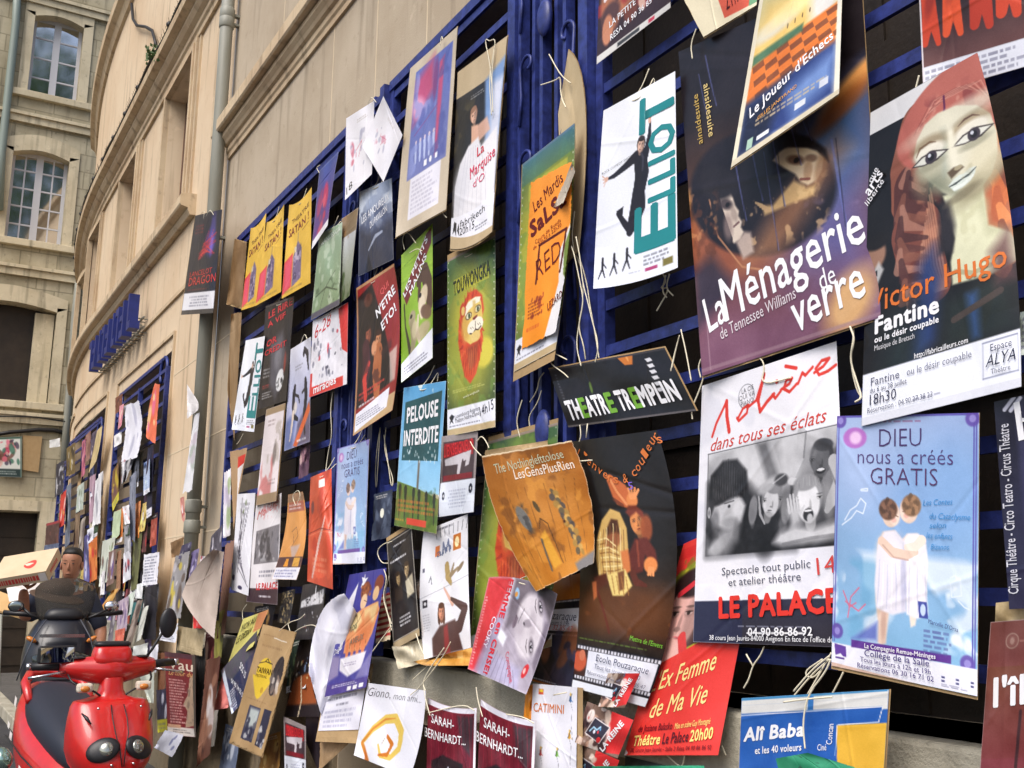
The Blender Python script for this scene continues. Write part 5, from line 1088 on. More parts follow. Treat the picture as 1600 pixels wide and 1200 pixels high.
def p_ali(c):
    c.fill((40, 92, 172)); c.va = .47; c.R(0, 0, 1, .10, (216, 216, 214)); c.P([(.0, .25), (0, .10), (1, .10), (1, .26)], (216, 216, 214)); c.P([(0, .22), (.97, .22), (.96, .43), (.70, .43), (.68, .85), (1, .85), (1, 1.1), (0, 1.1)], (40, 92, 172)); c.P([(.69, .445), (1, .445), (1, 1.1), (.71, 1.1)], (222, 174, 60)); c.R(.49, 0, .53, .22, (54, 120, 190)); c.L([(.695, .445), (.69, .85)], .01, W_); c.L([(.0, .245), (.97, .225)], .012, W_); c.L([(.97, .225), (.95, .43), (.7, .44)], .012, W_); c.va = 1; c.N(4, 5); c.P([(.0, 0), (1, 0), (.99, .012), (0, .018)], (70, 140, 190))
poster('blue and yellow cinema board with white lettering, hanging below the stone ledge', [(1159, 1091), (1389, 1077), (1374, 1330), (1150, 1330)], p_ali,
       [("Alî Baba", .03, .285, .47, .265, .085, W_, {'b': .045, 'sh': .12}), ("et les 40 voleurs", .12, .372, .46, .36, .045, W_, {'b': .02}), ("Ciné", .57, .365, .63, .365, .04, W_, {}), ("Concan", .665, .33, .67, .20, .05, W_, {})],
       off=.17, board=(0, .0, .012, 0), strings=[[(1224, 1097), (1262, 1092), (1300, 1089)], [(1258, 1170), (1254, 1130), (1262, 1085), (1290, 1050), (1298, 1030)], [(1240, 1080), (1270, 1045), (1296, 1025)]], res=1.1)
poster('bare green card leaning in front of the blue and yellow board', [(1212, 1185), (1262, 1176), (1420, 1225), (1240, 1300)], lambda c: c.fill((46, 130, 96)).N(6, 3).NC((40, 70, 60), 8, 1.3, .7), off=.22, name='green_card', cat='card', gloss=False, strings=None)
poster('green card edge at the bottom beneath the red poster', [(925, 1197), (1100, 1196), (1110, 1230), (920, 1235)], lambda c: c.fill((46, 140, 104)).N(6, 3), off=.23, name='green_card', cat='card', gloss=False, strings=None)
poster('dark board sliver under the lower edge of the red poster', [(977, 1181), (1120, 1215), (1110, 1260), (975, 1245)], lambda c: c.fill((46, 48, 46)).N(4, 4), off=.09, strings=None)
def p_lat(c):
    c.fill((120, 96, 84)); c.P([(.55, .0), (1, .0), (1, .9), (.62, 1)], (206, 46, 48)); c.blobs(30, 0, 0, .62, 1, [(226, 206, 190), (90, 60, 56), (200, 160, 140), (60, 44, 50), (236, 226, 220)], .04, .14)
    c.E(.16, .28, .12, .16, (236, 222, 216), 1, .3, 15); c.E(.13, .34, .03, .04, (214, 110, 110), .9, .5); c.P([(.26, .28), (.62, .38), (.52, .82), (.16, .70)], (44, 40, 54), 1, .01); c.L([(.26, .28), (.62, .38), (.52, .82), (.16, .70), (.26, .28)], .025, (214, 206, 206)); c.L([(.24, .62), (.3, .5), (.38, .54), (.44, .44)], .04, (150, 190, 214)); c.E(.34, .6, .04, .05, (220, 226, 240), 1, .4); c.E(.42, .58, .025, .04, (206, 50, 60), 1, .4); c.E(.48, .75, .075, .07, (206, 40, 46), 1, .3); c.E(.45, .5, .02, .04, (90, 150, 200), 1, .5)
for lb, q, of in (('topmost cartoon-face sticker with a red band, below the dancer film strip', [(950, 1052), (1000, 1052), (976, 1106), (935, 1104)], .165), ('middle and largest cartoon-face sticker with a red band, left of the bright red poster', [(918, 1096), (990, 1125), (965, 1185), (898, 1160)], .16), ('lowest cartoon-face sticker with a red band, cut by the bottom edge', [(890, 1154), (968, 1188), (945, 1245), (872, 1215)], .155)):
    poster(lb, q, p_lat, [("LA REINE", .66, .98, .86, .18, .16, W_, {'b': .05})], off=of, name='sticker', cat='sticker', strings=None, group='cartoon stickers with red bands', res=1.6)
def p_cat(c):
    c.fill((226, 226, 236)); c.R(.14, .045, .26, .10, (206, 90, 60)); c.R(.16, .05, .24, .075, (226, 200, 60))
    for u, v, col in ((.86, .12, (60, 110, 170)), (.25, .66, (190, 60, 60)), (.60, .66, (110, 170, 60)), (.85, .48, (214, 160, 40)), (.1, .98, (170, 90, 150))):
        c.E(u, v, .022, .035, col, 1, .3); c.E(u, v-.045, .014, .018, (226, 190, 90), 1, .3); c.L([(u, v), (u+.05, v+.03)], .008, col); c.L([(u, v+.03), (u+.04, v+.1), (u+.02, v+.25), (u+.06, v+.4)], .004, (90, 90, 100)); c.L([(u-.03, v+.02), (u+.03, v-.05)], .01, (60, 60, 70))
poster('white kite poster with orange lettering and tiny colourful flying figures', [(833, 1068), (902, 1074), (900, 1235), (824, 1230)], p_cat, [("CATIMINI", .04, .27, .72, .27, .085, (214, 116, 44), {'b': .01})], off=.165, board=(0, 0, .12, 0), strings=[[(865, 1086), (885, 1082)]], res=1.3)
poster('orange board edge left of the white kite-figure poster', [(822, 1072), (838, 1068), (830, 1124), (818, 1122)], lambda c: c.fill((226, 140, 40)), off=.155, name='orange_card', cat='card', strings=None)
def p_sarah(c):
    c.fill((112, 22, 40)); c.G(0, 0, 1, 1, (120, 26, 44), (90, 16, 34)); c.P([(.62, .1), (.95, .1), (.9, .6), (.7, .45)], (60, 50, 56), .9, .06)
    for k in range(12): c.L([(.05+.08*k, .1), (.1+.08*k, .6), (.06+.08*k, 1.2)], .02, [(150, 40, 60), (70, 10, 26)][k % 2], .5)
    c.P([(.1, .72), (.34, .62), (.75, .70), (.8, 1.2), (.12, 1.2)], (24, 18, 26), 1, .03); c.L([(.25, 1.2), (.36, .95), (.30, .8)], [.12, .08, .02], (206, 206, 226)); c.L([(.38, 1.0), (.46, .76)], [.05, .02], (214, 214, 230)); c.L([(.36, .98), (.56, .84)], [.05, .03], (190, 190, 214)); c.E(.6, 1.0, .06, .05, (190, 70, 50), 1, .4)
    c.R(0, 0, 1, .07, (226, 224, 236)); c.R(.955, 0, 1, 1.1, (222, 220, 230)); c.N(3, 5)
for i, (q, lb) in enumerate((([(669, 1090), (745, 1106), (742, 1235), (666, 1225)], 'left one of two dark red curtain posters, beside the golden ribbon poster'), ([(751, 1092), (838, 1126), (832, 1265), (745, 1240)], 'right one of two dark red curtain posters, beside the white kite poster'))):
    poster(lb, q, p_sarah, [("SARAH-", .08, .27, .56, .27, .105, W_, {'b': .01}), ("BERNHARDT...", -.06, .46, .80, .46, .105, W_, {'b': .01})], off=.20, curl=(0, .02, 0, 0, .015), bow={'t': (0, .05)}, group='dark red curtain posters', strings=[[(q[0][0]+40-40*(i == 0), q[0][1]+24), (q[1][0]-20, q[1][1]-6), (q[1][0]-4, q[1][1]+4)], [(q[0][0]+3, q[0][1]+28), (q[0][0]-4, q[0][1]+4), (q[0][0]-7, q[0][1]-18)]], res=1.4)
def p_giono(c):
    c.fill((228, 230, 240)); c.G(.2, 0, .7, 1, (228, 230, 240), (236, 238, 246), 'u')
    o, y, wv = (206, 120, 40), (226, 196, 96), (150, 90, 30)
    arc = [(.22, .95), (.10, .80), (.24, .58), (.42, .42), (.58, .38), (.70, .52), (.72, .72), (.62, .86), (.45, .88), (.38, .76)]
    c.L(arc, [.05, .07, .10, .12, .12, .12, .10, .08, .06, .04], y); c.L(arc[:5], [.06, .05, .04, .03, .01], o, .8); c.L([(.50, .62), (.60, .70), (.56, .84), (.42, .88)], [.05, .07, .06, .03], o); c.L(arc, .006, wv, .0); c.E(.46, .70, .03, .05, (246, 240, 230), 1, .5); c.L([(.46, .66), (.43, .74)], .01, (120, 110, 110)); c.P([(.14, .80), (.28, .98), (.34, 1.1), (.22, 1.06), (.2, .95)], (190, 100, 30), .9, .03); c.dash(.55, 1.0, .8, 1.04, 2, (150, 150, 160))
poster('white poster with grey italic title and a golden ribbon spiral, below the ledge', [(575, 1067), (665, 1079), (640, 1215), (553, 1180)], p_giono, [("Giono,", .04, .17, .44, .155, .115, (84, 84, 92), {'sh': .25, 'b': -.01}), ("mon ami...", .49, .155, .94, .145, .085, (110, 110, 120), {'sh': .25, 'b': -.01})], off=.20, curl=(0, .02, 0, .02, .0), bow={'r': (.06, 0)}, strings=[[(641, 1086), (655, 1075), (690, 1030), (704, 1003)], [(665, 1079), (660, 1068), (668, 1050), (694, 1012)]], res=1.3)
# ------------------------------------------------------------------ middle of the wall, upper rows
def p_marq(c):
    c.fill((34, 32, 30)); c.R(0, 0, 1, .16, (190, 170, 136)); c.G(0, .16, 1, .2, (40, 40, 44), (34, 32, 30)); c.NC((70, 62, 40), 12, .4, .7, 0, .2, .45, .5)
    c.P([(.62, .16), (1, .1), (1, .5), (.72, .55)], (120, 150, 196), 1, .03); c.P([(.78, .2), (1, .2), (1, .6), (.8, .55)], (214, 216, 230), .9, .05)
    c.head(.42, .31, .042, (222, 176, 150), (150, 110, 84), -14, .2); c.P([(.38, .36), (.52, .37), (.56, .46), (.40, .47)], (214, 168, 140), 1, .012); c.P([(.44, .38), (.72, .36), (.8, .44), (.55, .47)], (216, 170, 146), .9, .015)
    c.P([(.34, .46), (.55, .44), (.62, .5), (.95, .45), (1, .84), (.05, .84), (.06, .66), (.16, .54)], (226, 224, 228), 1, .015); c.E(.2, .68, .09, .14, (206, 206, 214), .6, .8, 10); c.E(.75, .62, .14, .14, (236, 234, 238), .8, .8)
    for k in range(7): c.L([(.30+.05*k, .48), (.22+.09*k, .66), (.16+.11*k, .84)], .006, (190, 190, 200), .6)
    c.P([(0, .83), (1, .80), (1, .97), (0, .935)], (230, 230, 238)); c.P([(0, .93), (1, .965), (1, 1), (0, 1)], (190, 168, 132)); c.P([(.05, .92), (.08, .85), (.14, .86), (.14, .93), (.10, .90)], (30, 30, 36)); c.P([(.16, .9), (.2, .86), (.22, .93)], (30, 30, 36)); c.dash(.6, .905, .95, .935, 2, (90, 90, 100)); c.N(2, 8); c.dash(.33, .19, .7, .215, 2, (190, 190, 190), .6)
poster('tall board poster of a figure in a white gown above a white strip',
       [(715, 113), (793, 55), (769, 362), (703, 389)], p_marq, [("fabriketh", .23, .885, .80, .855, .036, (50, 50, 58), {}), ("20h15", .23, .928, .58, .912, .04, (40, 40, 48), {}), ("La", .55, .545, .70, .535, .05, (206, 40, 66), {'b': .01}), ("Marquise", .42, .645, .95, .60, .06, (214, 50, 90), {'b': .01}), ("d'O", .5, .70, .75, .685, .04, (214, 60, 110), {})],
       off=.12, curl=(.0, .03, 0, 0, .012), bow={'r': (-.02, 0), 'b': (0, .03)}, board=(.0, .0, .02, .01), strings=[[(765, 64), (775, 60), (770, 90), (764, 120), (768, 180)], [(765, 64), (757, 60), (765, 95), (768, 130)], [(772, 78), (768, 120), (770, 175)]], res=1.3)
def p_blu(c):
    c.fill((196, 182, 160)); c.G(.16, .06, .93, .70, (92, 106, 176), (112, 120, 176)); c.P([(.2, .12), (.55, .05), (.6, .25), (.2, .38)], (190, 74, 110), .9, .08); c.E(.3, .3, .1, .06, (226, 170, 200), .8, .8, 30); c.P([(.68, .12), (.78, .1), (.76, .62), (.70, .65)], (196, 76, 116), .9, .02); c.E(.62, .2, .03, .12, (120, 60, 120), .8, .6)
    for k in range(5): c.L([(.3+.09*k, .52), (.32+.09*k, .62)], [.03, .02], (196, 206, 236), .8); c.E(.3+.09*k, .50, .012, .012, (206, 190, 206))
    c.NC((140, 150, 206), 8, .4, .7, .16, .06, .93, .7); c.NC((70, 80, 150), 7, .6, .6, .16, .06, .93, .7); c.L([(.25, .45), (.7, .36)], .01, (130, 80, 140), .8)
    c.R(.5, .64, .56, .675, W_); c.E(.63, .655, .016, .018, W_); c.R(.72, .64, .76, .67, W_); c.R(.24, .70, .84, .94, (224, 222, 232)); c.dash(.28, .72, .8, .92, 8, (160, 156, 176), .5); c.N(2.5, 7)
poster('washed blue and pink poster on tan board, high left of the gowned figure poster', [(641, 107), (715, 41), (697, 327), (618, 371)], p_blu, [], off=.12, curl=(.0, .04, 0, 0, .0), board=(.0, .0, .01, .008), bow={'l': (-.02, 0)}, strings=[[(688, 70), (690, 55), (692, 62)], [(694, 322), (690, 332), (698, 340)]], res=1.2)
def p_scr(c): c.fill((230, 228, 234)); c.blobs(16, .2, .3, .8, .75, [(206, 150, 170), (170, 170, 190), (220, 190, 200), (190, 90, 110)], .02, .06, .7); c.L([(.4, .5), (.6, .42), (.5, .6)], .012, (190, 60, 90), .8); c.dash(.4, .1, .8, .16, 2, (170, 160, 150), .6)
poster('left white flyer with pink scribbles hanging above the dark storm poster', [(541, 185), (585, 157), (581, 272), (539, 313)], p_scr, [("18", .06, .955, .28, .92, .09, (40, 40, 44), {})], off=.11, curl=(0, .03), group='white flyers with pink scribbles', strings=[[(575, 163), (580, 150), (588, 160)]], res=1.3)
poster('right white flyer with pink scribbles twisted into a diamond', [(599, 150), (629, 211), (599, 284), (566, 229)], p_scr, [], off=.13, curl=(.02, .02), group='white flyers with pink scribbles', strings=None, res=1.4)
def p_sm(c): c.G(0, 0, 1, .9, (70, 84, 150), (96, 60, 120)); c.blobs(12, .2, .4, .7, .9, [(190, 50, 80), (150, 60, 110), (206, 90, 110)], .03, .1); c.R(0, .9, 1, 1, (222, 220, 226))
poster('small blue and crimson poster hanging left of the two white flyers', [(499, 267), (529, 237), (512, 352), (487, 390)], p_sm, [], off=.11, curl=(0, .03), bow={'r': (-.06, 0)}, strings=[[(499, 270), (494, 262), (500, 258)]], res=1.3)
def p_storm(c):
    c.G(0, 0, 1, 1, (176, 190, 216), (40, 42, 60)); c.NC((220, 228, 240), 4, .1, .7, 0, 0, 1, .35); c.NC((70, 80, 110), 5, .0, .8, 0, .25, 1, .8); c.P([(0, .45), (.4, .55), (1, .5), (1, 1), (0, 1)], (44, 46, 62), .8, .12); c.L([(.3, .75), (.5, .62), (.7, .6)], [.02, .05, .03], (190, 200, 220), .7); c.P([(.2, 1), (.3, .8), (.42, 1)], (24, 24, 34)); c.N(3, 6)
poster('dark storm-sky poster with jagged white lettering, below the white flyers', [(562, 300), (612, 278), (615, 405), (560, 432)], p_storm, [("LES AMOUREUX", .08, .40, .92, .25, .09, W_, {}), ("DU PAVILLON", .35, .50, .85, .38, .08, W_, {})], off=.095, curl=(0, .02), strings='auto', res=1.35)
def p_sat(c):
    c.fill((220, 176, 66)); c.G(0, 0, 1, 1, (228, 186, 76), (214, 172, 60)); c.P([(0, .62), (.32, .55), (.32, .92), (0, .97)], (206, 60, 66), 1, .01); c.P([(.05, .64), (.30, .58), (.28, .9), (.05, .95)], (220, 80, 110), .8, .05)
    c.P([(.34, .60), (.5, .44), (.66, .55), (.66, .88), (.34, .93)], (112, 96, 130), 1, .012); c.NC((190, 176, 190), 16, .4, .8, .34, .48, .66, .9); c.NC((60, 46, 80), 18, .6, .8, .34, .48, .66, .9); c.L([(.5, .44), (.5, .36)], .012, (90, 80, 100)); c.R(.4, .5, .46, .56, (206, 196, 170)); c.dash(.1, .93, .95, .975, 1, (150, 120, 60)); c.L([(.66, .36), (.9, .33)], .008, (110, 70, 40)); c.N(3, 7)
for i, (q, lb) in enumerate((([(392, 356), (416, 332), (405, 476), (377, 485)], 'leftmost of three yellow posters with a patterned tower, beside the brown card flap'), ([(417, 347), (444, 319), (439, 456), (399, 478)], 'middle one of three yellow posters with a patterned tower'), ([(452, 320), (487, 292), (485, 442), (440, 467)], 'rightmost and largest of three yellow posters with a patterned tower'))):
    poster(lb, q, p_sat, [("THEATRE", .2, .22, .9, .16, .045, (96, 60, 50), {'b': .01}), ("SATAN !", .1, .36, .9, .30, .085, (120, 40, 46), {'b': .02})], off=.09+.008*i, curl=(0, .03), bow={'t': (0, .05)}, group='yellow tower posters', strings='auto' if i else None, res=1.5)
def p_lance(c):
    c.fill((30, 30, 46)); c.E(.7, .3, .2, .12, (66, 60, 140), .9, 1); c.E(.75, .2, .12, .2, (90, 80, 170), .6, 1)
    for k in range(16): c.L([(.35+.03*(k % 5), .46-.004*k), (.55+.08*math.cos(k*1.3), .34+.05*math.sin(k*1.9)), (.75+.14*math.cos(k), .3+.12*math.sin(k*1.7))], .012, [(190, 40, 50), (150, 30, 60), (206, 60, 60)][k % 3], .8)
    c.E(.75, .33, .06, .1, (150, 110, 220), .5, 1); c.R(0, .785, 1, .955, (226, 226, 232)); c.dash(.2, .815, .85, .93, 4, (120, 120, 140), .7, mid=True); c.R(0, .955, 1, 1, (70, 66, 66)); c.dash(.1, .745, .9, .765, 1, (150, 50, 50), .7); c.dash(.1, .1, .5, .2, 3, (150, 40, 50), .7)
poster('dark poster with a red scaly figure tied to the grey drainpipe', [(305, 337), (347, 327), (333, 489), (283, 492)], p_lance, [("LANCELOT", .12, .625, .85, .605, .05, (196, 50, 46), {}), ("DRAGON", .12, .715, .98, .695, .08, (206, 56, 50), {'b': .0})], off=.19, curl=(0, .0, 0, 0, .02), board=(.01, 0, .01, 0), strings=[[(322, 338), (328, 326), (334, 336)], [(314, 334), (320, 328), (318, 342)]], res=1.4)
def p_grn(c): c.G(0, 0, 1, 1, (150, 172, 146), (120, 140, 104)); c.NC((200, 210, 190), 6, .5, .5); c.L([(.1, .75), (.5, .7), (.9, .8)], .02, (60, 70, 50), .8); c.L([(.3, .95), (.45, .7), (.8, .55)], .014, (60, 66, 50), .7); c.NC((70, 86, 60), 9, .6, .7, 0, .6, 1, 1); c.R(0, .93, 1, 1, (80, 76, 90))
poster('pale green faded poster with branches, left of the dark storm-sky poster', [(499, 366), (535, 347), (530, 476), (486, 500)], p_grn, [("FRANCESCA", .08, .16, .92, .09, .055, (220, 226, 216), {'b': .01})], off=.11, curl=(0, .02), strings='auto', res=1.3)
def p_land(c): c.G(0, 0, 1, 1, (140, 116, 86), (120, 120, 110)); c.G(0, .25, 1, 1, (190, 192, 196), (110, 120, 90)); c.NC((70, 90, 50), 6, .4, .8, 0, .5, 1, 1); c.NC((150, 110, 70), 9, .7, .6, 0, 0, 1, .3)
poster('weathered landscape poster edge behind the pale green faded one', [(534, 342), (560, 324), (546, 462), (529, 476)], p_land, off=.09, curl=(0, .03, 0, .02), strings=None)
def p_or(c):
    c.fill((36, 30, 34)); c.R(0, .0, 1, .02, (90, 80, 80)); c.P([(.3, .4), (.7, .3), (.9, .6), (.6, .95), (.35, .8)], (96, 94, 104), .8, .1); c.E(.6, .55, .1, .12, (130, 128, 136), .7, .9); c.E(.72, .78, .12, .10, (220, 220, 222), 1, .2, -30); c.blobs(10, .6, .72, .85, .86, [(30, 30, 34)], .008, .02); c.dash(.1, .62, .4, .72, 3, (190, 190, 190), .7); c.E(.85, .62, .03, .1, (150, 50, 40), .8, .6)
    c.dash(.1, .78, .4, .82, 2, (190, 60, 60), .8); c.dash(.1, .85, .5, .92, 3, (190, 190, 190), .7); c.N(3, 6)
poster('dark grey poster with stacked red lettering, below the yellow tower posters', [(415, 478), (460, 462), (447, 626), (404, 640)], p_or, [("LE RIRE", .15, .14, .95, .08, .065, (196, 46, 56), {'b': .03}), ("A VIF", .15, .23, .75, .18, .055, (196, 46, 56), {'b': .03}), ("OR", .15, .42, .5, .39, .06, (196, 46, 56), {'b': .03}), ("CREDIT", .1, .50, .85, .46, .05, (196, 46, 56), {'b': .03})], off=.10, curl=(0, .02), strings='auto', res=1.4)
poster('small far white poster of the jumping man, at the left end of the bars', [(384, 532), (414, 525), (397, 675), (362, 671)], lambda c: p_jump(c), T_ELL[:3], off=.11, curl=(0, .02), group='posters of the jumping man', strings=[[(380, 678), (374, 690), (370, 694)]], res=1.6)
def p_danc(c):
    c.G(0, 0, 1, 1, (214, 214, 226), (140, 146, 190)); k = (34, 30, 40)
    c.P([(0, .72), (.45, .65), (.3, 1), (0, 1)], (96, 110, 160), 1, .06); c.P([(.5, .78), (1, .6), (1, 1), (.4, 1)], (90, 80, 100), .9, .05)
    c.E(.32, .42, .035, .04, k, 1, .2); c.L([(.3, .46), (.28, .58), (.34, .7), (.5, .74)], [.09, .08, .06, .04], k); c.L([(.3, .48), (.5, .52), (.55, .58)], .03, k); c.L([(.3, .66), (.25, .84), (.2, .92)], [.06, .04, .02], (206, 190, 176)); c.E(.38, .62, .05, .06, (216, 206, 196), .8, .5)
    c.E(.78, .40, .035, .04, k, 1, .2); c.L([(.8, .44), (.82, .56), (.76, .72), (.8, .9)], [.08, .09, .07, .04], k); c.L([(.82, .46), (.66, .5)], .03, k); c.L([(.7, .08), (.84, .14), (.9, .3)], [.05, .07, .03], k); c.E(.68, .12, .03, .04, k, 1, .3)
    c.P([(.35, .98), (.95, .62), (1, .70), (.5, 1.0)], (206, 96, 50), 1, .01); c.dash(.3, .2, .7, .26, 2, (120, 120, 130)); c.dash(.5, .93, .95, .97, 1, (230, 230, 236)); c.N(3, 7)
poster('poster of black dancing silhouettes over an orange slanted band, left of the second column', [(454, 546), (486, 526), (484, 690), (444, 705)], p_danc, off=.10, curl=(0, .02), strings=[[(470, 536), (476, 520), (480, 530)]], res=1.5)
def p_mir(c):
    c.fill((222, 220, 228)); c.P([(.74, .02), (1, 0), (1, .62), (.86, .55)], (206, 50, 50), 1, .01); c.blobs(34, .06, .25, .96, .82, [(60, 60, 76), (110, 110, 130), (206, 206, 214), (150, 150, 166), (190, 40, 60)], .012, .04, .8); c.E(.25, .63, .2, .06, (226, 226, 232), 1, .3); c.R(0, .88, .9, 1, (206, 60, 56)); c.R(0, .7, .06, 1, (206, 60, 56)); c.N(4, 12)
poster('scribbled white and red poster with big red numerals, above the second blue column', [(489, 501), (544, 472), (542, 600), (483, 621)], p_mir, [("6-28", .08, .26, .55, .17, .16, (196, 40, 56), {'sh': .2}), ("miracles", .12, .975, .72, .94, .10, W_, {'b': .02})], off=.105, curl=(0, .02), strings='auto', res=1.5)
def p_wist(c):
    c.fill((140, 40, 40)); c.P([(.03, .08), (.42, .04), (.86, .72), (.9, .8), (.03, .84)], (36, 26, 26), 1, .015); c.E(.3, .14, .07, .05, (90, 50, 40), .9, .4); c.head(.28, .38, .055, (150, 84, 64), (40, 24, 24), -6); c.head(.52, .46, .055, (206, 140, 100), (60, 36, 30), 8)
    c.L([(.22, .46), (.25, .6), (.2, .8)], [.11, .12, .08], (70, 36, 40)); c.L([(.52, .54), (.5, .66), (.54, .82)], [.12, .13, .09], (170, 100, 60)); c.L([(.30, .58), (.2, .66), (.26, .8)], [.04, .06, .05], (196, 60, 50)); c.E(.42, .5, .04, .05, (214, 150, 110), 1, .4); c.NC((60, 34, 34), 12, .5, .6, .05, .5, .85, .82)
    c.dash(.08, .74, .8, .80, 2, (206, 70, 60), .8); c.dash(.1, .82, .5, .845, 1, W_, .8); c.P([(.78, .6), (.95, .58), (.95, .8), (.84, .8)], (206, 190, 180), .8, .02); c.R(0, .88, 1, 1, (190, 160, 120)); c.P([(.03, .87), (.85, .83), (.83, .95), (.02, .985)], (226, 226, 236)); c.dash(.06, .89, .8, .95, 4, (90, 90, 110), .7); c.R(0, 0, 1, .022, (176, 136, 96)); c.R(0, 0, .025, 1, (176, 136, 96)); c.N(3, 8)
poster('dark red and black poster of two actors beside slanted white lettering', [(557, 450), (615, 412), (613, 641), (552, 681)], p_wist, [("QUI", .62, .17, .82, .135, .045, (206, 90, 90), {'b': .02}), ("N'ETRE", .50, .31, .95, .21, .065, W_, {'b': .035}), ("ETO!", .62, .42, .94, .34, .065, W_, {'b': .03})], off=.11, curl=(0, .03), bow={'r': (.16, 0), 'l': (.06, 0)}, board=(.01, 0, .01, .0), strings='auto', res=1.5)
def p_frog(c):
    c.fill((140, 178, 50)); c.G(0, 0, 1, 1, (150, 188, 60), (120, 160, 44)); c.P([(.05, .33), (.80, .03), (.96, .02), (.95, .14), (.18, .44)], (112, 44, 44), 1, .008); br = (84, 62, 50)
    c.L([(.55, .35), (.75, .30), (.85, .42), (.92, .60)], [.06, .12, .14, .08], br); c.L([(.6, .36), (.58, .48)], .05, br); c.E(.70, .50, .10, .07, (206, 190, 160), 1, .2, -60); c.E(.68, .56, .05, .09, (220, 206, 180), 1, .3); c.E(.62, .46, .02, .018, (30, 30, 30), 1, .3)
    c.L([(.10, .42), (.14, .6), (.24, .74), (.3, .84)], [.02, .02, .04, .05], (60, 52, 40)); c.E(.36, .58, .06, .06, (160, 150, 120), 1, .3); c.E(.33, .56, .02, .016, (40, 40, 30)); c.L([(.36, .62), (.42, .74), (.36, .84)], [.08, .10, .06], (150, 140, 110)); c.E(.44, .68, .05, .07, (196, 186, 150), .9, .5); c.E(.80, .62, .10, .05, (110, 84, 66), 1, .3, 30); c.L([(.55, .6), (.52, .72), (.60, .8)], [.03, .05, .04], (200, 186, 160)); c.E(.7, .74, .12, .06, (176, 160, 130), .9, .4)
    c.P([(0, .86), (1, .78), (1, 1), (0, 1)], (224, 226, 236)); c.dash(.08, .90, .9, .97, 3, (80, 80, 100), .7); c.dash(.1, .10, .5, .12, 1, (90, 120, 40), .7); c.N(3, 8)
poster('bright green poster with cartoon creatures and a slanted maroon title band', [(627, 399), (676, 349), (676, 559), (627, 598)], p_frog, [("LES PETITS", .12, .365, .85, .085, .055, W_, {'b': .02}), ("MALINS", .32, .395, .82, .21, .055, W_, {'b': .02})], off=.105, curl=(0, .02), strings=[[(632, 390), (628, 372), (636, 360), (650, 380)], [(640, 395), (652, 388), (660, 392)]], res=1.5)
def p_pel(c):
    c.G(0, 0, 1, .75, (84, 156, 206), (150, 200, 232)); c.NC((226, 232, 226), 10, .7, .9, .2, .0, .8, .1); c.P([(0, .68), (.5, .72), (1, .78), (1, 1), (0, 1)], (96, 120, 52), 1, .006); c.NC((120, 110, 50), 12, .4, .6, 0, .72, 1, 1); c.NC((60, 90, 40), 12, .5, .6, 0, .7, 1, 1)
    c.R(.48, .52, .53, .73, (110, 106, 100)); c.P([(.07, .11), (.93, .06), (.93, .53), (.07, .53)], (34, 78, 84)); 
    for k in range(26): c.E(.1+.8*c.rng.random(), .44+.10*c.rng.random(), .006, .012, (206, 222, 226), .8)
    for u in (.08, .22, .42, .55, .72, .9): c.E(u, .705+.06*u, .018, .014, (34, 34, 30)); c.L([(u, .72+.06*u), (u+.01, .8+.06*u), (u+.02, .95)], [.05, .03, .01], (40, 44, 34), .9)
    c.dash(.05, .80, .95, .90, 3, (196, 110, 50), .7); c.R(.3, .93, .75, .975, (206, 70, 50)); c.dash(.02, .94, .28, .965, 1, (206, 150, 50)); c.N(3, 8)
poster('poster of a dark green lawn sign against blue sky, left of the lion poster', [(631, 606), (697, 595), (682, 834), (616, 821)], p_pel, [("PELOUSE", .14, .26, .86, .225, .105, W_, {'b': .04}), ("INTERDITE", .10, .425, .90, .40, .105, W_, {'b': .04})], off=.115, curl=(0, .02), strings='auto', res=1.6)
def p_ens(c):
    c.fill((150, 140, 140)); c.R(.06, .08, .94, .58, (70, 56, 62)); c.R(.09, .1, .9, .28, (150, 36, 44)); c.P([(.12, .3), (.85, .22), (.80, .40), (.7, .42), (.72, .34), (.6, .36), (.56, .50), (.48, .52), (.5, .38), (.14, .38)], (196, 190, 196), 1, .012); c.E(.63, .35, .02, .03, (70, 56, 62)); c.R(.1, .5, .9, .57, (120, 30, 40)); c.R(0, .585, 1, 1, (214, 220, 232)); c.E(.12, .75, .04, .05, (40, 44, 60)); c.E(.88, .70, .05, .06, (40, 44, 60)); c.E(.12, .75, .015, .02, W_); c.E(.88, .70, .015, .02, W_); c.dash(.25, .68, .78, .92, 6, (150, 156, 180), .6, mid=True); c.N(2, 8)
poster('small poster of a grey hand on maroon, hanging right of the lawn sign', [(690, 682), (747, 673), (740, 800), (685, 808)], p_ens, [("L'ENSEIGNEUR", .1, .27, .9, .22, .14, (206, 50, 56), {'b': .02})], off=.12, board=(.0, 0, .0, 0), strings=[[(745, 690), (752, 680), (760, 690), (764, 700)]], res=1.6)
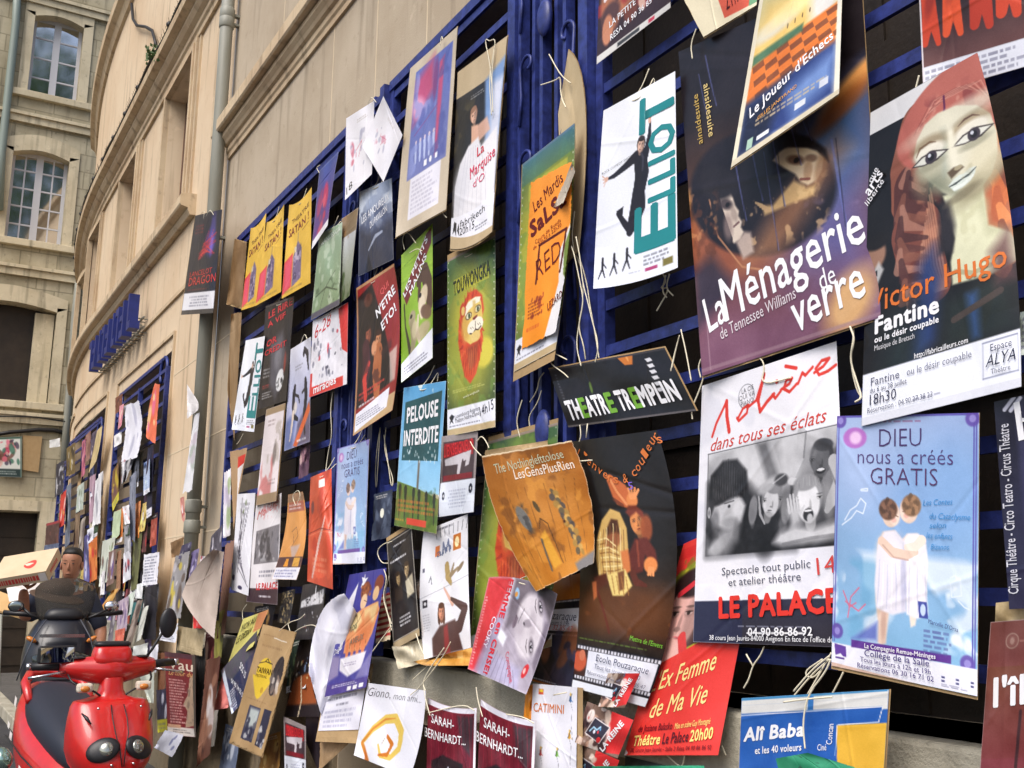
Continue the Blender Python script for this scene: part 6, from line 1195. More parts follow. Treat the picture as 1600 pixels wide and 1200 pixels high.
def p_amo(c):
    c.fill((226, 226, 232)); c.dash(.3, .02, .8, .05, 1, (60, 60, 70)); c.R(.32, .16, .42, .24, (214, 120, 60)); c.R(.70, .12, .86, .24, (190, 110, 40)); c.E(.78, .18, .035, .04, (240, 220, 170)); c.L([(.48, .24), (.49, .15), (.55, .23), (.60, .14), (.63, .23)], .02, (110, 120, 150)); c.R(.05, .3, .1, .33, (90, 90, 110))
    for k in range(8): c.L([(.3+.1*k, .03), (.34+.09*k, .10)], .01, (80, 80, 90), .8)
    c.L([(.58, .34), (.60, .42), (.66, .48)], [.07, .08, .04], (176, 150, 96)); c.L([(.72, .34), (.66, .42), (.8, .38)], [.02, .04, .02], (150, 130, 100)); c.E(.85, .38, .06, .02, (120, 100, 70), .9, .4, -30)
    c.L([(.52, .50), (.6, .57), (.68, .64)], [.02, .03, .04], (216, 170, 150)); c.head(.45, .68, .06, (206, 140, 110), (84, 50, 34), 4, 0, .6); c.L([(.66, .6), (.92, .70), (.80, .82), (.55, .86)], [.03, .08, .10, .10], (84, 60, 56)); c.P([(.22, .86), (.40, .78), (.72, .76), (.84, 1), (.2, 1)], (84, 58, 54), 1, .02); c.P([(.48, .8), (.56, .78), (.58, 1), (.46, 1)], (150, 50, 50), .8, .02); c.L([(0, .53), (.5, .50), (1, .46)], .004, (150, 150, 160)); c.R(.06, .55, .16, .61, (50, 50, 60)); c.E(.11, .58, .02, .014, W_); c.dash(.05, .66, .22, .8, 7, (150, 150, 160), .5); c.L([(.2, .42), (.24, .38), (.26, .44)], .012, (110, 110, 120)); c.N(3, 6)
poster('wavy white poster of a long-haired figure in brown raising one arm', [(662, 830), (731, 803), (736, 1012), (663, 1030)], p_amo, [("am", .36, .25, .66, .22, .06, (100, 110, 140), {'b': .0})], off=.105, curl=(0, .02, 0, 0, .01), bow={'l': (-.10, 0), 'r': (-.02, .0)}, strings=[[(706, 1001), (690, 1020), (660, 1048), (645, 1062)]], wav=.010, res=1.5)
def p_nar(c):
    c.fill((40, 36, 38)); c.head(.36, .40, .055, (176, 150, 110), (60, 46, 36), -6); c.head(.70, .36, .06, (190, 164, 124), (70, 54, 40), 6); c.P([(.62, .46), (.9, .42), (.92, .60), (.66, .62)], (206, 196, 170), .9, .02); c.P([(.2, .48), (.48, .46), (.5, .6), (.2, .6)], (60, 50, 44), 1, .02); c.L([(.02, .02), (.98, .02), (.98, .93), (.02, .93), (.02, .02)], .008, (176, 170, 160)); c.dash(.2, .07, .8, .10, 1, W_, .8, mid=True); c.dash(.1, .2, .9, .235, 1, W_, .9); c.dash(.28, .74, .75, .84, 3, W_, .8, mid=True); c.R(0, .935, 1, 1, (176, 156, 122)); c.N(3, 7)
poster('narrow black poster of two pale faces, left of the wavy white poster', [(604, 847), (643, 822), (656, 993), (615, 1016)], p_nar, off=.12, board=(.0, .04, 0, 0), strings=[[(612, 846), (598, 850), (588, 862), (596, 880), (606, 880)], [(608, 900), (600, 930), (606, 960), (612, 985)], [(650, 990), (656, 1010), (664, 1026), (670, 1030)]], res=1.6)
def p_cpl(c):
    c.fill((72, 70, 150)); c.P([(.0, .05), (1, .0), (1, .25), (.1, .6)], (64, 62, 146), 1, .05); c.P([(.12, .22), (.32, .08), (.28, .3), (.2, .62), (.14, .62)], (224, 222, 230), 1, .012); c.P([(.45, .0), (.48, .06), (.56, .05), (.50, .09), (.52, .15), (.46, .11), (.40, .13), (.43, .08), (.38, .04), (.45, .05)], W_)
    c.E(.55, .16, .09, .075, (140, 76, 50), 1, .15, -10); c.E(.56, .25, .065, .065, (226, 190, 150), 1, .2, 10); c.E(.88, .12, .09, .07, (130, 66, 46), 1, .15); c.E(.84, .20, .06, .06, (226, 186, 140), 1, .2, 14)
    for k in range(14): c.E(.42+.28*c.rng.random(), .1+.1*c.rng.random(), .02, .016, [(170, 100, 60), (110, 56, 40)][k % 2], .9, .3)
    c.P([(.32, .36), (.55, .31), (.92, .27), (1, .34), (.92, .54), (.80, .66), (.28, .66), (.26, .50)], (222, 150, 100), 1, .012); c.P([(.33, .35), (.50, .33), (.62, .42), (.48, .50), (.32, .44)], (226, 206, 150), .9, .02); c.P([(.62, .32), (.95, .28), (.90, .44), (.7, .48)], (226, 196, 140), .9, .03); c.P([(.55, .44), (.75, .36), (.9, .46), (.85, .62), (.5, .62)], (206, 116, 70), .7, .05)
    for k in range(4): c.L([(.34+.13*k, .58), (.38+.13*k, .70)], [.07, .05], (216, 126, 80)); c.L([(.40+.13*k, .58), (.43+.13*k, .69)], .006, (120, 60, 40))
    c.L([(.56, .24), (.66, .26)], .006, (110, 60, 50)); c.L([(.32, .36), (.45, .36), (.50, .42), (.60, .33)], .007, (120, 76, 50)); c.P([(.22, .70), (.85, .68), (.80, .82), (.5, .87), (.26, .80)], (228, 226, 234), 1, .02); c.P([(0, .66), (.2, .68), (.25, .84), (0, .88)], (150, 140, 176), .9, .03); c.P([(.8, .8), (1, .68), (1, .9), (.7, .9)], (130, 124, 176), .9, .03); c.R(0, .905, 1, 1, (78, 66, 140)); c.dash(.15, .915, .9, .945, 2, W_, .8); c.R(.55, .955, .64, .99, W_); c.R(.68, .955, .78, .99, W_); c.R(.82, .95, .92, .985, W_); c.dash(.35, .74, .75, .78, 2, (150, 140, 170), .7); c.N(3, 8)
poster('violet drawing of an embracing curly-haired pair fading into an orange hand', [(546, 898), (604, 887), (572, 1074), (507, 1089)], p_cpl, [("Les", .16, .63, .22, .56, .05, W_, {'sh': .2}), ("Doigts", .02, .66, .2, .62, .05, W_, {'sh': .2}), ("TROIS", .30, .50, .50, .46, .045, (110, 120, 96), {'b': .03}), ("AVEUX", .40, .60, .72, .57, .05, (140, 120, 100), {'b': .03})], off=.17, curl=(0, .02), strings=[[(600, 890), (605, 905), (598, 930), (604, 955), (612, 975)], [(612, 978), (595, 1000), (582, 1018)], [(570, 1050), (578, 1065), (575, 1075)]], res=1.6)
poster('white address strip with a phone line below the violet embracing drawing', [(507, 1086), (572, 1068), (560, 1140), (497, 1142)], lambda c: c.fill((226, 226, 238)).dash(.1, .12, .9, .24, 1, (90, 90, 110)).dash(.35, .3, .7, .4, 1, (90, 90, 110)).dash(.1, .45, .9, .95, 4, (150, 150, 180), .6), off=.168, curl=(0, .02), name='address_strip', cat='paper strip', board=(.02, 0, .01, .3), strings=None)
poster('large crumpled white sheet bulging left of the violet embracing drawing', [(538, 927), (560, 960), (505, 1130), (482, 1050)], lambda c: c.fill((222, 222, 234)).N(5, 5).NC((196, 196, 214), 5, .6, .6), off=.15, curl=(.02, .0, .04, 0, .03), bow={'l': (-.5, 0)}, name='crumpled_paper', cat='paper', gloss=False, strings=None, wav=.009)
poster('tan card sticking out beneath the white address strip', [(500, 1160), (550, 1150), (545, 1162), (498, 1205)], lambda c: c.fill((176, 146, 110)).N(5, 4), off=.15, name='card_scrap', cat='card', gloss=False, strings=None)
poster('small pale second copy of the blue cloud poster, beside the scrolled column', [(527, 701), (577, 686), (570, 880), (520, 882)], lambda c: (p_sky(c), c.fill(c.C*.8+np.array([190, 200, 226])*.2)), T_SKY[:3], off=.115, curl=(0, .02), board=(.0, 0, .015, 0), group='posters of the blue cloud play', strings='auto', res=1.4)
def p_crum(c): c.fill((206, 84, 56)); c.N(7, 5); c.NC((170, 60, 44), 5, .5, .6); c.R(.42, .06, .68, .13, (226, 220, 214)); c.L([(.2, .95), (.45, .62), (.7, .4)], [.03, .05, .02], (222, 206, 200), .8); c.L([(0, .55), (.5, .50), (1, .52)], .008, (120, 40, 34)); c.L([(.05, .57), (.5, .525), (1, .54)], .006, (230, 130, 100)); c.E(.15, .3, .04, .06, (90, 50, 60), .8, .5); c.dash(.2, .75, .9, .9, 3, (226, 160, 130), .5)
poster('creased orange-red poster hanging on the second blue column', [(485, 746), (518, 732), (520, 921), (480, 908)], p_crum, off=.12, curl=(0, .02, 0, 0, .02), wav=.012, strings='auto', res=1.3)
def p_ocurl(c): c.fill((214, 150, 84)); c.R(0, 0, 1, .10, (150, 116, 90)); c.R(.05, .1, .95, .22, (170, 100, 80)); c.dash(.1, .12, .9, .2, 2, (230, 220, 226)); c.L([(.35, .45), (.55, .40), (.65, .5), (.45, .62)], .01, (120, 80, 60)); c.L([(.45, .48), (.5, .58)], .01, (110, 70, 60)); c.P([(.4, .62), (.8, .6), (.6, .8)], (190, 180, 190), .7, .03); c.R(0, .74, 1, .86, (84, 56, 60)); c.P([(.35, .76), (.45, .76), (.48, .85), (.3, .85)], (226, 150, 50)); c.P([(.65, .75), (.9, .75), (.9, .85), (.65, .85)], (214, 160, 70)); c.R(0, .86, 1, 1, (226, 226, 236)); c.dash(.06, .88, .9, .98, 3, (110, 110, 160), .7); c.N(3, 6)
poster('curving tan leaflet with dark picture band, left of the creased orange-red poster', [(450, 773), (473, 768), (463, 906), (424, 905)], p_ocurl, off=.12, curl=(0, .03), bow={'r': (.30, 0), 'l': (.22, 0)}, strings=[[(462, 790), (456, 775), (466, 764), (470, 775), (464, 788)]], res=1.6)
def p_wc(c): c.fill((222, 212, 214)); c.NC((190, 90, 90), 4, .2, .7, 0, .3, .7, .95); c.NC((170, 160, 150), 8, .5, .6, .3, .15, 1, .6); c.E(.7, .5, .06, .12, (110, 100, 96), .8, .6); c.dash(.2, .12, .7, .2, 2, (140, 120, 120), .6); c.dash(.5, .75, .9, .82, 2, (120, 100, 100), .6); c.R(0, .9, 1, 1, (150, 126, 98)); c.R(0, 0, 1, .07, (156, 132, 102))
poster('small red watercolour poster on tan card, beneath the dark grey red-lettered poster', [(416, 640), (445, 630), (431, 783), (400, 790)], p_wc, off=.115, curl=(0, .02), board=(.0, .0, .05, .0), strings=None, res=1.5)
poster('bent brown card flap beside the leftmost yellow tower poster', [(367, 373), (386, 378), (378, 483), (354, 476)], lambda c: c.fill((132, 104, 72)).N(6, 4), off=.075, board=(.02, 0, .0, 0), name='card_flap', cat='card', gloss=False, strings=None, curl=(0, 0, .0, .03))
poster('long thin cardboard flap at the stone edge, below the bent brown card flap', [(361, 490), (378, 487), (366, 690), (355, 610)], lambda c: c.fill((140, 114, 82)).N(6, 4), off=.07, name='card_flap', cat='card', gloss=False, strings=None, curl=(0, 0, .02, 0))
poster('folded tan card with a red-cornered flyer, below the small far jumping-man poster', [(359, 705), (387, 699), (372, 776), (365, 830)], lambda c: (c.fill((172, 140, 106)), c.R(.5, .12, .95, .3, (206, 60, 50)), c.P([(.5, .3), (.95, .3), (.6, .9)], (222, 216, 214))), off=.09, name='folded_card', cat='card', gloss=False, strings=None)
def p_vine(c):
    c.fill((228, 228, 236))
    for k in range(9): c.L([(.25+.06*k, .1), (.3+.05*math.sin(k*2), .35+.05*k), (.2+.09*k, .6+.04*k)], .012, (70, 66, 84), .8)
    c.NC((96, 110, 70), 10, .8, .7, .1, .05, .6, .3); c.L([(.3, .05), (.36, .5), (.3, .8)], .02, (60, 56, 70)); c.E(.1, .87, .05, .03, (50, 46, 80)); c.E(.5, .95, .08, .02, (50, 46, 80)); c.N(2, 6)
poster('white poster with black bare vine drawing at the left end of the bars', [(371, 772), (399, 770), (388, 931), (361, 921)], p_vine, off=.12, curl=(0, .02), strings=None, res=1.6)
def p_palm(c): c.fill((226, 222, 226)); c.NC((206, 120, 120), 8, .9, .6, 0, .02, 1, .2); c.R(.12, .28, .98, .62, (120, 116, 122)); c.NC((60, 58, 64), 8, .2, .8, .12, .28, .98, .62); c.NC((200, 198, 202), 7, .7, .7, .12, .28, .98, .62); c.dash(.35, .68, .95, .76, 2, (90, 90, 110)); c.R(0, .86, 1, 1, (60, 40, 50)); c.dash(.4, .92, .9, .95, 1, W_, .8)
poster('small far copy of the white handwritten-title poster, right of the vine drawing', [(400, 790), (440, 770), (433, 945), (385, 940)], p_palm, [("LE PALACE", .3, .875, .98, .86, .06, (206, 50, 60), {'b': .05}), ("Molière", .1, .16, .9, .10, .08, (206, 80, 80), {'sh': .3})], off=.115, curl=(0, .02), strings=[[(385, 945), (378, 955), (380, 970)]], res=1.5)
poster('small black poster with a white lettered band, left of the crumpled white sheet', [(473, 914), (510, 908), (500, 998), (461, 1000)], lambda c: (c.fill((48, 46, 50)), c.P([(.05, .3), (.95, .12), (.95, .38), (.05, .42)], (206, 206, 210), 1, .03), c.L([(.6, .06), (.62, .3)], .03, W_), c.blobs(12, .25, .5, .8, .85, [(190, 190, 196), (150, 40, 60), (110, 110, 120)], .012, .03), c.NC((48, 46, 50), 16, .5, .9, 0, .12, 1, .42)), off=.125, curl=(0, .02), strings=[[(500, 985), (490, 975), (470, 980), (455, 992), (450, 975)]], res=1.5)
poster('black poster with tangled colourful straps, below the small black lettered poster', [(468, 1000), (500, 985), (500, 1120), (444, 1120)], lambda c: (c.fill((40, 34, 38)), c.P([(.1, .5), (.9, .45), (.9, .85), (0, .85)], (150, 80, 44), 1, .04), c.blobs(22, .1, .28, .8, .55, [(206, 60, 60), (222, 206, 150), (120, 150, 190), (190, 90, 50), (226, 220, 206)], .012, .035), c.L([(.35, .5), (.45, .8), (.4, 1)], .03, (216, 200, 170))), off=.11, strings=None, res=1.4)
poster('low copy of the grey hand poster, cut by the bottom edge', [(443, 1119), (478, 1135), (478, 1225), (445, 1225)], p_ens, [("L'ENSEIGNEUR", .1, .27, .9, .22, .14, (206, 50, 56), {'b': .02})], off=.15, board=(.0, 0, .0, 0), strings=None, res=1.6)
poster('slim black poster edge behind the crumpled white sheet, near the bottom', [(478, 1040), (500, 1060), (500, 1210), (478, 1160)], lambda c: c.fill((34, 28, 36)).N(4, 6), off=.10, strings=None)
def p_kraft(c):
    c.fill((176, 146, 104)); c.N(5, 5); c.E(.42, .36, .155, .115, (222, 190, 60), 1, .03); c.P([(.12, .40), (.72, .40), (.50, .56), (.44, .58), (.36, .56)], (222, 190, 60), 1, .01); c.E(.80, .36, .10, .16, (54, 48, 50), 1, .04, 8); c.blobs(20, .68, .36, .9, .5, [(110, 100, 96), (206, 196, 186), (70, 64, 66), (150, 130, 116)], .012, .03); c.L([(.22, .30), (.4, .275), (.6, .28)], .008, (60, 50, 40)); c.L([(.38, .275), (.44, .25), (.5, .275)], .01, (60, 50, 40)); c.E(.5, .50, .03, .025, (190, 150, 50), 1, .3)
    c.R(.28, .64, .62, .93, (64, 64, 84)); c.P([(.34, .66), (.6, .66), (.6, .8), (.36, .82)], (190, 200, 196), .9, .03); c.blobs(14, .3, .76, .6, .92, [(206, 206, 206), (40, 40, 60), (90, 90, 100)], .012, .03); c.R(.72, .63, .93, .94, (52, 52, 70)); c.blobs(10, .74, .8, .92, .93, [(206, 206, 206), (90, 90, 110)], .01, .025); c.dash(.1, .06, .6, .08, 1, (140, 110, 76), .6); c.dash(.15, .14, .8, .17, 1, (140, 110, 76), .6); c.dash(.12, .58, .9, .60, 1, (140, 110, 76), .6); c.L([(.45, .08), (.82, .09)], .007, (226, 220, 206))
poster('tilted brown cardboard panel with a yellow drop shape and pasted photos', [(411, 975), (463, 988), (410, 1183), (358, 1160)], p_kraft, [("TAIWAN", .20, .375, .66, .365, .045, (84, 66, 30), {'b': .02}), ("FESTIVAL", .22, .41, .55, .40, .022, (84, 66, 30), {})], off=.20, curl=(0, .02), board=(.0, .0, .01, .005), name='kraft_poster', cat='poster', gloss=False, strings=[[(436, 986), (452, 972), (468, 968), (476, 960)]], res=1.5)
poster('pale yellow slanted leaflet behind the tilted cardboard panel', [(380, 967), (420, 952), (395, 1010), (355, 1040)], lambda c: (c.fill((214, 206, 120)), c.P([(.6, .0), (1, 0), (1, .5), (.7, .5)], (206, 130, 90), .9, .03)), [("NOV AU", .1, .3, .6, .22, .16, (80, 80, 50), {'b': .02}), ("LE DESAV", .05, .55, .6, .47, .16, (80, 80, 50), {'b': .02})], off=.175, strings=None, res=1.4)
def p_strip(c): c.fill((52, 58, 90)); c.P([(0, .0), (1, 0), (1, .3), (.2, .4)], (90, 90, 96), .9, .05); c.R(0, .0, .1, 1, (206, 216, 230)); c.NC((90, 80, 100), 6, .4, .6); c.dash(.12, .55, .3, .95, 8, W_, .8)
poster('slanted navy strip with white digits behind the tilted cardboard panel', [(345, 1048), (402, 985), (395, 1080), (362, 1116)], p_strip, [("04 90 14 55 57", .2, .42, .55, .95, .09, W_, {'b': .03}), ("SOS 15", .5, .32, .65, .62, .12, W_, {'b': .03})], off=.185, strings=None, res=1.4)
poster('pink triangular scrap hanging below the slanted navy strip', [(349, 1048), (362, 1090), (356, 1106), (332, 1111)], lambda c: c.fill((216, 130, 124)).N(3, 4), off=.17, name='paper_scrap', cat='paper', gloss=False, strings=None)
poster('dark patterned leaflet tucked between the small far handwritten-title copy and the black lettered poster', [(442, 925), (462, 920), (452, 975), (433, 972)], lambda c: (c.fill((44, 42, 44)), c.NC((170, 150, 110), 10, .5, .9)), off=.10, strings=None)
# loose strings left tied on the bars
for lb, lns, of in (('loose white cords dangling in the gap right of the torn salsa poster', [[(898, 330), (892, 380), (910, 420), (912, 470), (903, 510), (912, 540), (915, 562)], [(905, 330), (900, 385), (917, 440), (922, 480), (930, 520), (936, 560)]], .07), ('white cord hanging down the farther scrolled column', [[(520, 612), (516, 640), (519, 680), (512, 710), (508, 745)]], .08),
                  ('two long pale cords hanging from a bar left of the lawn sign', [[(594, 668), (589, 700), (586, 740), (588, 770), (591, 720), (594, 670)], [(603, 668), (600, 700), (608, 730), (615, 750), (612, 765), (606, 720), (600, 680)]], .05), ('knotted cord with frayed ends under the near jumping-man poster', [[(1034, 425), (1042, 440), (1030, 452), (1048, 448), (1026, 486)], [(1040, 430), (1034, 455), (1042, 465)], [(1046, 428), (1040, 450), (1052, 462)]], .05),
                  ('white cords looped round the boss of the nearer scrolled column', [[(858, 85), (876, 118), (892, 130)], [(845, 133), (870, 125), (876, 118), (876, 150), (884, 168)]], .09), ('thin white cord ends below the torn salsa poster', [[(850, 582), (842, 592), (840, 610), (828, 628)], [(846, 610), (840, 630), (826, 650), (828, 668)], [(816, 625), (808, 650), (808, 668), (816, 692)]], .07),
                  ('pale cord tying the sheets at the right edge above the cloud poster', [[(1328, 510), (1336, 530), (1327, 560), (1340, 600), (1347, 622), (1336, 628)]], .12)):
    root = empty('loose_cord', at(*lns[0][0], -of), label=lb, cat='cord')
    for ln in lns:
        mb = MB(); mb.tube(chaikin([at(x, y, -of-.008*math.sin(i*1.7)) for i, (x, y) in enumerate(ln)]), .0024, 5); o = mb.build('strand', M_string, root); o.location = -root.location

# the torn salsa flyer on its lion poster and the board behind
poster('big bent cardboard sheet curving behind the torn salsa poster', [(872, 178), (888, 78), (905, 392), (880, 420)], lambda c: c.fill((196, 176, 140)).N(5, 4), off=.06, curl=(0, 0, 0, .03), bow={'r': (.9, 0)}, board=(0, 0, .02, .0), name='cardboard_sheet', cat='cardboard', gloss=False, strings=None)
def p_salsa(c):
    p_lion(c); c.G(0, 0, 1, .12, (60, 110, 150), (70, 110, 90), 'v', .7)
poster('curled green poster under the torn orange salsa flyer, left of the near jumping man', [(816, 257), (898, 192), (868, 546), (803, 581)], p_salsa, [("14h15", .72, .93, .97, .89, .05, (40, 40, 60), {})], off=.115, curl=(0, .02, 0, .02, .01), bow={'r': (.10, 0), 'l': (.02, 0)}, board=(.01, .0, .01, .045), group='posters of the orange lion', strings=[[(858, 560), (862, 570), (880, 582), (888, 590)], [(836, 563), (850, 553), (848, 560)]])
def p_red(c):
    c.fill((238, 146, 50)); c.G(0, 0, 1, 1, (240, 152, 60), (240, 146, 40)); c.P([(1.0, .38), (.80, .52), (.86, .70), (.66, 1.02), (1.1, 1.02)], (226, 224, 226), 1, .01); c.P([(1.02, .40), (.90, .5), (.95, .66), (1.02, .7)], (110, 130, 60), 1, .01)
    c.blobs(12, .2, .72, .5, .84, [(150, 60, 40)], .006, .02, .7); c.dash(.12, .74, .55, .84, 5, (120, 40, 30), .8); c.dash(.1, .88, .52, .92, 1, (214, 96, 40), .9); c.L([(.28, .64), (.31, .42), (.92, .40), (.86, .64)], .018, (84, 26, 24)); c.N(2, 5)
dk = (96, 26, 28)
poster('torn orange salsa flyer pasted on the curled green poster', [(829, 285), (894, 250), (868, 520), (815, 547)], p_red, [("Les Mardis", .14, .20, .80, .10, .075, dk, {'b': .01}), ("SaLSa", .10, .345, .88, .245, .10, dk, {'b': .045}), ("Cours de Rueda", .2, .40, .78, .34, .026, dk, {}), ("de 20h30 à 22h30", .16, .43, .80, .37, .024, dk, {}), ("RED", .30, .625, .86, .555, .125, dk, {'b': -.012, 'sh': .1}), ("LEZARD", .66, .84, 1.0, .80, .045, dk, {'b': .02})], off=.128, curl=(0, .015, 0, .02, .01), bow={'r': (.12, 0), 'l': (.0, 0)}, name='torn_flyer', cat='flyer', strings=None, gloss=False, res=1.5)
poster('flipped grey corner peeling off the torn orange salsa flyer', [(894, 252), (899, 268), (880, 318), (864, 326)], lambda c: c.fill((176, 166, 150)).G(0, 0, 1, 1, (150, 140, 126), (190, 180, 164)), off=.15, curl=(0, .01, .0, .02), name='peeled_corner', cat='paper', gloss=False, strings=None)
poster('orange glossy leaflet lying on the stone ledge under the wavy white poster', [(645, 1034), (738, 1012), (736, 1040), (665, 1040)], lambda c: (c.fill((206, 150, 70)), c.N(9, 4), c.R(.75, .1, .85, .5, (226, 190, 120))), off=.12, curl=(0, .06), name='fallen_leaflet', cat='leaflet', strings=None, wav=.012)

# ------------------------------------------------------------------ torn and overlapping sheets filling the low middle
def fillp(bg, cols, n=14, foot=None, title=None):
    def f(c):
        c.fill(bg); c.N(6, 5); c.blobs(n, .08, .2, .92, .78, cols, .03, .11); c.dash(.12, .05, .88, .14, 2, title or (220, 216, 210), .8)
        if foot: c.R(0, .87, 1, 1, foot); c.dash(.1, .89, .9, .98, 2, (90, 90, 106), .7)
    return f
for lb, q, f, of in (
 ('black and gold poster behind the kraft panel, under the small grey handwritten-title copy', [(398, 948), (432, 940), (420, 1010), (388, 1020)], fillp((36, 32, 36), [(170, 130, 70), (90, 60, 40), (206, 190, 150)]), .09),
 ('maroon poster tucked behind the slanted navy strip', [(322, 985), (352, 972), (340, 1075), (312, 1085)], fillp((92, 40, 46), [(150, 80, 70), (60, 30, 36), (206, 180, 160)]), .12),
 ('grey torn newspaper page low beside the kraft panel', [(318, 1075), (346, 1062), (336, 1165), (312, 1178)], fillp((170, 166, 160), [(110, 108, 104), (206, 202, 196)], 8, None, (70, 70, 74)), .10),
 ('dark green poster with a white foot behind the crumpled white sheet', [(455, 1000), (486, 990), (478, 1075), (446, 1084)], fillp((44, 60, 50), [(110, 130, 90), (190, 180, 140), (30, 36, 34)], 12, (222, 222, 226)), .085),
 ('ochre torn poster peeling low on the stone, left of the low grey hand poster', [(410, 1150), (440, 1142), (436, 1215), (402, 1225)], fillp((170, 126, 66), [(120, 80, 50), (220, 190, 120)], 8), .09),
 ('blue-grey poster low on the stone, left edge behind the kraft panel', [(352, 1130), (378, 1140), (366, 1215), (340, 1212)], fillp((104, 116, 140), [(70, 78, 104), (196, 204, 216)], 10), .10),
 ('tan torn card hanging between the violet drawing and the golden ribbon poster', [(556, 1040), (584, 1036), (580, 1072), (552, 1078)], fillp((176, 150, 112), [(150, 124, 90)], 4, None, (140, 112, 80)), .11),
 ('dark photo poster in the gap right of the narrow black poster', [(648, 905), (668, 898), (668, 985), (654, 992)], fillp((50, 44, 46), [(120, 96, 84), (190, 170, 150), (80, 60, 60)]), .075),
 ('crumpled cream wrapper caught under the wavy white poster', [(612, 1010), (660, 998), (664, 1036), (622, 1046)], fillp((206, 196, 170), [(170, 156, 130), (226, 220, 204)], 6, None, (150, 130, 110)), .10),
 ('purple-brown poster behind the leaflet and the creased orange-red poster', [(470, 690), (486, 684), (482, 742), (466, 750)], fillp((86, 60, 76), [(150, 110, 120), (60, 40, 56), (206, 176, 170)]), .085),
 ('slate poster with a pale moon shape behind the lawn sign', [(584, 772), (614, 764), (610, 840), (580, 846)], lambda c: (fillp((58, 66, 84), [(90, 100, 120), (40, 44, 60)])(c), c.E(.5, .45, .1, .1, (214, 214, 200), 1, .2)), .08),
 ('red and cream striped poster behind the violet embracing drawing', [(590, 930), (612, 924), (610, 1000), (586, 1006)], lambda c: (c.fill((206, 190, 160)), [c.R(0, .12*k, 1, .12*k+.06, (160, 50, 50)) for k in range(8)]), .085)):
    poster(lb, q, f, off=of, curl=(0, random.uniform(0, .03), random.uniform(0, .015), random.uniform(0, .02)), strings=None, gloss=False, res=1.4, wav=.008)
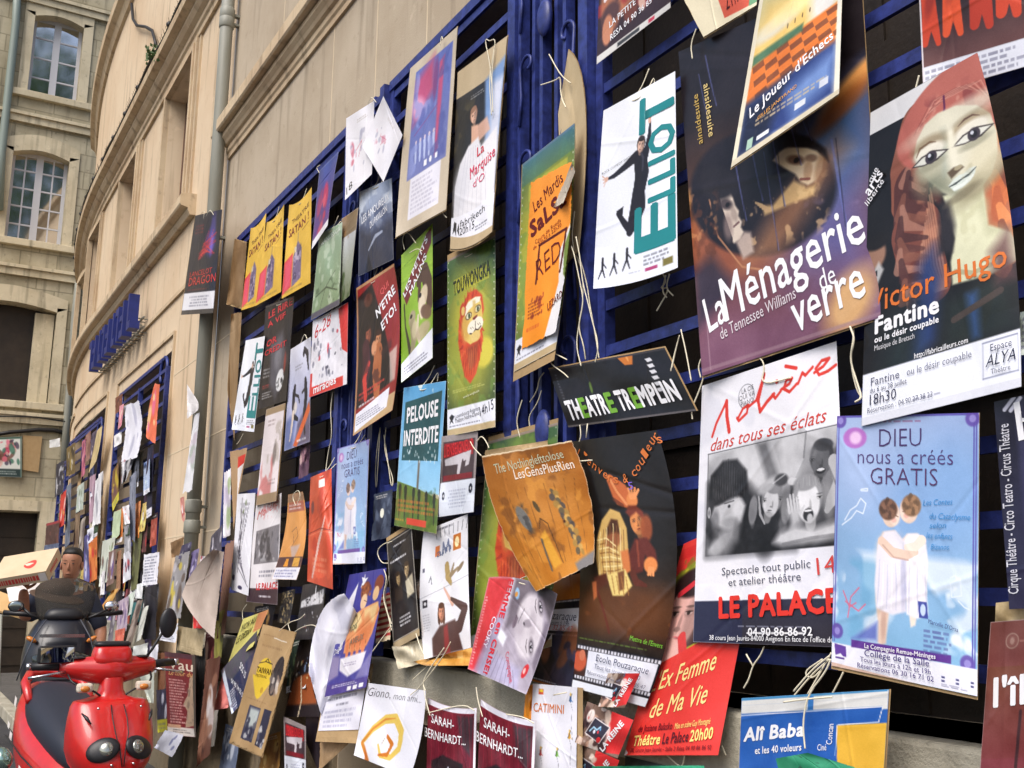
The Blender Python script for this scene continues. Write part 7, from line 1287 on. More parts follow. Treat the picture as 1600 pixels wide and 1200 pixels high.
# ------------------------------------------------------------------ pier, drainpipe and the farther windows
def rect(x0, y0, x1, y1, dx=0, sl=-.9):
    """a narrow sheet seen at a low angle: TL, TR, BR, BL from a pixel box; sl = slope of its top and bottom"""
    w_ = x1-x0; return [(x0, y0-sl*w_*.5), (x1, y0+sl*w_*.5), (x1+dx, y1+sl*w_*.35), (x0+dx, y1-sl*w_*.35)]
def simple(bg, cols=(), n=10, foot=None, head=None, seed=1):
    def f(c):
        c.fill(bg); c.N(5, 4)
        if cols: c.blobs(n, .1, .15, .9, .8, cols, .04, .14)
        if head: c.R(0, 0, 1, head[0], head[1])
        if foot: c.R(0, 1-foot[0], 1, 1, foot[1]); c.dash(.1, 1-foot[0]*.8, .9, 1-foot[0]*.2, 2, (110, 110, 130), .6)
    return f
LW = [
 # window 2, left of the drainpipe
 ('long wavy white sheet hanging over the bars of the window nearer the drainpipe', [(193, 634), (217, 625), (214, 716), (188, 722)], simple((216, 216, 226), [(170, 170, 190)], 4), .10, dict(bow={'r': (.25, 0), 'l': (.2, 0)}, curl=(0, .04))),
 ('silvery crumpled lower end of the wavy white sheet', [(190, 712), (212, 712), (196, 752), (190, 756)], simple((186, 186, 190), [(120, 120, 130), (214, 214, 220)], 8), .11, dict(wav=.02)),
 ('orange, pink and cream poster high beside the looped rail', [(242, 598), (250, 600), (243, 695), (228, 684)], simple((214, 110, 80), [(220, 110, 150), (230, 206, 150), (206, 90, 60)], 8), .13, dict(curl=(0, .03), bow={'l': (-.25, 0)})),
 ('dark blue poster with white footer below the orange, pink and cream one', [(231, 700), (241, 690), (237, 806), (222, 815)], simple((40, 40, 62), [(60, 40, 60)], 5, (.12, (222, 222, 232))), .10, {}),
 ('small orange and black sheet above the pink flowered narrow sheet', [(180, 622), (192, 614), (190, 640), (180, 648)], simple((120, 76, 60), [(206, 96, 60), (60, 46, 46)], 6), .10, {}),
 ('pink flowered narrow sheet left of the wavy white sheet', [(187, 634), (194, 630), (190, 665), (184, 672)], simple((214, 150, 160), [(236, 226, 200), (190, 90, 120)], 6), .12, {}),
 ('tilted plain white card on the stone pier between the far windows', [(178, 681), (190, 674), (190, 692), (178, 700)], simple((228, 226, 228)), .06, {}),
 ('brown and yellow poster hanging on the stone pier between the far windows', [(176, 735), (185, 722), (186, 780), (176, 800)], simple((122, 92, 60), [(96, 66, 80), (190, 170, 60)], 8, (.22, (190, 180, 60))), .08, dict(bow={'l': (-.2, 0)})),
 ('pale green sheet below the brown and yellow poster', [(177, 800), (190, 795), (187, 836), (174, 848)], simple((176, 192, 160)), .08, dict(curl=(0, .03))),
 ('grey-blue column of curled paper left of the dark barred gap', [(202, 745), (213, 735), (211, 850), (203, 838)], simple((116, 120, 134)), .12, dict(curl=(0, 0, .03, 0))),
 ('narrow white sheet with a red mark beside the grey-blue paper column', [(191, 792), (202, 788), (203, 818), (195, 820)], simple((226, 222, 226), [(206, 90, 80)], 3), .125, {}),
 ('narrow black and white photo sheet under the red-marked white sheet', [(194, 822), (204, 818), (205, 862), (194, 866)], simple((150, 150, 156), [(60, 60, 66), (206, 206, 210)], 10), .12, {}),
 ('narrow white leaflet with red band below the black and white photo sheet', [(193, 864), (205, 858), (204, 905), (192, 912)], simple((206, 206, 214), [(60, 60, 80), (190, 50, 60)], 8), .12, {}),
 ('olive green tall sheet left of the handwritten letter', [(207, 842), (223, 830), (214, 920), (204, 925)], simple((104, 106, 70), [(70, 70, 50)], 6), .10, {}),
 ('maroon narrow sheet between the olive sheet and the blue post', [(222, 822), (231, 818), (228, 862), (221, 865)], simple((96, 60, 60), [(60, 40, 44), (180, 60, 60)], 6), .09, {}),
 ('white handwritten letter pinned beside the stone edge of the far window', [(225, 866), (250, 862), (246, 913), (221, 916)], simple((226, 226, 234)), .12, dict(txtlines=True)),
 ('pale receipt sheet under the handwritten letter', [(214, 913), (224, 910), (222, 936), (211, 935)], simple((222, 224, 226)), .12, {}),
 ('orange fish-like poster low on the far window, left group', [(138, 850), (152, 836), (152, 905), (140, 912)], simple((196, 110, 56), [(220, 150, 80), (150, 60, 40), (190, 40, 50)], 12), .12, {}),
 ('white and green curled poster with a grey box picture, between the far windows', [(160, 845), (181, 838), (172, 906), (154, 918)], simple((206, 212, 200), [(110, 110, 112), (150, 170, 130), (120, 90, 80)], 8), .10, dict(curl=(.03, .0))),
 ('violet-blue sheet low left of the orange fish-like poster', [(132, 838), (140, 830), (140, 910), (130, 918)], simple((96, 92, 150), [(206, 206, 226), (60, 60, 100)], 10), .11, {}),
 ('brown and white narrow poster right of the white and green curled one', [(170, 862), (182, 858), (178, 910), (166, 918)], simple((120, 96, 90), [(206, 200, 206), (110, 90, 160)], 8), .12, {}),
 ('tan board edge right of the brown and white narrow poster', [(183, 862), (190, 858), (188, 920), (181, 930)], simple((150, 112, 88)), .10, {}),
 # window 3 (farthest)
 ('red-topped slim poster hanging by the farther looped rail', [(134, 680), (142, 672), (141, 715), (134, 724)], simple((150, 110, 100), [(206, 80, 60), (110, 80, 70)], 6), .10, {}),
 ('striped dark poster right of the red-topped slim poster', [(143, 678), (152, 670), (147, 712), (140, 720)], simple((90, 80, 96), [(206, 190, 190), (50, 44, 60)], 8), .10, {}),
 ('cream curved card bending below the farther looped rail', [(152, 672), (160, 664), (150, 722), (138, 740)], simple((196, 176, 130)), .12, dict(bow={'r': (.2, 0)})),
 ('pink tall slim poster left of the red-topped slim poster', [(128, 690), (134, 684), (133, 740), (127, 748)], simple((176, 100, 120), [(220, 160, 170), (110, 60, 80)], 6), .10, {}),
 ('pale mauve sheet pair on the farther grille', [(140, 745), (150, 738), (148, 812), (139, 820)], simple((170, 140, 156), [(120, 90, 110), (206, 190, 200)], 8), .10, {}),
 ('white text poster on the right end of the farther grille', [(149, 750), (159, 742), (157, 818), (144, 824)], simple((214, 214, 218), [(150, 150, 160)], 5), .12, {}),
 ('greenish white poster left of the pale mauve sheets', [(121, 760), (132, 752), (130, 796), (118, 802)], simple((176, 186, 176), [(220, 224, 226), (110, 120, 100)], 8), .11, {}),
 ('brown slim poster low on the farther grille', [(118, 802), (126, 798), (122, 858), (114, 862)], simple((124, 104, 84), [(90, 70, 60)], 5), .10, {}),
 ('crinkled white-edged poster low on the farther grille', [(126, 812), (134, 806), (128, 880), (121, 884)], simple((160, 150, 140), [(216, 214, 214), (90, 80, 80)], 8), .11, {}),
 ('small white sheet low on the right end of the farther grille', [(136, 828), (147, 822), (146, 846), (136, 850)], simple((220, 222, 232)), .11, {}),
 ('yellow-black poster cluster where the facade curves away', [(104, 700), (118, 690), (117, 740), (103, 745)], simple((110, 92, 56), [(206, 180, 80), (50, 44, 40), (214, 206, 190)], 12), .16, {}),
 ('white lettered dark poster below the yellow-black cluster', [(88, 725), (101, 718), (98, 770), (85, 778)], simple((52, 50, 60), [(206, 206, 210)], 10), .2, {}),
 ('slim red poster on the curving end of the facade', [(95, 772), (104, 764), (100, 820), (91, 828)], simple((196, 66, 56), [(214, 170, 80), (226, 206, 200)], 4), .2, {}),
 ('grey-blue slim poster on the curving end of the facade', [(103, 760), (112, 752), (109, 850), (101, 858)], simple((110, 116, 130), [(70, 76, 90), (190, 196, 206)], 8), .16, {}),
 ('dark figure poster above the carried boxes', [(72, 818), (94, 812), (92, 850), (70, 852)], simple((84, 60, 56), [(150, 90, 80), (60, 44, 46)], 8, None, (.12, (150, 60, 66))), .22, {}),
 ('striped blue-white poster just above the carried boxes', [(69, 852), (93, 848), (92, 866), (68, 868)], simple((90, 100, 126), [(206, 212, 222)], 6), .24, {}),
 ('small white street plate above the farther sheets', [(77, 688), (94, 684), (94, 698), (77, 700)], simple((206, 206, 204)), .18, {}),
 # pier and drainpipe
 ('curled white flap high on the drainpipe, above the long narrow strip', [(292, 600), (306, 622), (308, 642), (292, 655)], simple((210, 206, 206)), .20, dict(curl=(0, 0, .02, .0), bow={'r': (.25, 0)})),
 ('long narrow white strip hanging down the drainpipe', [(304, 646), (312, 644), (300, 768), (285, 772)], simple((214, 214, 218), [(160, 170, 160), (190, 180, 190)], 8), .19, dict(curl=(0, .02))),
 ('small red and white torn sheet beside the drainpipe', [(281, 778), (288, 775), (289, 820), (284, 812)], simple((190, 130, 120), [(214, 206, 206), (170, 70, 70)], 6), .13, {}),
 ('narrow white poster on the stone edge right of the drainpipe', [(350, 738), (361, 730), (360, 838), (348, 842)], simple((220, 216, 222), [(150, 170, 120), (190, 180, 200)], 6), .09, {}),
 ('brown star-shaped bent card on the pier left of the drainpipe', [(266, 848), (288, 838), (284, 868), (268, 872)], simple((120, 92, 62)), .13, dict(name='bent_card', cat='card')),
 ('tall silvery poster with a yellow crescent, wrapped on the drainpipe', [(274, 868), (297, 860), (282, 968), (255, 972)], simple((150, 148, 150), [(90, 86, 96), (206, 200, 206), (96, 80, 70), (200, 180, 70)], 16), .20, dict(curl=(0, 0, .02, .02))),
 ('dark blue ragged scrap at the top of the drainpipe bundle', [(284, 852), (300, 846), (297, 868), (278, 874)], simple((70, 66, 90), [(40, 36, 50), (150, 150, 160)], 6), .21, {}),
 ('violet ribboned strip in the drainpipe bundle', [(299, 862), (312, 856), (302, 920), (288, 930)], simple((120, 110, 150), [(70, 60, 90), (206, 200, 220)], 10), .20, {}),
 ('dark crumpled strip right of the violet ribboned strip', [(330, 838), (348, 818), (346, 870), (326, 872)], simple((84, 80, 90), [(200, 196, 206), (50, 46, 56)], 8), .15, {}),
 ('red and white scrap in the middle of the drainpipe bundle', [(313, 868), (327, 870), (320, 888), (312, 886)], simple((214, 206, 210), [(206, 50, 60)], 6), .2, {}),
 ('large grey-brown sheet curling outward over the drainpipe bundle', [(334, 858), (350, 862), (335, 998), (283, 930)], simple((172, 158, 148)), .24, dict(curl=(.0, .05, .06, 0), bow={'b': (.0, .06), 'l': (-.15, 0)})),
 ('dark leaflet with pale rows under the curling grey-brown sheet', [(325, 935), (345, 915), (342, 970), (328, 970)], simple((70, 70, 80), [(206, 206, 212), (40, 40, 46)], 6), .21, {}),
 ('tall brown-backed sheet at the right end of the drainpipe bundle', [(352, 850), (367, 840), (352, 990), (338, 1000)], simple((140, 104, 88)), .14, dict(curl=(0, 0, 0, .03))),
 ('yellow-olive lower poster end below the tall brown-backed sheet', [(336, 960), (352, 950), (346, 1028), (334, 1030)], simple((150, 146, 76), [(190, 180, 90), (84, 84, 60)], 8), .15, {}),
 ('white typed notice card below the crescent poster', [(250, 973), (279, 974), (275, 1005), (248, 1000)], simple((228, 230, 240)), .21, dict(txtlines=True)),
 ('torn kraft paper block right of the white typed notice', [(279, 978), (320, 985), (316, 1026), (276, 1016)], simple((172, 156, 124)), .18, dict(name='kraft_paper', cat='paper')),
 ('small red text scrap above the torn kraft paper block', [(301, 958), (318, 962), (316, 982), (302, 982)], simple((206, 56, 56), [(226, 190, 190)], 5), .22, {}),
 ('white leaflet bundle fallen below the maroon poster', [(258, 1140), (288, 1148), (270, 1184), (240, 1168)], simple((214, 216, 230), [(110, 116, 160)], 3), .25, {}),
 ('crushed brown roll of posters right of the maroon poster', [(322, 1030), (345, 1024), (328, 1180), (306, 1200)], simple((96, 62, 50), [(60, 40, 36), (140, 100, 80), (206, 200, 200)], 10), .19, dict(curl=(0, 0, .03, .03))),
 ('dark board between the maroon poster and the crushed brown roll', [(304, 1020), (322, 1010), (316, 1120), (305, 1150)], simple((48, 48, 50), [(60, 60, 60)], 3), .16, {}),
 ('white boxy card stack behind the red scooter handlebar', [(208, 1010), (232, 1004), (229, 1034), (206, 1030)], simple((226, 230, 226)), .22, dict(name='white_card', cat='card')),
 ('pale card leaning right of the white boxy card', [(234, 1010), (248, 1006), (244, 1052), (232, 1048)], simple((216, 218, 230)), .2, dict(name='white_card', cat='card')),
 ('grey-green panel behind the right handlebar grip of the red scooter', [(214, 1045), (242, 1040), (240, 1100), (232, 1098)], simple((190, 196, 186)), .21, dict(name='panel_board', cat='board')),
 ('brown narrow poster left of the maroon poster', [(247, 1020), (258, 1019), (258, 1080), (246, 1085)], simple((126, 84, 62)), .17, {}),
 ('navy and yellow poster under the brown narrow one', [(244, 1078), (262, 1074), (262, 1144), (246, 1146)], simple((50, 48, 66), [(206, 206, 216), (60, 60, 90)], 6, (.3, (176, 170, 50))), .2, {}),
 # low clutter by the far window
 ('orange and tan folded board leaning below the far window', [(176, 922), (186, 918), (166, 960), (146, 965)], simple((206, 160, 90), [(190, 130, 70)], 3), .25, dict(name='leaning_board', cat='board')),
 ('grey-brown strip leaning left of the purple face poster', [(176, 948), (184, 944), (174, 1012), (166, 1014)], simple((110, 104, 112), [(70, 66, 80), (190, 186, 190)], 8), .24, {}),
 ('purple-tinged face poster among the low clutter', [(184, 940), (202, 930), (198, 985), (180, 1000)], simple((176, 160, 176), [(120, 100, 140), (214, 196, 200), (80, 60, 90)], 10), .22, {}),
 ('red lettered narrow sheet below the purple-tinged face poster', [(180, 985), (196, 980), (192, 1012), (178, 1014)], simple((206, 110, 90), [(190, 60, 50), (226, 206, 200)], 8), .23, {}),
 ('green-white curled page right of the purple-tinged face poster', [(200, 930), (212, 922), (205, 960), (196, 964)], simple((196, 206, 196), [(226, 230, 230)], 3), .21, {}),
 ('brown photo strip leaning right of the red lettered narrow sheet', [(214, 938), (224, 936), (205, 1012), (194, 1012)], simple((126, 110, 100), [(84, 70, 66), (176, 160, 150)], 8), .22, {}),
 ('white torn strip beside the black board near the far window corner', [(222, 950), (233, 945), (220, 1000), (210, 1005)], simple((222, 224, 214)), .2, {}),
 ('black board panel at the corner under the handwritten letter', [(226, 916), (246, 914), (244, 1000), (222, 1000)], simple((38, 36, 44)), .16, dict(name='black_board', cat='board')),
]
for lb, q, f, of, kw in LW:
    kw = dict(kw); tl = kw.pop('txtlines', False); nm = kw.pop('name', 'theatre_poster')
    def ff(c, f=f, tl=tl):
        f(c)
        if tl: c.dash(.1, .08, .9, .92, 9, (80, 84, 110), .7, .45)
    poster(lb, q, ff, off=of, name=nm, cat=kw.pop('cat', 'poster'), strings=None, res=1.5, gloss=False, **kw)
def p_yau(c):
    c.fill((120, 26, 36)); c.R(0, 0, 1, .06, (70, 26, 50)); c.P([(.82, .30), (1, .2), (1, .86), (.66, .9), (.74, .7), (.6, .62), (.76, .5)], (176, 150, 126), 1, .01); c.NC((120, 100, 90), 12, .5, .7, .7, .3, 1, .86); c.dash(.12, .32, .72, .86, 16, (226, 190, 180), .8); c.R(.0, .9, 1, 1, (214, 206, 200)); c.R(.03, .87, .5, .91, (206, 160, 130)); c.dash(.2, .92, .9, .97, 2, (90, 80, 80)); c.P([(.9, 0), (1, 0), (1, 1), (.95, 1)], (70, 66, 60))
poster('maroon poster with a large pale title among torn sheets, right of the red scooter', [(257, 1018), (305, 1024), (306, 1152), (262, 1148)], p_yau, [("Vau", .12, .20, .92, .21, .125, (226, 210, 190), {'b': .01}), ("Le tour du", .12, .28, .92, .28, .06, (222, 170, 110), {'sh': .3})], off=.22, curl=(0, 0, 0, .02), board=(0, 0, .0, 0), strings=None, res=1.6)
# posters on the end house
def house_sheet(name, label, cat, q, paint, out):
    m_ = [atx(x, y, FX+out) for x, y in q]; mb = MB()
    mb.add([p for p in m_]+[p-np.array([.02, 0, 0]) for p in m_], [(3, 2, 1, 0), (0, 1, 5, 4), (1, 2, 6, 5), (2, 3, 7, 6), (3, 0, 4, 7)]); return tag(mb.build(name, paint), label=label, cat=cat)
house_sheet('cardboard_sheet', 'brown cardboard sheet taped to the end house beside its poster', 'cardboard', [(36, 680), (66, 682), (60, 738), (35, 734)], M_card, .05)
_o = FX
def hp():
    q = [(-12, 684), (34, 682), (34, 746), (-12, 744)]; P = [atx(x, y, FX+.08) for x, y in q]
    c = Cv(46, 60, .8, 5); c.fill((214, 216, 210)); c.blobs(40, .1, .1, .9, .68, [(190, 60, 90), (60, 110, 90), (110, 70, 60), (214, 170, 160), (70, 60, 80), (220, 110, 130)], .03, .08); c.R(0, .8, 1, 1, (44, 60, 60)); c.dash(.2, .84, .9, .95, 2, (200, 210, 206)); c.R(0, 0, 1, .05, (60, 90, 76)); c.R(.95, 0, 1, 1, (90, 110, 100))
    U, V = np.meshgrid(c.u, c.v); U, V = U[..., None], V[..., None]
    pp = (P[0]*(1-U)*(1-V)+P[1]*U*(1-V)+P[2]*U*V+P[3]*(1-U)*V).reshape(-1, 3); n = c.w+1
    fs = [(j*n+i, (j+1)*n+i, (j+1)*n+i+1, j*n+i+1) for j in range(c.h) for i in range(c.w)]
    mb = MB(); mb.add(pp, fs, True); o = mb.build('theatre_poster', M_matte)
    if o.data.polygons[0].normal.x < 0: o.data.flip_normals()
    a = o.data.color_attributes.new('Col', 'FLOAT_COLOR', 'POINT'); a.data.foreach_set('color', np.concatenate([lin(c.C.clip(0, 255)).reshape(-1, 3), np.ones((len(pp), 1))], 1).astype(np.float32).ravel())
    tag(o, label='crowded cast poster with a dark footer on the wall of the end house', cat='poster')
hp()
# ------------------------------------------------------------------ many slim overlapping sheets in the two far windows
CN = [('cream', (206, 196, 168)), ('slate grey', (96, 100, 112)), ('dark brown', (74, 58, 48)), ('violet', (110, 96, 150)), ('brick red', (150, 70, 56)), ('off-white', (220, 218, 222)), ('black', (36, 34, 40)), ('olive', (112, 108, 70)), ('pale blue', (160, 176, 206)), ('tan', (168, 140, 104)), ('rose', (190, 130, 140)), ('dark green', (60, 80, 62)), ('sand yellow', (196, 170, 96)), ('navy', (44, 50, 84)), ('maroon', (96, 40, 48)), ('silver', (176, 178, 186)), ('orange', (206, 120, 60)), ('teal', (60, 116, 120))]
PT = ['with a white footer', 'with a blotched picture', 'with a dark top band']
_r = random.Random(21); combos = [(n, c, p) for (n, c) in CN for p in range(3)]; _r.shuffle(combos)
spots = [(x, y) for x in (112, 121, 130, 139, 147, 156) for y in (880, 905)]+[(x, y) for x in (184, 195, 206, 216, 226, 237) for y in (690+18, 790, 880, 925)]+[(x, y) for x in (126, 140, 152) for y in (735, 800)]+[(x, y) for x in (166, 178, 190, 202, 214, 228) for y in (935, 965)]
for k, ((n, col, p), (x, y)) in enumerate(zip(combos, spots)):
    x += _r.uniform(-3, 3); y += _r.uniform(-14, 14); w_ = _r.uniform(8, 13) if x > 165 else _r.uniform(6, 9); h_ = w_*_r.uniform(4.2, 6.0); dx = _r.uniform(-8, 1); sl = (930-y)/(x+120)*.9+.12
    q = [(x, y+sl*w_*.5), (x+w_, y-sl*w_*.5), (x+w_+dx, y+h_-sl*w_*.5), (x+dx, y+h_+sl*w_*.4)]
    def f(c, col=col, p=p, k=k):
        c.fill(col); c.N(6, 5)
        r = np.random.default_rng(k); pal = [tuple(np.clip(np.array(col)*m_+a_, 10, 236)) for m_, a_ in ((.5, 0), (1.2, 30), (.7, 60))]
        if p == 1: c.blobs(14, .1, .1, .9, .85, pal, .04, .13)
        else: c.blobs(5, .2, .25, .8, .7, pal, .05, .12); c.dash(.15, .6, .85, .8, 3, pal[1], .5)
        if p == 0: c.R(0, .86, 1, 1, (222, 222, 228)); c.dash(.1, .88, .9, .98, 2, (100, 100, 116), .7)
        if p == 2: c.R(0, 0, 1, .16, (40, 36, 44)); c.dash(.1, .04, .9, .12, 1, (206, 200, 190), .8)
    poster('slim %s sheet %s, in the %s window' % (n, PT[p], 'farthest crowded' if x < 165 else 'crowded nearer'), q, f, off=.06+.008*(k % 6), strings=None, gloss=False, res=1.4, curl=(0, _r.uniform(0, .03), 0, _r.uniform(-.01, .02)), group='slim sheets crowding the far windows')
# ================================================================== THINGS STANDING IN THE STREET
M_red = mat('red_lacquer', (200, 26, 24), .3, .5, coat=.5, noise=(14, (168, 30, 28), .3), bump=(40, .03))
M_blk = mat('black_plastic', (26, 26, 30), .42, .45, bump=(150, .05))
M_seat = mat('seat_vinyl', (34, 38, 50), .55, .4, bump=(240, .12))
M_chrome = mat('chrome', (200, 200, 204), .16, .5, 1.0)
M_lens = mat('lamp_glass', (150, 152, 144), .1, .8, .75)
M_amber = mat('amber_lens', (196, 120, 50), .2, .6)
M_tyre = mat('tyre_rubber', (24, 24, 25), .8, .2)
M_decal = mat('white_decal', (220, 214, 210), .5)
M_blkpaint = mat('black_lacquer', (16, 19, 30), .34, .5, coat=.25)
M_smoke = mat('smoked_screen', (150, 146, 140), .05, .5)
M_smoke.node_tree.nodes['Principled BSDF'].inputs['Transmission Weight'].default_value = .92
M_smoke.node_tree.nodes['Principled BSDF'].inputs['IOR'].default_value = 1.03
def ring(z, hy, xf, xb, n=20, x0=0.0, p=2.6):
    out = []
    for k in range(n):
        t = 2*math.pi*k/n; cx, sy = math.cos(t), math.sin(t)
        f = lambda a: math.copysign(abs(a)**(2/p), a)
        out.append((x0+(xf if cx > 0 else xb)*f(cx), hy*f(sy), z))
    return out
def secx(x, hy, z0, z1, n=20, p=2.8):
    zc, hz = (z0+z1)/2, (z1-z0)/2; out = []
    for k in range(n):
        t = 2*math.pi*k/n; f = lambda a: math.copysign(abs(a)**(2/p), a)
        out.append((x, hy*f(math.cos(t)), zc+hz*f(math.sin(t))))
    return out
def wheel(parent, x, r=.21):
    m = MB(); m.tube([(x+(r-.045)*math.cos(a), 0, r+(r-.045)*math.sin(a)) for a in seq(0, 2*math.pi, .26)[:-1]], .048, 10, closed=True)
    wl = m.build('wheel', M_tyre, parent)
    m = MB(); m.tube([(x, -.04, r), (x, .04, r)], .12, 16); m.build('rim', M_chrome, wl)
# ------------------------------------------------------------------ red scooter
p0 = E_+ray(176, 1040)*5.1
sc = empty('scooter', (p0[0]-.0, p0[1], -.0), rad(8), label='parked red scooter with twin round headlights, in front of the poster-covered wall', cat='scooter')
m = MB(); m.loft([ring(*a, n=36, p=2.9) for a in ((1.075, .05, .05, .05), (1.02, .055, .055, .05), (.99, .07, .065, .05), (.975, .12, .075, .06), (.968, .17, .095, .06), (.945, .182, .115, .06), (.89, .192, .155, .05), (.82, .198, .20, .04), (.75, .196, .235, .03), (.69, .175, .25, .03), (.64, .14, .245, .03), (.56, .115, .20, .03), (.40, .10, .12, .03))])
m.build('front_shield', M_red, sc, bevel=.004)
m = MB(); m.loft([ring(z, hy, xf, .0, 20, .17) for z, hy, xf in ((.655, .115, .07), (.63, .15, .10), (.60, .14, .09), (.575, .10, .06))]); m.build('front_bumper', M_blk, sc, sub=1)
for s in (-1, 1):
    Mr = Matrix.Rotation(s*rad(24), 3, 'Z') @ Matrix.Rotation(rad(-22), 3, 'Y') @ Matrix.Rotation(s*rad(-18), 3, 'X')
    m = MB(); m.ell((.216, s*.082, .765), .022, .076, .056, Mr); hl = m.build('headlight', M_blk, sc)
    m = MB(); m.ell((.234, s*.074, .772), .014, .033, .033, Mr); m.build('lens', M_lens, hl)
    m = MB(); m.tube([(.125, s*.165, .925), (.155, s*.15, .905), (.18, s*.135, .88)], [.003, .009, .003], 8); m.build('air_scoop', M_blk, sc)
    m = MB(); m.tube([(.118, s*.03, .955), (.165, s*.034, .90), (.214, s*.03, .835), (.242, s*.012, .76), (.262, s*.004, .69)], .0028, 6); m.build('panel_seam', M_blk, sc)
m = MB(); m.loft([[(-.0+px_+.0, y, z) for px_, z in [(r*math.cos(t)*1.0-.01-abs(y)*.25, 1.11+dz+r*1.0*math.sin(t)) for t in [2*math.pi*k/14 for k in range(14)]]] for y, r, dz in ((-.235, .028, .012), (-.215, .045, .01), (-.13, .055, .005), (-.07, .07, 0), (0, .076, 0), (.07, .07, 0), (.13, .055, .005), (.215, .045, .01), (.235, .028, .012))])
m.build('handlebar_cowl', M_red, sc, sub=1)
m = MB(); m.loft([ring(z, hy, xf, xb, 18, -.02, 3.2) for z, hy, xf, xb in ((1.12, .10, .07, .07), (1.17, .097, .065, .075), (1.215, .088, .045, .07), (1.232, .07, .02, .055))]); m.build('dashboard', M_red, sc, sub=1)
for s in (-1, 1):
    m = MB(); m.tube([(-.07, s*.215, 1.125), (-.10, s*.28, 1.128), (-.115, s*.345, 1.128)], [.019, .02, .019], 12); g_ = m.build('grip', M_blk, sc)
    m = MB(); m.tube([(-.115, s*.346, 1.128), (-.12, s*.368, 1.128)], .018, 10); m.build('bar_end', M_chrome, g_)
    m = MB(); m.tube([(-.02, s*.215, 1.105), (.0, s*.27, 1.10), (-.03, s*.35, 1.085), (-.045, s*.372, 1.08)], [.008, .006, .006, .008], 8); m.build('brake_lever', M_chrome, sc)
    m = MB(); m.box(.03, .075, s*.14-.036, s*.14+.036, 1.012, 1.055); tsg = m.build('turn_signal', mat('signal_case', (206, 196, 180), .3), sc, bevel=.012)
    m = MB(); m.ell((.078, s*.14-.004, 1.030), .012, .022, .014); m.build('lens', M_amber, tsg)
    m = MB(); m.ell((-.035, s*.155, 1.168), .028, .035, .006); m.build('cap', M_blk, sc)
# mirrors
for s, hd in ((-1, ((-.05, -.255, 1.185), (.014, .085, .042))), (1, ((.0, .262, 1.33), (.02, .045, .075)))):
    m = MB(); m.tube([(-.05, s*.17, 1.15), (-.03, s*.20, 1.20 if s > 0 else 1.17), hd[0]], .007, 8); mi = m.build('mirror', M_blk, sc)
    m = MB(); m.box(*[v for i in range(3) for v in (hd[0][i]-hd[1][i], hd[0][i]+hd[1][i])]) if s < 0 else m.ell(hd[0], *hd[1])
    m.build('housing', M_blk, mi, bevel=.012 if s < 0 else 0)
    if s < 0:
        m = MB(); x, y, z = hd[0]; m.add([(x+.030, y-.076, z-.034), (x+.030, y+.076, z-.034), (x+.0155, y+.076, z+.034), (x+.0155, y-.076, z+.034)], [(0, 1, 2, 3)]); m.build('mirror_glass', mat('mirror_glass', (190, 196, 200), .02, .5, 1.0), mi)
m = MB(); m.loft([secx(x, hy, z0, z1) for x, hy, z0, z1 in ((-.17, .09, .60, .70), (-.22, .14, .60, .765), (-.35, .165, .62, .83), (-.55, .18, .64, .89), (-.75, .185, .68, .94), (-.92, .165, .76, .985), (-1.0, .12, .83, .99), (-1.03, .06, .87, .97))]); m.build('seat', M_seat, sc, sub=1)
m = MB(); m.loft([secx(x, hy, z0, z1) for x, hy, z0, z1 in ((-.10, .10, .28, .55), (-.18, .15, .30, .63), (-.35, .215, .34, .72), (-.6, .235, .40, .79), (-.85, .225, .52, .87), (-1.05, .18, .66, .95), (-1.18, .11, .78, .985), (-1.22, .05, .86, .97))]); bd = m.build('body_panel', M_red, sc, sub=1)
m = MB(); m.loft([secx(x, hy, z0, z1) for x, hy, z0, z1 in ((.06, .13, .24, .30), (-.05, .17, .22, .30), (-.25, .17, .22, .31), (-.4, .12, .24, .3))]); m.build('footboard', M_blk, sc)
m = MB(); m.tube([(-.82, -.16, .90), (-.98, -.15, .985), (-1.10, -.10, 1.02), (-1.15, 0, 1.03), (-1.10, .10, 1.02), (-.98, .15, .985), (-.82, .16, .90)], [.02, .026, .028, .03, .028, .026, .02], 10); m.build('grab_rail', M_red, sc)
m = MB(); m.loft([secx(x, hy, z0, z1) for x, hy, z0, z1 in ((-.3, .06, .14, .34), (-.5, .13, .16, .46), (-.95, .12, .18, .5), (-1.15, .05, .22, .42))]); m.build('engine_cover', M_blk, sc, sub=1)
m = MB(); m.box(-1.2, -1.15, -.07, -.02, .66, .72); m.build('rear_signal', M_amber, sc, bevel=.01)
for (x, z, w_, h_) in ((-.93, .70, .06, .045), (-.99, .76, .05, .03), (-.62, .56, .07, .05), (-1.10, .86, .05, .05)):
    m = MB(); y = -.232 if x > -.9 else (-.215 if x > -1.02 else -.165); m.add([(x, y-.004, z), (x+w_, y-.006, z-.012), (x+w_+.01, y-.006, z+h_-.012), (x+.01, y-.004, z+h_)], [(0, 1, 2, 3)]); m.build('decal', M_decal, sc)
m = MB(); m.loft([ring(z, hy, xf, .1, 16, .26) for z, hy, xf in ((.46, .06, .10), (.42, .075, .16), (.36, .07, .2), (.28, .06, .21))]); m.build('front_mudguard', M_red, sc)
wheel(sc, .27); wheel(sc, -.86)
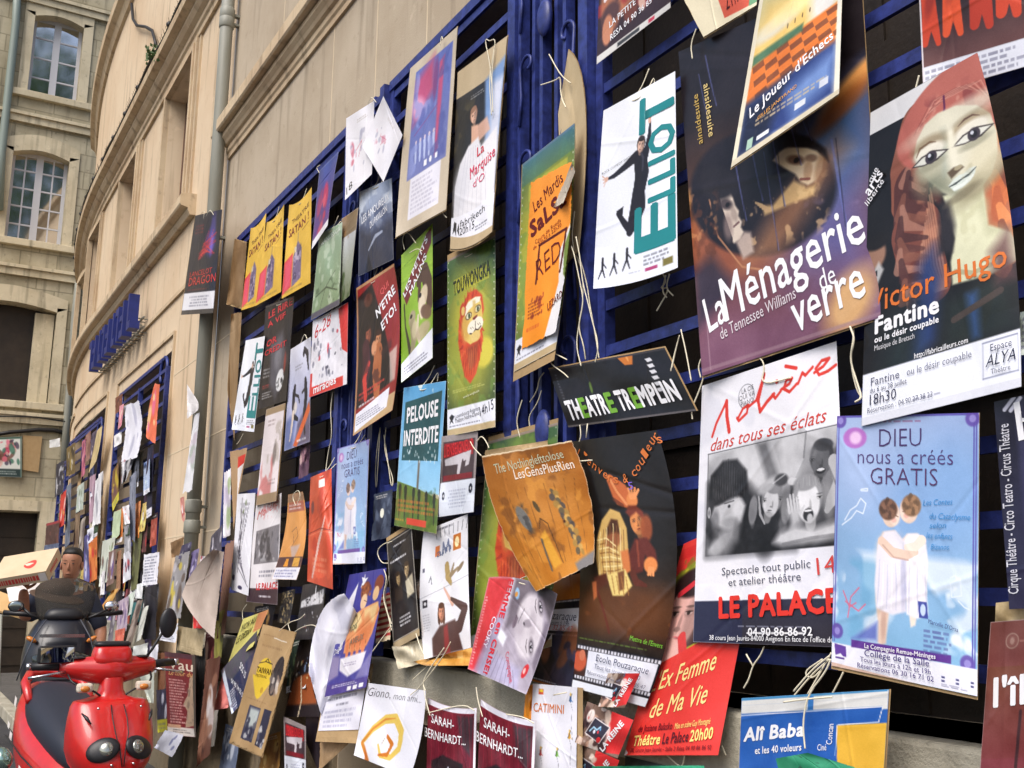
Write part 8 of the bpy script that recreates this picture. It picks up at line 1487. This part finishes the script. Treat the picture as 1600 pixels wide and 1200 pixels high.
# ------------------------------------------------------------------ black maxi scooter behind it
p1 = E_+ray(100, 960)*6.7
sb = empty('scooter', (p1[0], p1[1], 0), rad(-7), label='black maxi scooter with a smoked windscreen, parked behind the red scooter', cat='scooter')
zb = p1[2]-.05
m = MB(); m.loft([ring(z+zb, hy, xf, xb, 22, -.05) for z, hy, xf, xb in ((.045, .08, .04, .05), (.035, .13, .10, .1), (-.01, .17, .15, .1), (-.08, .205, .20, .1), (-.16, .225, .235, .1), (-.26, .235, .26, .1), (-.38, .22, .28, .1), (-.55, .19, .28, .1), (-.8, .14, .2, .1))]); m.build('front_fairing', M_blkpaint, sb, sub=1)
m = MB(); m.loft([ring(z+zb, hy, xf, xb, 18, -.02, 3) for z, hy, xf, xb in ((.0, .13, .10, .1), (.05, .125, .10, .1), (.085, .10, .08, .08), (.095, .07, .05, .05))]); m.build('dashboard', M_blk, sb, sub=1)
m = MB(); L1, L2 = [], []
for j in range(9):
    v = j/8; z = zb+.02+.26*v; hw = (.15+.035*math.sin(min(v*1.4, 1)*math.pi/2))*(1 if v < .7 else math.sqrt(max(0, 1-((v-.7)/.33)**2))); r1 = []
    for i in range(11):
        a = (i/10-.5)*2; r1.append((.07-.13*v-.06*a*a, hw*a, z))
    L1.append(r1); L2.append([(x-.004, y, z_) for x, y, z_ in r1])
m.loft([a+b[::-1] for a, b in zip(L1, L2)]); m.build('windscreen', M_smoke, sb)
for s in (-1, 1):
    m = MB(); m.tube([(-.1, s*.14, zb+.04), (-.12, s*.25, zb+.05), (-.14, s*.36, zb+.06)], .016, 8); m.build('handlebar', M_blk, sb)
    m = MB(); m.tube([(-.0, s*.13, zb+.02), (.0, s*.2, zb+.05), (-.02, s*.245 if s < 0 else s*.28, zb+.09)], .009, 8); mi = m.build('mirror', M_blk, sb)
    m = MB(); m.ell((-.02, s*.285, zb+.10), .02, .048, .036); m.build('housing', M_blk if s < 0 else M_chrome, mi)
    if s < 0: m = MB(); m.ell((.0, s*.285, zb+.10), .004, .042, .031); m.build('mirror_glass', mat('mirror_glass_dull', (150, 156, 156), .12, .5, 1.0), mi)
m = MB(); m.loft([ring(z+zb, hy, xf, .0, 16, .14) for z, hy, xf in ((-.17, .10, .08), (-.20, .17, .11), (-.25, .16, .13), (-.29, .08, .12))]); m.build('headlight', mat('dark_lamp', (40, 46, 44), .06, .8), sb)
m = MB(); m.loft([secx(x, hy, z0, z1) for x, hy, z0, z1 in ((-.2, .12, .5, .74), (-.5, .17, .5, .82), (-.9, .18, .6, .92), (-1.2, .1, .75, .95))]); m.build('seat', M_seat, sb, sub=1)
m = MB(); m.loft([secx(x, hy, z0, z1) for x, hy, z0, z1 in ((-.05, .15, .2, .5), (-.5, .2, .25, .62), (-1.0, .18, .4, .75), (-1.3, .08, .6, .8))]); m.build('body_panel', M_blkpaint, sb, sub=1)
wheel(sb, .3, .24); wheel(sb, -.95, .24)
# brown hat behind the windscreen
h0 = E_+ray(88, 928)*7.05
ht = empty('hat', h0, 0, label='brown leather hat showing through the smoked windscreen of the black scooter', cat='hat')
M_leather = mat('brown_leather', (92, 70, 54), .6, .35, noise=(20, (64, 48, 38), .3))
m = MB(); m.ell((0, 0, .03), .10, .12, .07); m.build('crown', M_leather, ht)
m = MB(); m.ell((.05, .0, -.02), .16, .18, .02, Matrix.Rotation(rad(14), 3, 'Y') @ Matrix.Rotation(rad(-10), 3, 'X')); m.build('brim', M_leather, ht)
# ------------------------------------------------------------------ man carrying a flat carton
h1 = E_+ray(108, 883)*8.0
M_skin = mat('skin', (170, 122, 96), .5, .35, noise=(40, (150, 102, 80), .3))
M_hair = mat('black_hair', (20, 18, 18), .5, .4, bump=(300, .3))
M_shirt = mat('navy_jacket', (44, 48, 62), .8, .2); M_collar = mat('pale_blue_shirt', (178, 198, 212), .8)
HZ = h1[2]
pe = empty('person', (h1[0], h1[1], .12), rad(-6), label='dark-haired man in a dark jacket and pale collar carrying a flat carton', cat='person')
zo = HZ-.12
def skin_body(name, verts, edges, radii, material, parent):
    me = bpy.data.meshes.new(name); me.from_pydata(verts, edges, []); o = bpy.data.objects.new(name, me); COL.objects.link(o); o.parent = parent
    md = o.modifiers.new('skin', 'SKIN'); md.use_smooth_shade = True
    for i, r in enumerate(radii): me.skin_vertices[0].data[i].radius = (r, r) if not isinstance(r, tuple) else r
    me.skin_vertices[0].data[0].use_root = True
    sb_ = o.modifiers.new('sub', 'SUBSURF'); sb_.levels = 2; sb_.render_levels = 2
    me.materials.append(material); return o
zs = zo-.24                                   # shoulder line
V = [(0, 0, zs-.52), (0, 0, zs-.3), (0, 0, zs-.06), (0, 0, zs+.05), (.01, 0, zs+.13),
     (0, .17, zs-.03), (.03, .27, zs-.26), (.2, .25, zs-.42), (0, -.17, zs-.03), (.10, -.28, zs-.16), (.2, -.30, zs+.06),
     (0, .09, zs-.62), (.02, .10, .48), (0, .10, .06), (.12, .11, .03), (0, -.09, zs-.62), (.02, -.10, .48), (0, -.10, .06), (.12, -.11, .03)]
Ed = [(0, 1), (1, 2), (2, 3), (3, 4), (2, 5), (5, 6), (6, 7), (2, 8), (8, 9), (9, 10), (0, 11), (11, 12), (12, 13), (13, 14), (0, 15), (15, 16), (16, 17), (17, 18)]
Ra = [.15, .14, .13, .06, .055, .075, .05, .038, .075, .05, .036, .10, .07, .05, .04, .10, .07, .05, .04]
skin_body('body', V, Ed, Ra, M_skin, pe)
V2 = [V[i] for i in (1, 2, 5, 6, 8, 9)]; skin_body('jacket', [(0, 0, zs-.5)]+V2[:1]+V2[1:], [(0, 1), (1, 2), (2, 3), (3, 4), (2, 5), (5, 6)], [.165, .16, .15, .095, .068, .095, .068], M_shirt, pe)
skin_body('trousers', [V[0], V[11], V[12], V[13], V[15], V[16], V[17]], [(0, 1), (1, 2), (2, 3), (0, 4), (4, 5), (5, 6)], [.165, .115, .085, .07, .115, .085, .07], mat('dark_trousers', (50, 52, 62), .8), pe)
Mh = Matrix.Rotation(rad(3), 3, 'Y') @ Matrix.Rotation(rad(-16), 3, 'Z')
c0 = Vector((.02, .02, zo))
rings = []
for z, hy, xf, xb in ((-.115, .03, .05, .0), (-.10, .045, .082, .03), (-.07, .058, .094, .06), (-.03, .066, .094, .08), (.01, .072, .094, .09), (.05, .074, .094, .098), (.085, .068, .083, .092), (.11, .05, .055, .07), (.122, .02, .02, .03)):
    rings.append([c0+Mh @ Vector(q) for q in ring(z, hy, xf, xb, 20, 0, 2.2)])
m = MB(); m.loft(rings); 
def hp_(*a): return c0+Mh @ Vector(a)
m.loft([[hp_(.088+x+dx*k, y*k, z) for dx, y in ((.0, -.014), (.016, -.006), (.02, 0), (.016, .006), (.0, .014))] for z, x, k in ((.02, .0, .5), (.0, .002, .7), (-.02, .006, 1.0), (-.032, .0, .8))], cap=False, closed=False)
m.tube([hp_(.085, -.026, -.062), hp_(.098, 0, -.059), hp_(.085, .026, -.062)], [.004, .008, .004], 6)
for s in (-1, 1): m.ell(hp_(.0, s*.076, -.005), .022, .01, .034, Mh)
m.build('head', M_skin, pe, sub=1)
m = MB()
for s in (-1, 1):
    m.ell(hp_(.090, s*.030, .014), .004, .010, .0035, Mh); m.tube([hp_(.088, s*.044, .036), hp_(.094, s*.03, .040), hp_(.094, s*.016, .037)], [.001, .0026, .0015], 6)
m.build('eyes_and_brows', M_hair, pe)
m = MB(); rr = []
for z, hy, xf, xb in ((-.05, .066, -.045, .085), (.0, .077, -.035, .102), (.045, .079, -.01, .105), (.074, .077, .080, .105), (.10, .070, .085, .10), (.128, .05, .06, .07), (.138, .02, .02, .03)):
    rr.append([hp_(*q) for q in ring(z, hy, xf, xb, 20, 0, 2.2)])
m.loft(rr); m.build('hair', M_hair, pe, sub=1)
m = MB()
for s in (-1, 1): m.add([(.05, s*.02, zs+.03), (.07, s*.07, zs+.04), (.03, s*.085, zs+.085), (.035, s*.04, zs+.09)], [(0, 1, 2, 3)])
m.build('collar', M_collar, pe)
hv, he, hr = [], [], []
wr = Vector(V[10])
def hand(w0, dirv, up, side):
    vs = [w0, w0+dirv*.055]; ed = [(0, 1)]; ra = [(.026, .018), (.036, .016)]
    lat = dirv.cross(up).normalized()*side
    for k, ln in enumerate((.066, .076, .07, .055)):
        b = w0+dirv*.075+lat*(k-1.5)*.019; i = len(vs); vs += [b, b+dirv*ln*.5+up*.008, b+dirv*ln*.85-up*.004+up*.02]; ed += [(1, i), (i, i+1), (i+1, i+2)]; ra += [.0095, .0085, .007]
    b = w0+dirv*.03+lat*-.038; i = len(vs); vs += [b, b+dirv*.03+lat*-.02, b+dirv*.055+lat*-.018]; ed += [(0, i), (i, i+1), (i+1, i+2)]; ra += [.012, .010, .008]
    return [tuple(v) for v in vs], ed, ra
for w0, d_, u__, s in ((Vector(V[10]), Vector((.25, .35, .9)).normalized(), Vector((-.9, 0, .3)).normalized(), 1), (Vector(V[7]), Vector((.8, -.3, .2)).normalized(), Vector((0, 0, 1)), -1)):
    v_, e_, r__ = hand(w0, d_, u__, s); skin_body('hand', v_, e_, r__, M_skin, pe)
# carton on his shoulder
fh = Vector((F_[0], F_[1], 0)).normalized(); rh = Vector((R_[0], R_[1], 0)).normalized(); up = Vector((0, 0, 1))
A = (rh*.97+up*.17).normalized(); Cc = (fh*.80+up*.62+rh*.16); Cc = (Cc-A*Cc.dot(A)).normalized(); B = A.cross(Cc).normalized()
if B.z < 0: B = -B
B_ = -Cc.cross(A) if False else B
o0 = Vector(E_+ray(-10, 922)*7.45)
def carton(label, o0, la, lb, lc, marks):
    root = empty('carton', o0, 0, label=label, cat='carton')
    def q(a, b, c): return A*(a*la)+B*(b*lb)+Cc*(c*lc)
    mb = MB(); mb.add([q(a, b, c) for a in (0, 1) for b in (0, 1) for c in (0, 1)], [(0, 1, 3, 2), (4, 6, 7, 5), (0, 4, 5, 1), (2, 3, 7, 6), (0, 2, 6, 4), (1, 5, 7, 3)])
    mb.build('box', mat('pale_carton', (206, 188, 160), .8, .15, noise=(6, (190, 168, 138), .3)), root)
    M_rp = mat('red_carton_print', (196, 66, 60), .8)
    mb = MB(); n = 22
    if marks:
        P = [q(.62+.11*math.cos(t), 1.012, .42+.17*math.sin(t)+.03*math.sin(2*t)) for t in [2*math.pi*k/n for k in range(n)]]; mb.add(P, [tuple(range(n))])
        mb.build('red_logo', M_rp, root)
        mb = MB(); P = [q(.60+.07*math.cos(t)*(1+.3*math.sin(3*t)), 1.022, .43+.06*math.sin(t)) for t in [2*math.pi*k/n for k in range(n)]]; mb.add(P, [tuple(range(n))]); mb.build('logo_lettering', mat('pale_print', (214, 190, 170), .8), root)
        mb = MB(); x = .05
        rg = random.Random(4)
        while x < .82:
            w_ = rg.uniform(.02, .05); mb.add([q(x, .25, -.006), q(x+w_, .25, -.006), q(x+w_, .72, -.006), q(x, .72, -.006)], [(0, 1, 2, 3)]); x += w_+.015
        mb.build('red_print_band', M_rp, root); mb = MB()
        for k in range(8): mb.add([q(1.004, .3, .2+.07*k), q(1.004, .3, .24+.07*k), q(1.004, .62, .24+.07*k), q(1.004, .62, .2+.07*k)], [(0, 1, 2, 3)])
        mb.build('red_side_print', M_rp, root)
        mb = MB(); mb.add([q(.85, .1, -.008), q(.98, .1, -.008), q(.98, .9, -.008), q(.85, .9, -.008)], [(0, 1, 2, 3)]); mb.build('tape_label', M_decal, root)
    return root
carton('flat pale carton printed in red, carried on the shoulder of the dark-haired man', o0, .40, .085, .30, True)
# paste-up boards on a folding stand at the far left
st = empty('folding_stand', (-11.2, -2.0, 0), 0, label='low folding stand with thin metal legs at the far left', cat='stand')
def slab(name, pts, th, mt, **k):
    P = [Vector(p) for p in pts]; n = (P[1]-P[0]).cross(P[2]-P[0]).normalized()*th; mb = MB(); mb.add(P+[p-n for p in P], [(0, 1, 2, 3), (7, 6, 5, 4)]+[(i, (i+1) % 4, (i+1) % 4+4, i+4) for i in range(4)])
    return mb.build(name, mt, **k)
T = 9.6
q = [E_+ray(-30, 915)*(T+.9), E_+ray(30, 938)*(T+.5), E_+ray(51, 973)*T, E_+ray(-30, 948)*T]
tag(slab('kraft_board', q, .02, mat('kraft_board', (206, 172, 122), .85, .15)), label='large bare kraft board lying aslant at the far left edge', cat='board')
q = [E_+ray(8, 914)*(T+.3), E_+ray(62, 915)*(T+.6), E_+ray(60, 936)*T, E_+ray(14, 944)*T]
q = [p+np.array([0, 0, .02]) for p in q]
tag(slab('paper_sheet', q, .004, M_decal), label='white paper sheets lying on the bare kraft board', cat='paper')
for i, (a, b) in enumerate((((2, 960), (12, 1002)), ((-20, 955), (-16, 1004)))):
    pa, pb = Vector(E_+ray(*a)*T), Vector(E_+ray(*b)*T); pb.z = 0; mb = MB(); mb.tube([pa, pb], .012, 6); o = mb.build('leg', M_zinc, st); o.location = -st.location
    pa2 = pa+Vector((-.7, 0, 0)); pb2 = Vector((pa2.x, pa2.y, 0)); mb = MB(); mb.tube([pa2, pb2], .012, 6); o = mb.build('leg', M_zinc, st); o.location = -st.location
m = MB(); b0 = Vector(E_+ray(-22, 962)*T); m.bar(b0+Vector((-.8, -.3, 0)), b0+Vector((.1, .35, 0)), .03, .02); o = m.build('top_rail', M_zinc, st); o.location = -st.location
# mirror of another scooter cut by the lower left corner
m0 = E_+ray(2, 1186)*4.4
th = empty('scooter_mirror', (m0[0], m0[1], m0[2]), 0, label='green-tinted chrome mirror housing cut off by the bottom left corner', cat='mirror')
m = MB(); m.ell((0, 0, 0), .06, .045, .05, Matrix.Rotation(.4, 3, 'X')); m.build('housing', mat('green_chrome', (150, 180, 170), .15, .6, .8), th)
m = MB(); m.tube([(0, -.02, -.03), (-.02, -.08, -.2), (-.05, -.12, -m0[2]+.5)], .012, 8); m.build('stem', M_blk, th)

for s in (-1, 1):                              # seams, slots and a radiator grille on the black fairing
    m = MB(); m.tube([(.10, s*.10, zb+.02), (.18, s*.16, zb-.08), (.22, s*.20, zb-.20), (.20, s*.235, zb-.34)], .004, 6); m.build('panel_seam', mat('dull_trim', (70, 72, 80), .5), sb)
    m = MB(); m.ell((.135, s*.175, zb-.10), .03, .035, .016, Matrix.Rotation(s*.5, 3, 'X')); m.build('turn_signal', M_amber, sb)
m = MB()
for k in range(5): m.bar((.262, -.10, zb-.33-.022*k), (.262, .10, zb-.33-.022*k), .02, .007)
m.build('radiator_grille', mat('grille_grey', (60, 62, 66), .5), sb)
m = MB(); m.box(.20, .235, -.13, .13, zb-.085, zb-.065); m.build('trim_bar', M_chrome, sb)

m = MB(); m.loft([ring(z, hy, xf, xb, 24, -.02, 3.2) for z, hy, xf, xb in ((1.222, .084, .036, .072), (1.236, .086, .034, .074), (1.243, .074, .022, .06))]); m.build('dash_visor', M_blk, sc)
for s in (-1, 1):
    m = MB(); m.tube(chaikin([(-.04, s*.20, 1.10), (.03, s*.19, 1.05), (.05, s*.10, 1.02), (.04, s*.05, .985)]), .005, 6); m.build('brake_cable', M_blk, sc)
    m = MB(); m.tube([(.155+.0, s*.10, .945), (.16, s*.10, .945)], .006, 8); m.tube([(.247, s*.05, .70), (.258, s*.05, .70)], .006, 8); m.build('screw', M_chrome, sc)
m = MB(); m.tube([(-.93, -.235, .72), (-.55, -.245, .66), (-.25, -.225, .60)], .004, 6); m.build('side_seam', M_blk, sc)
m = MB(); m.tube([(.24, y, .665) for y in (-.12, -.06, 0, .06, .12)], .007, 6); m.build('bumper_lip', M_blk, sc)
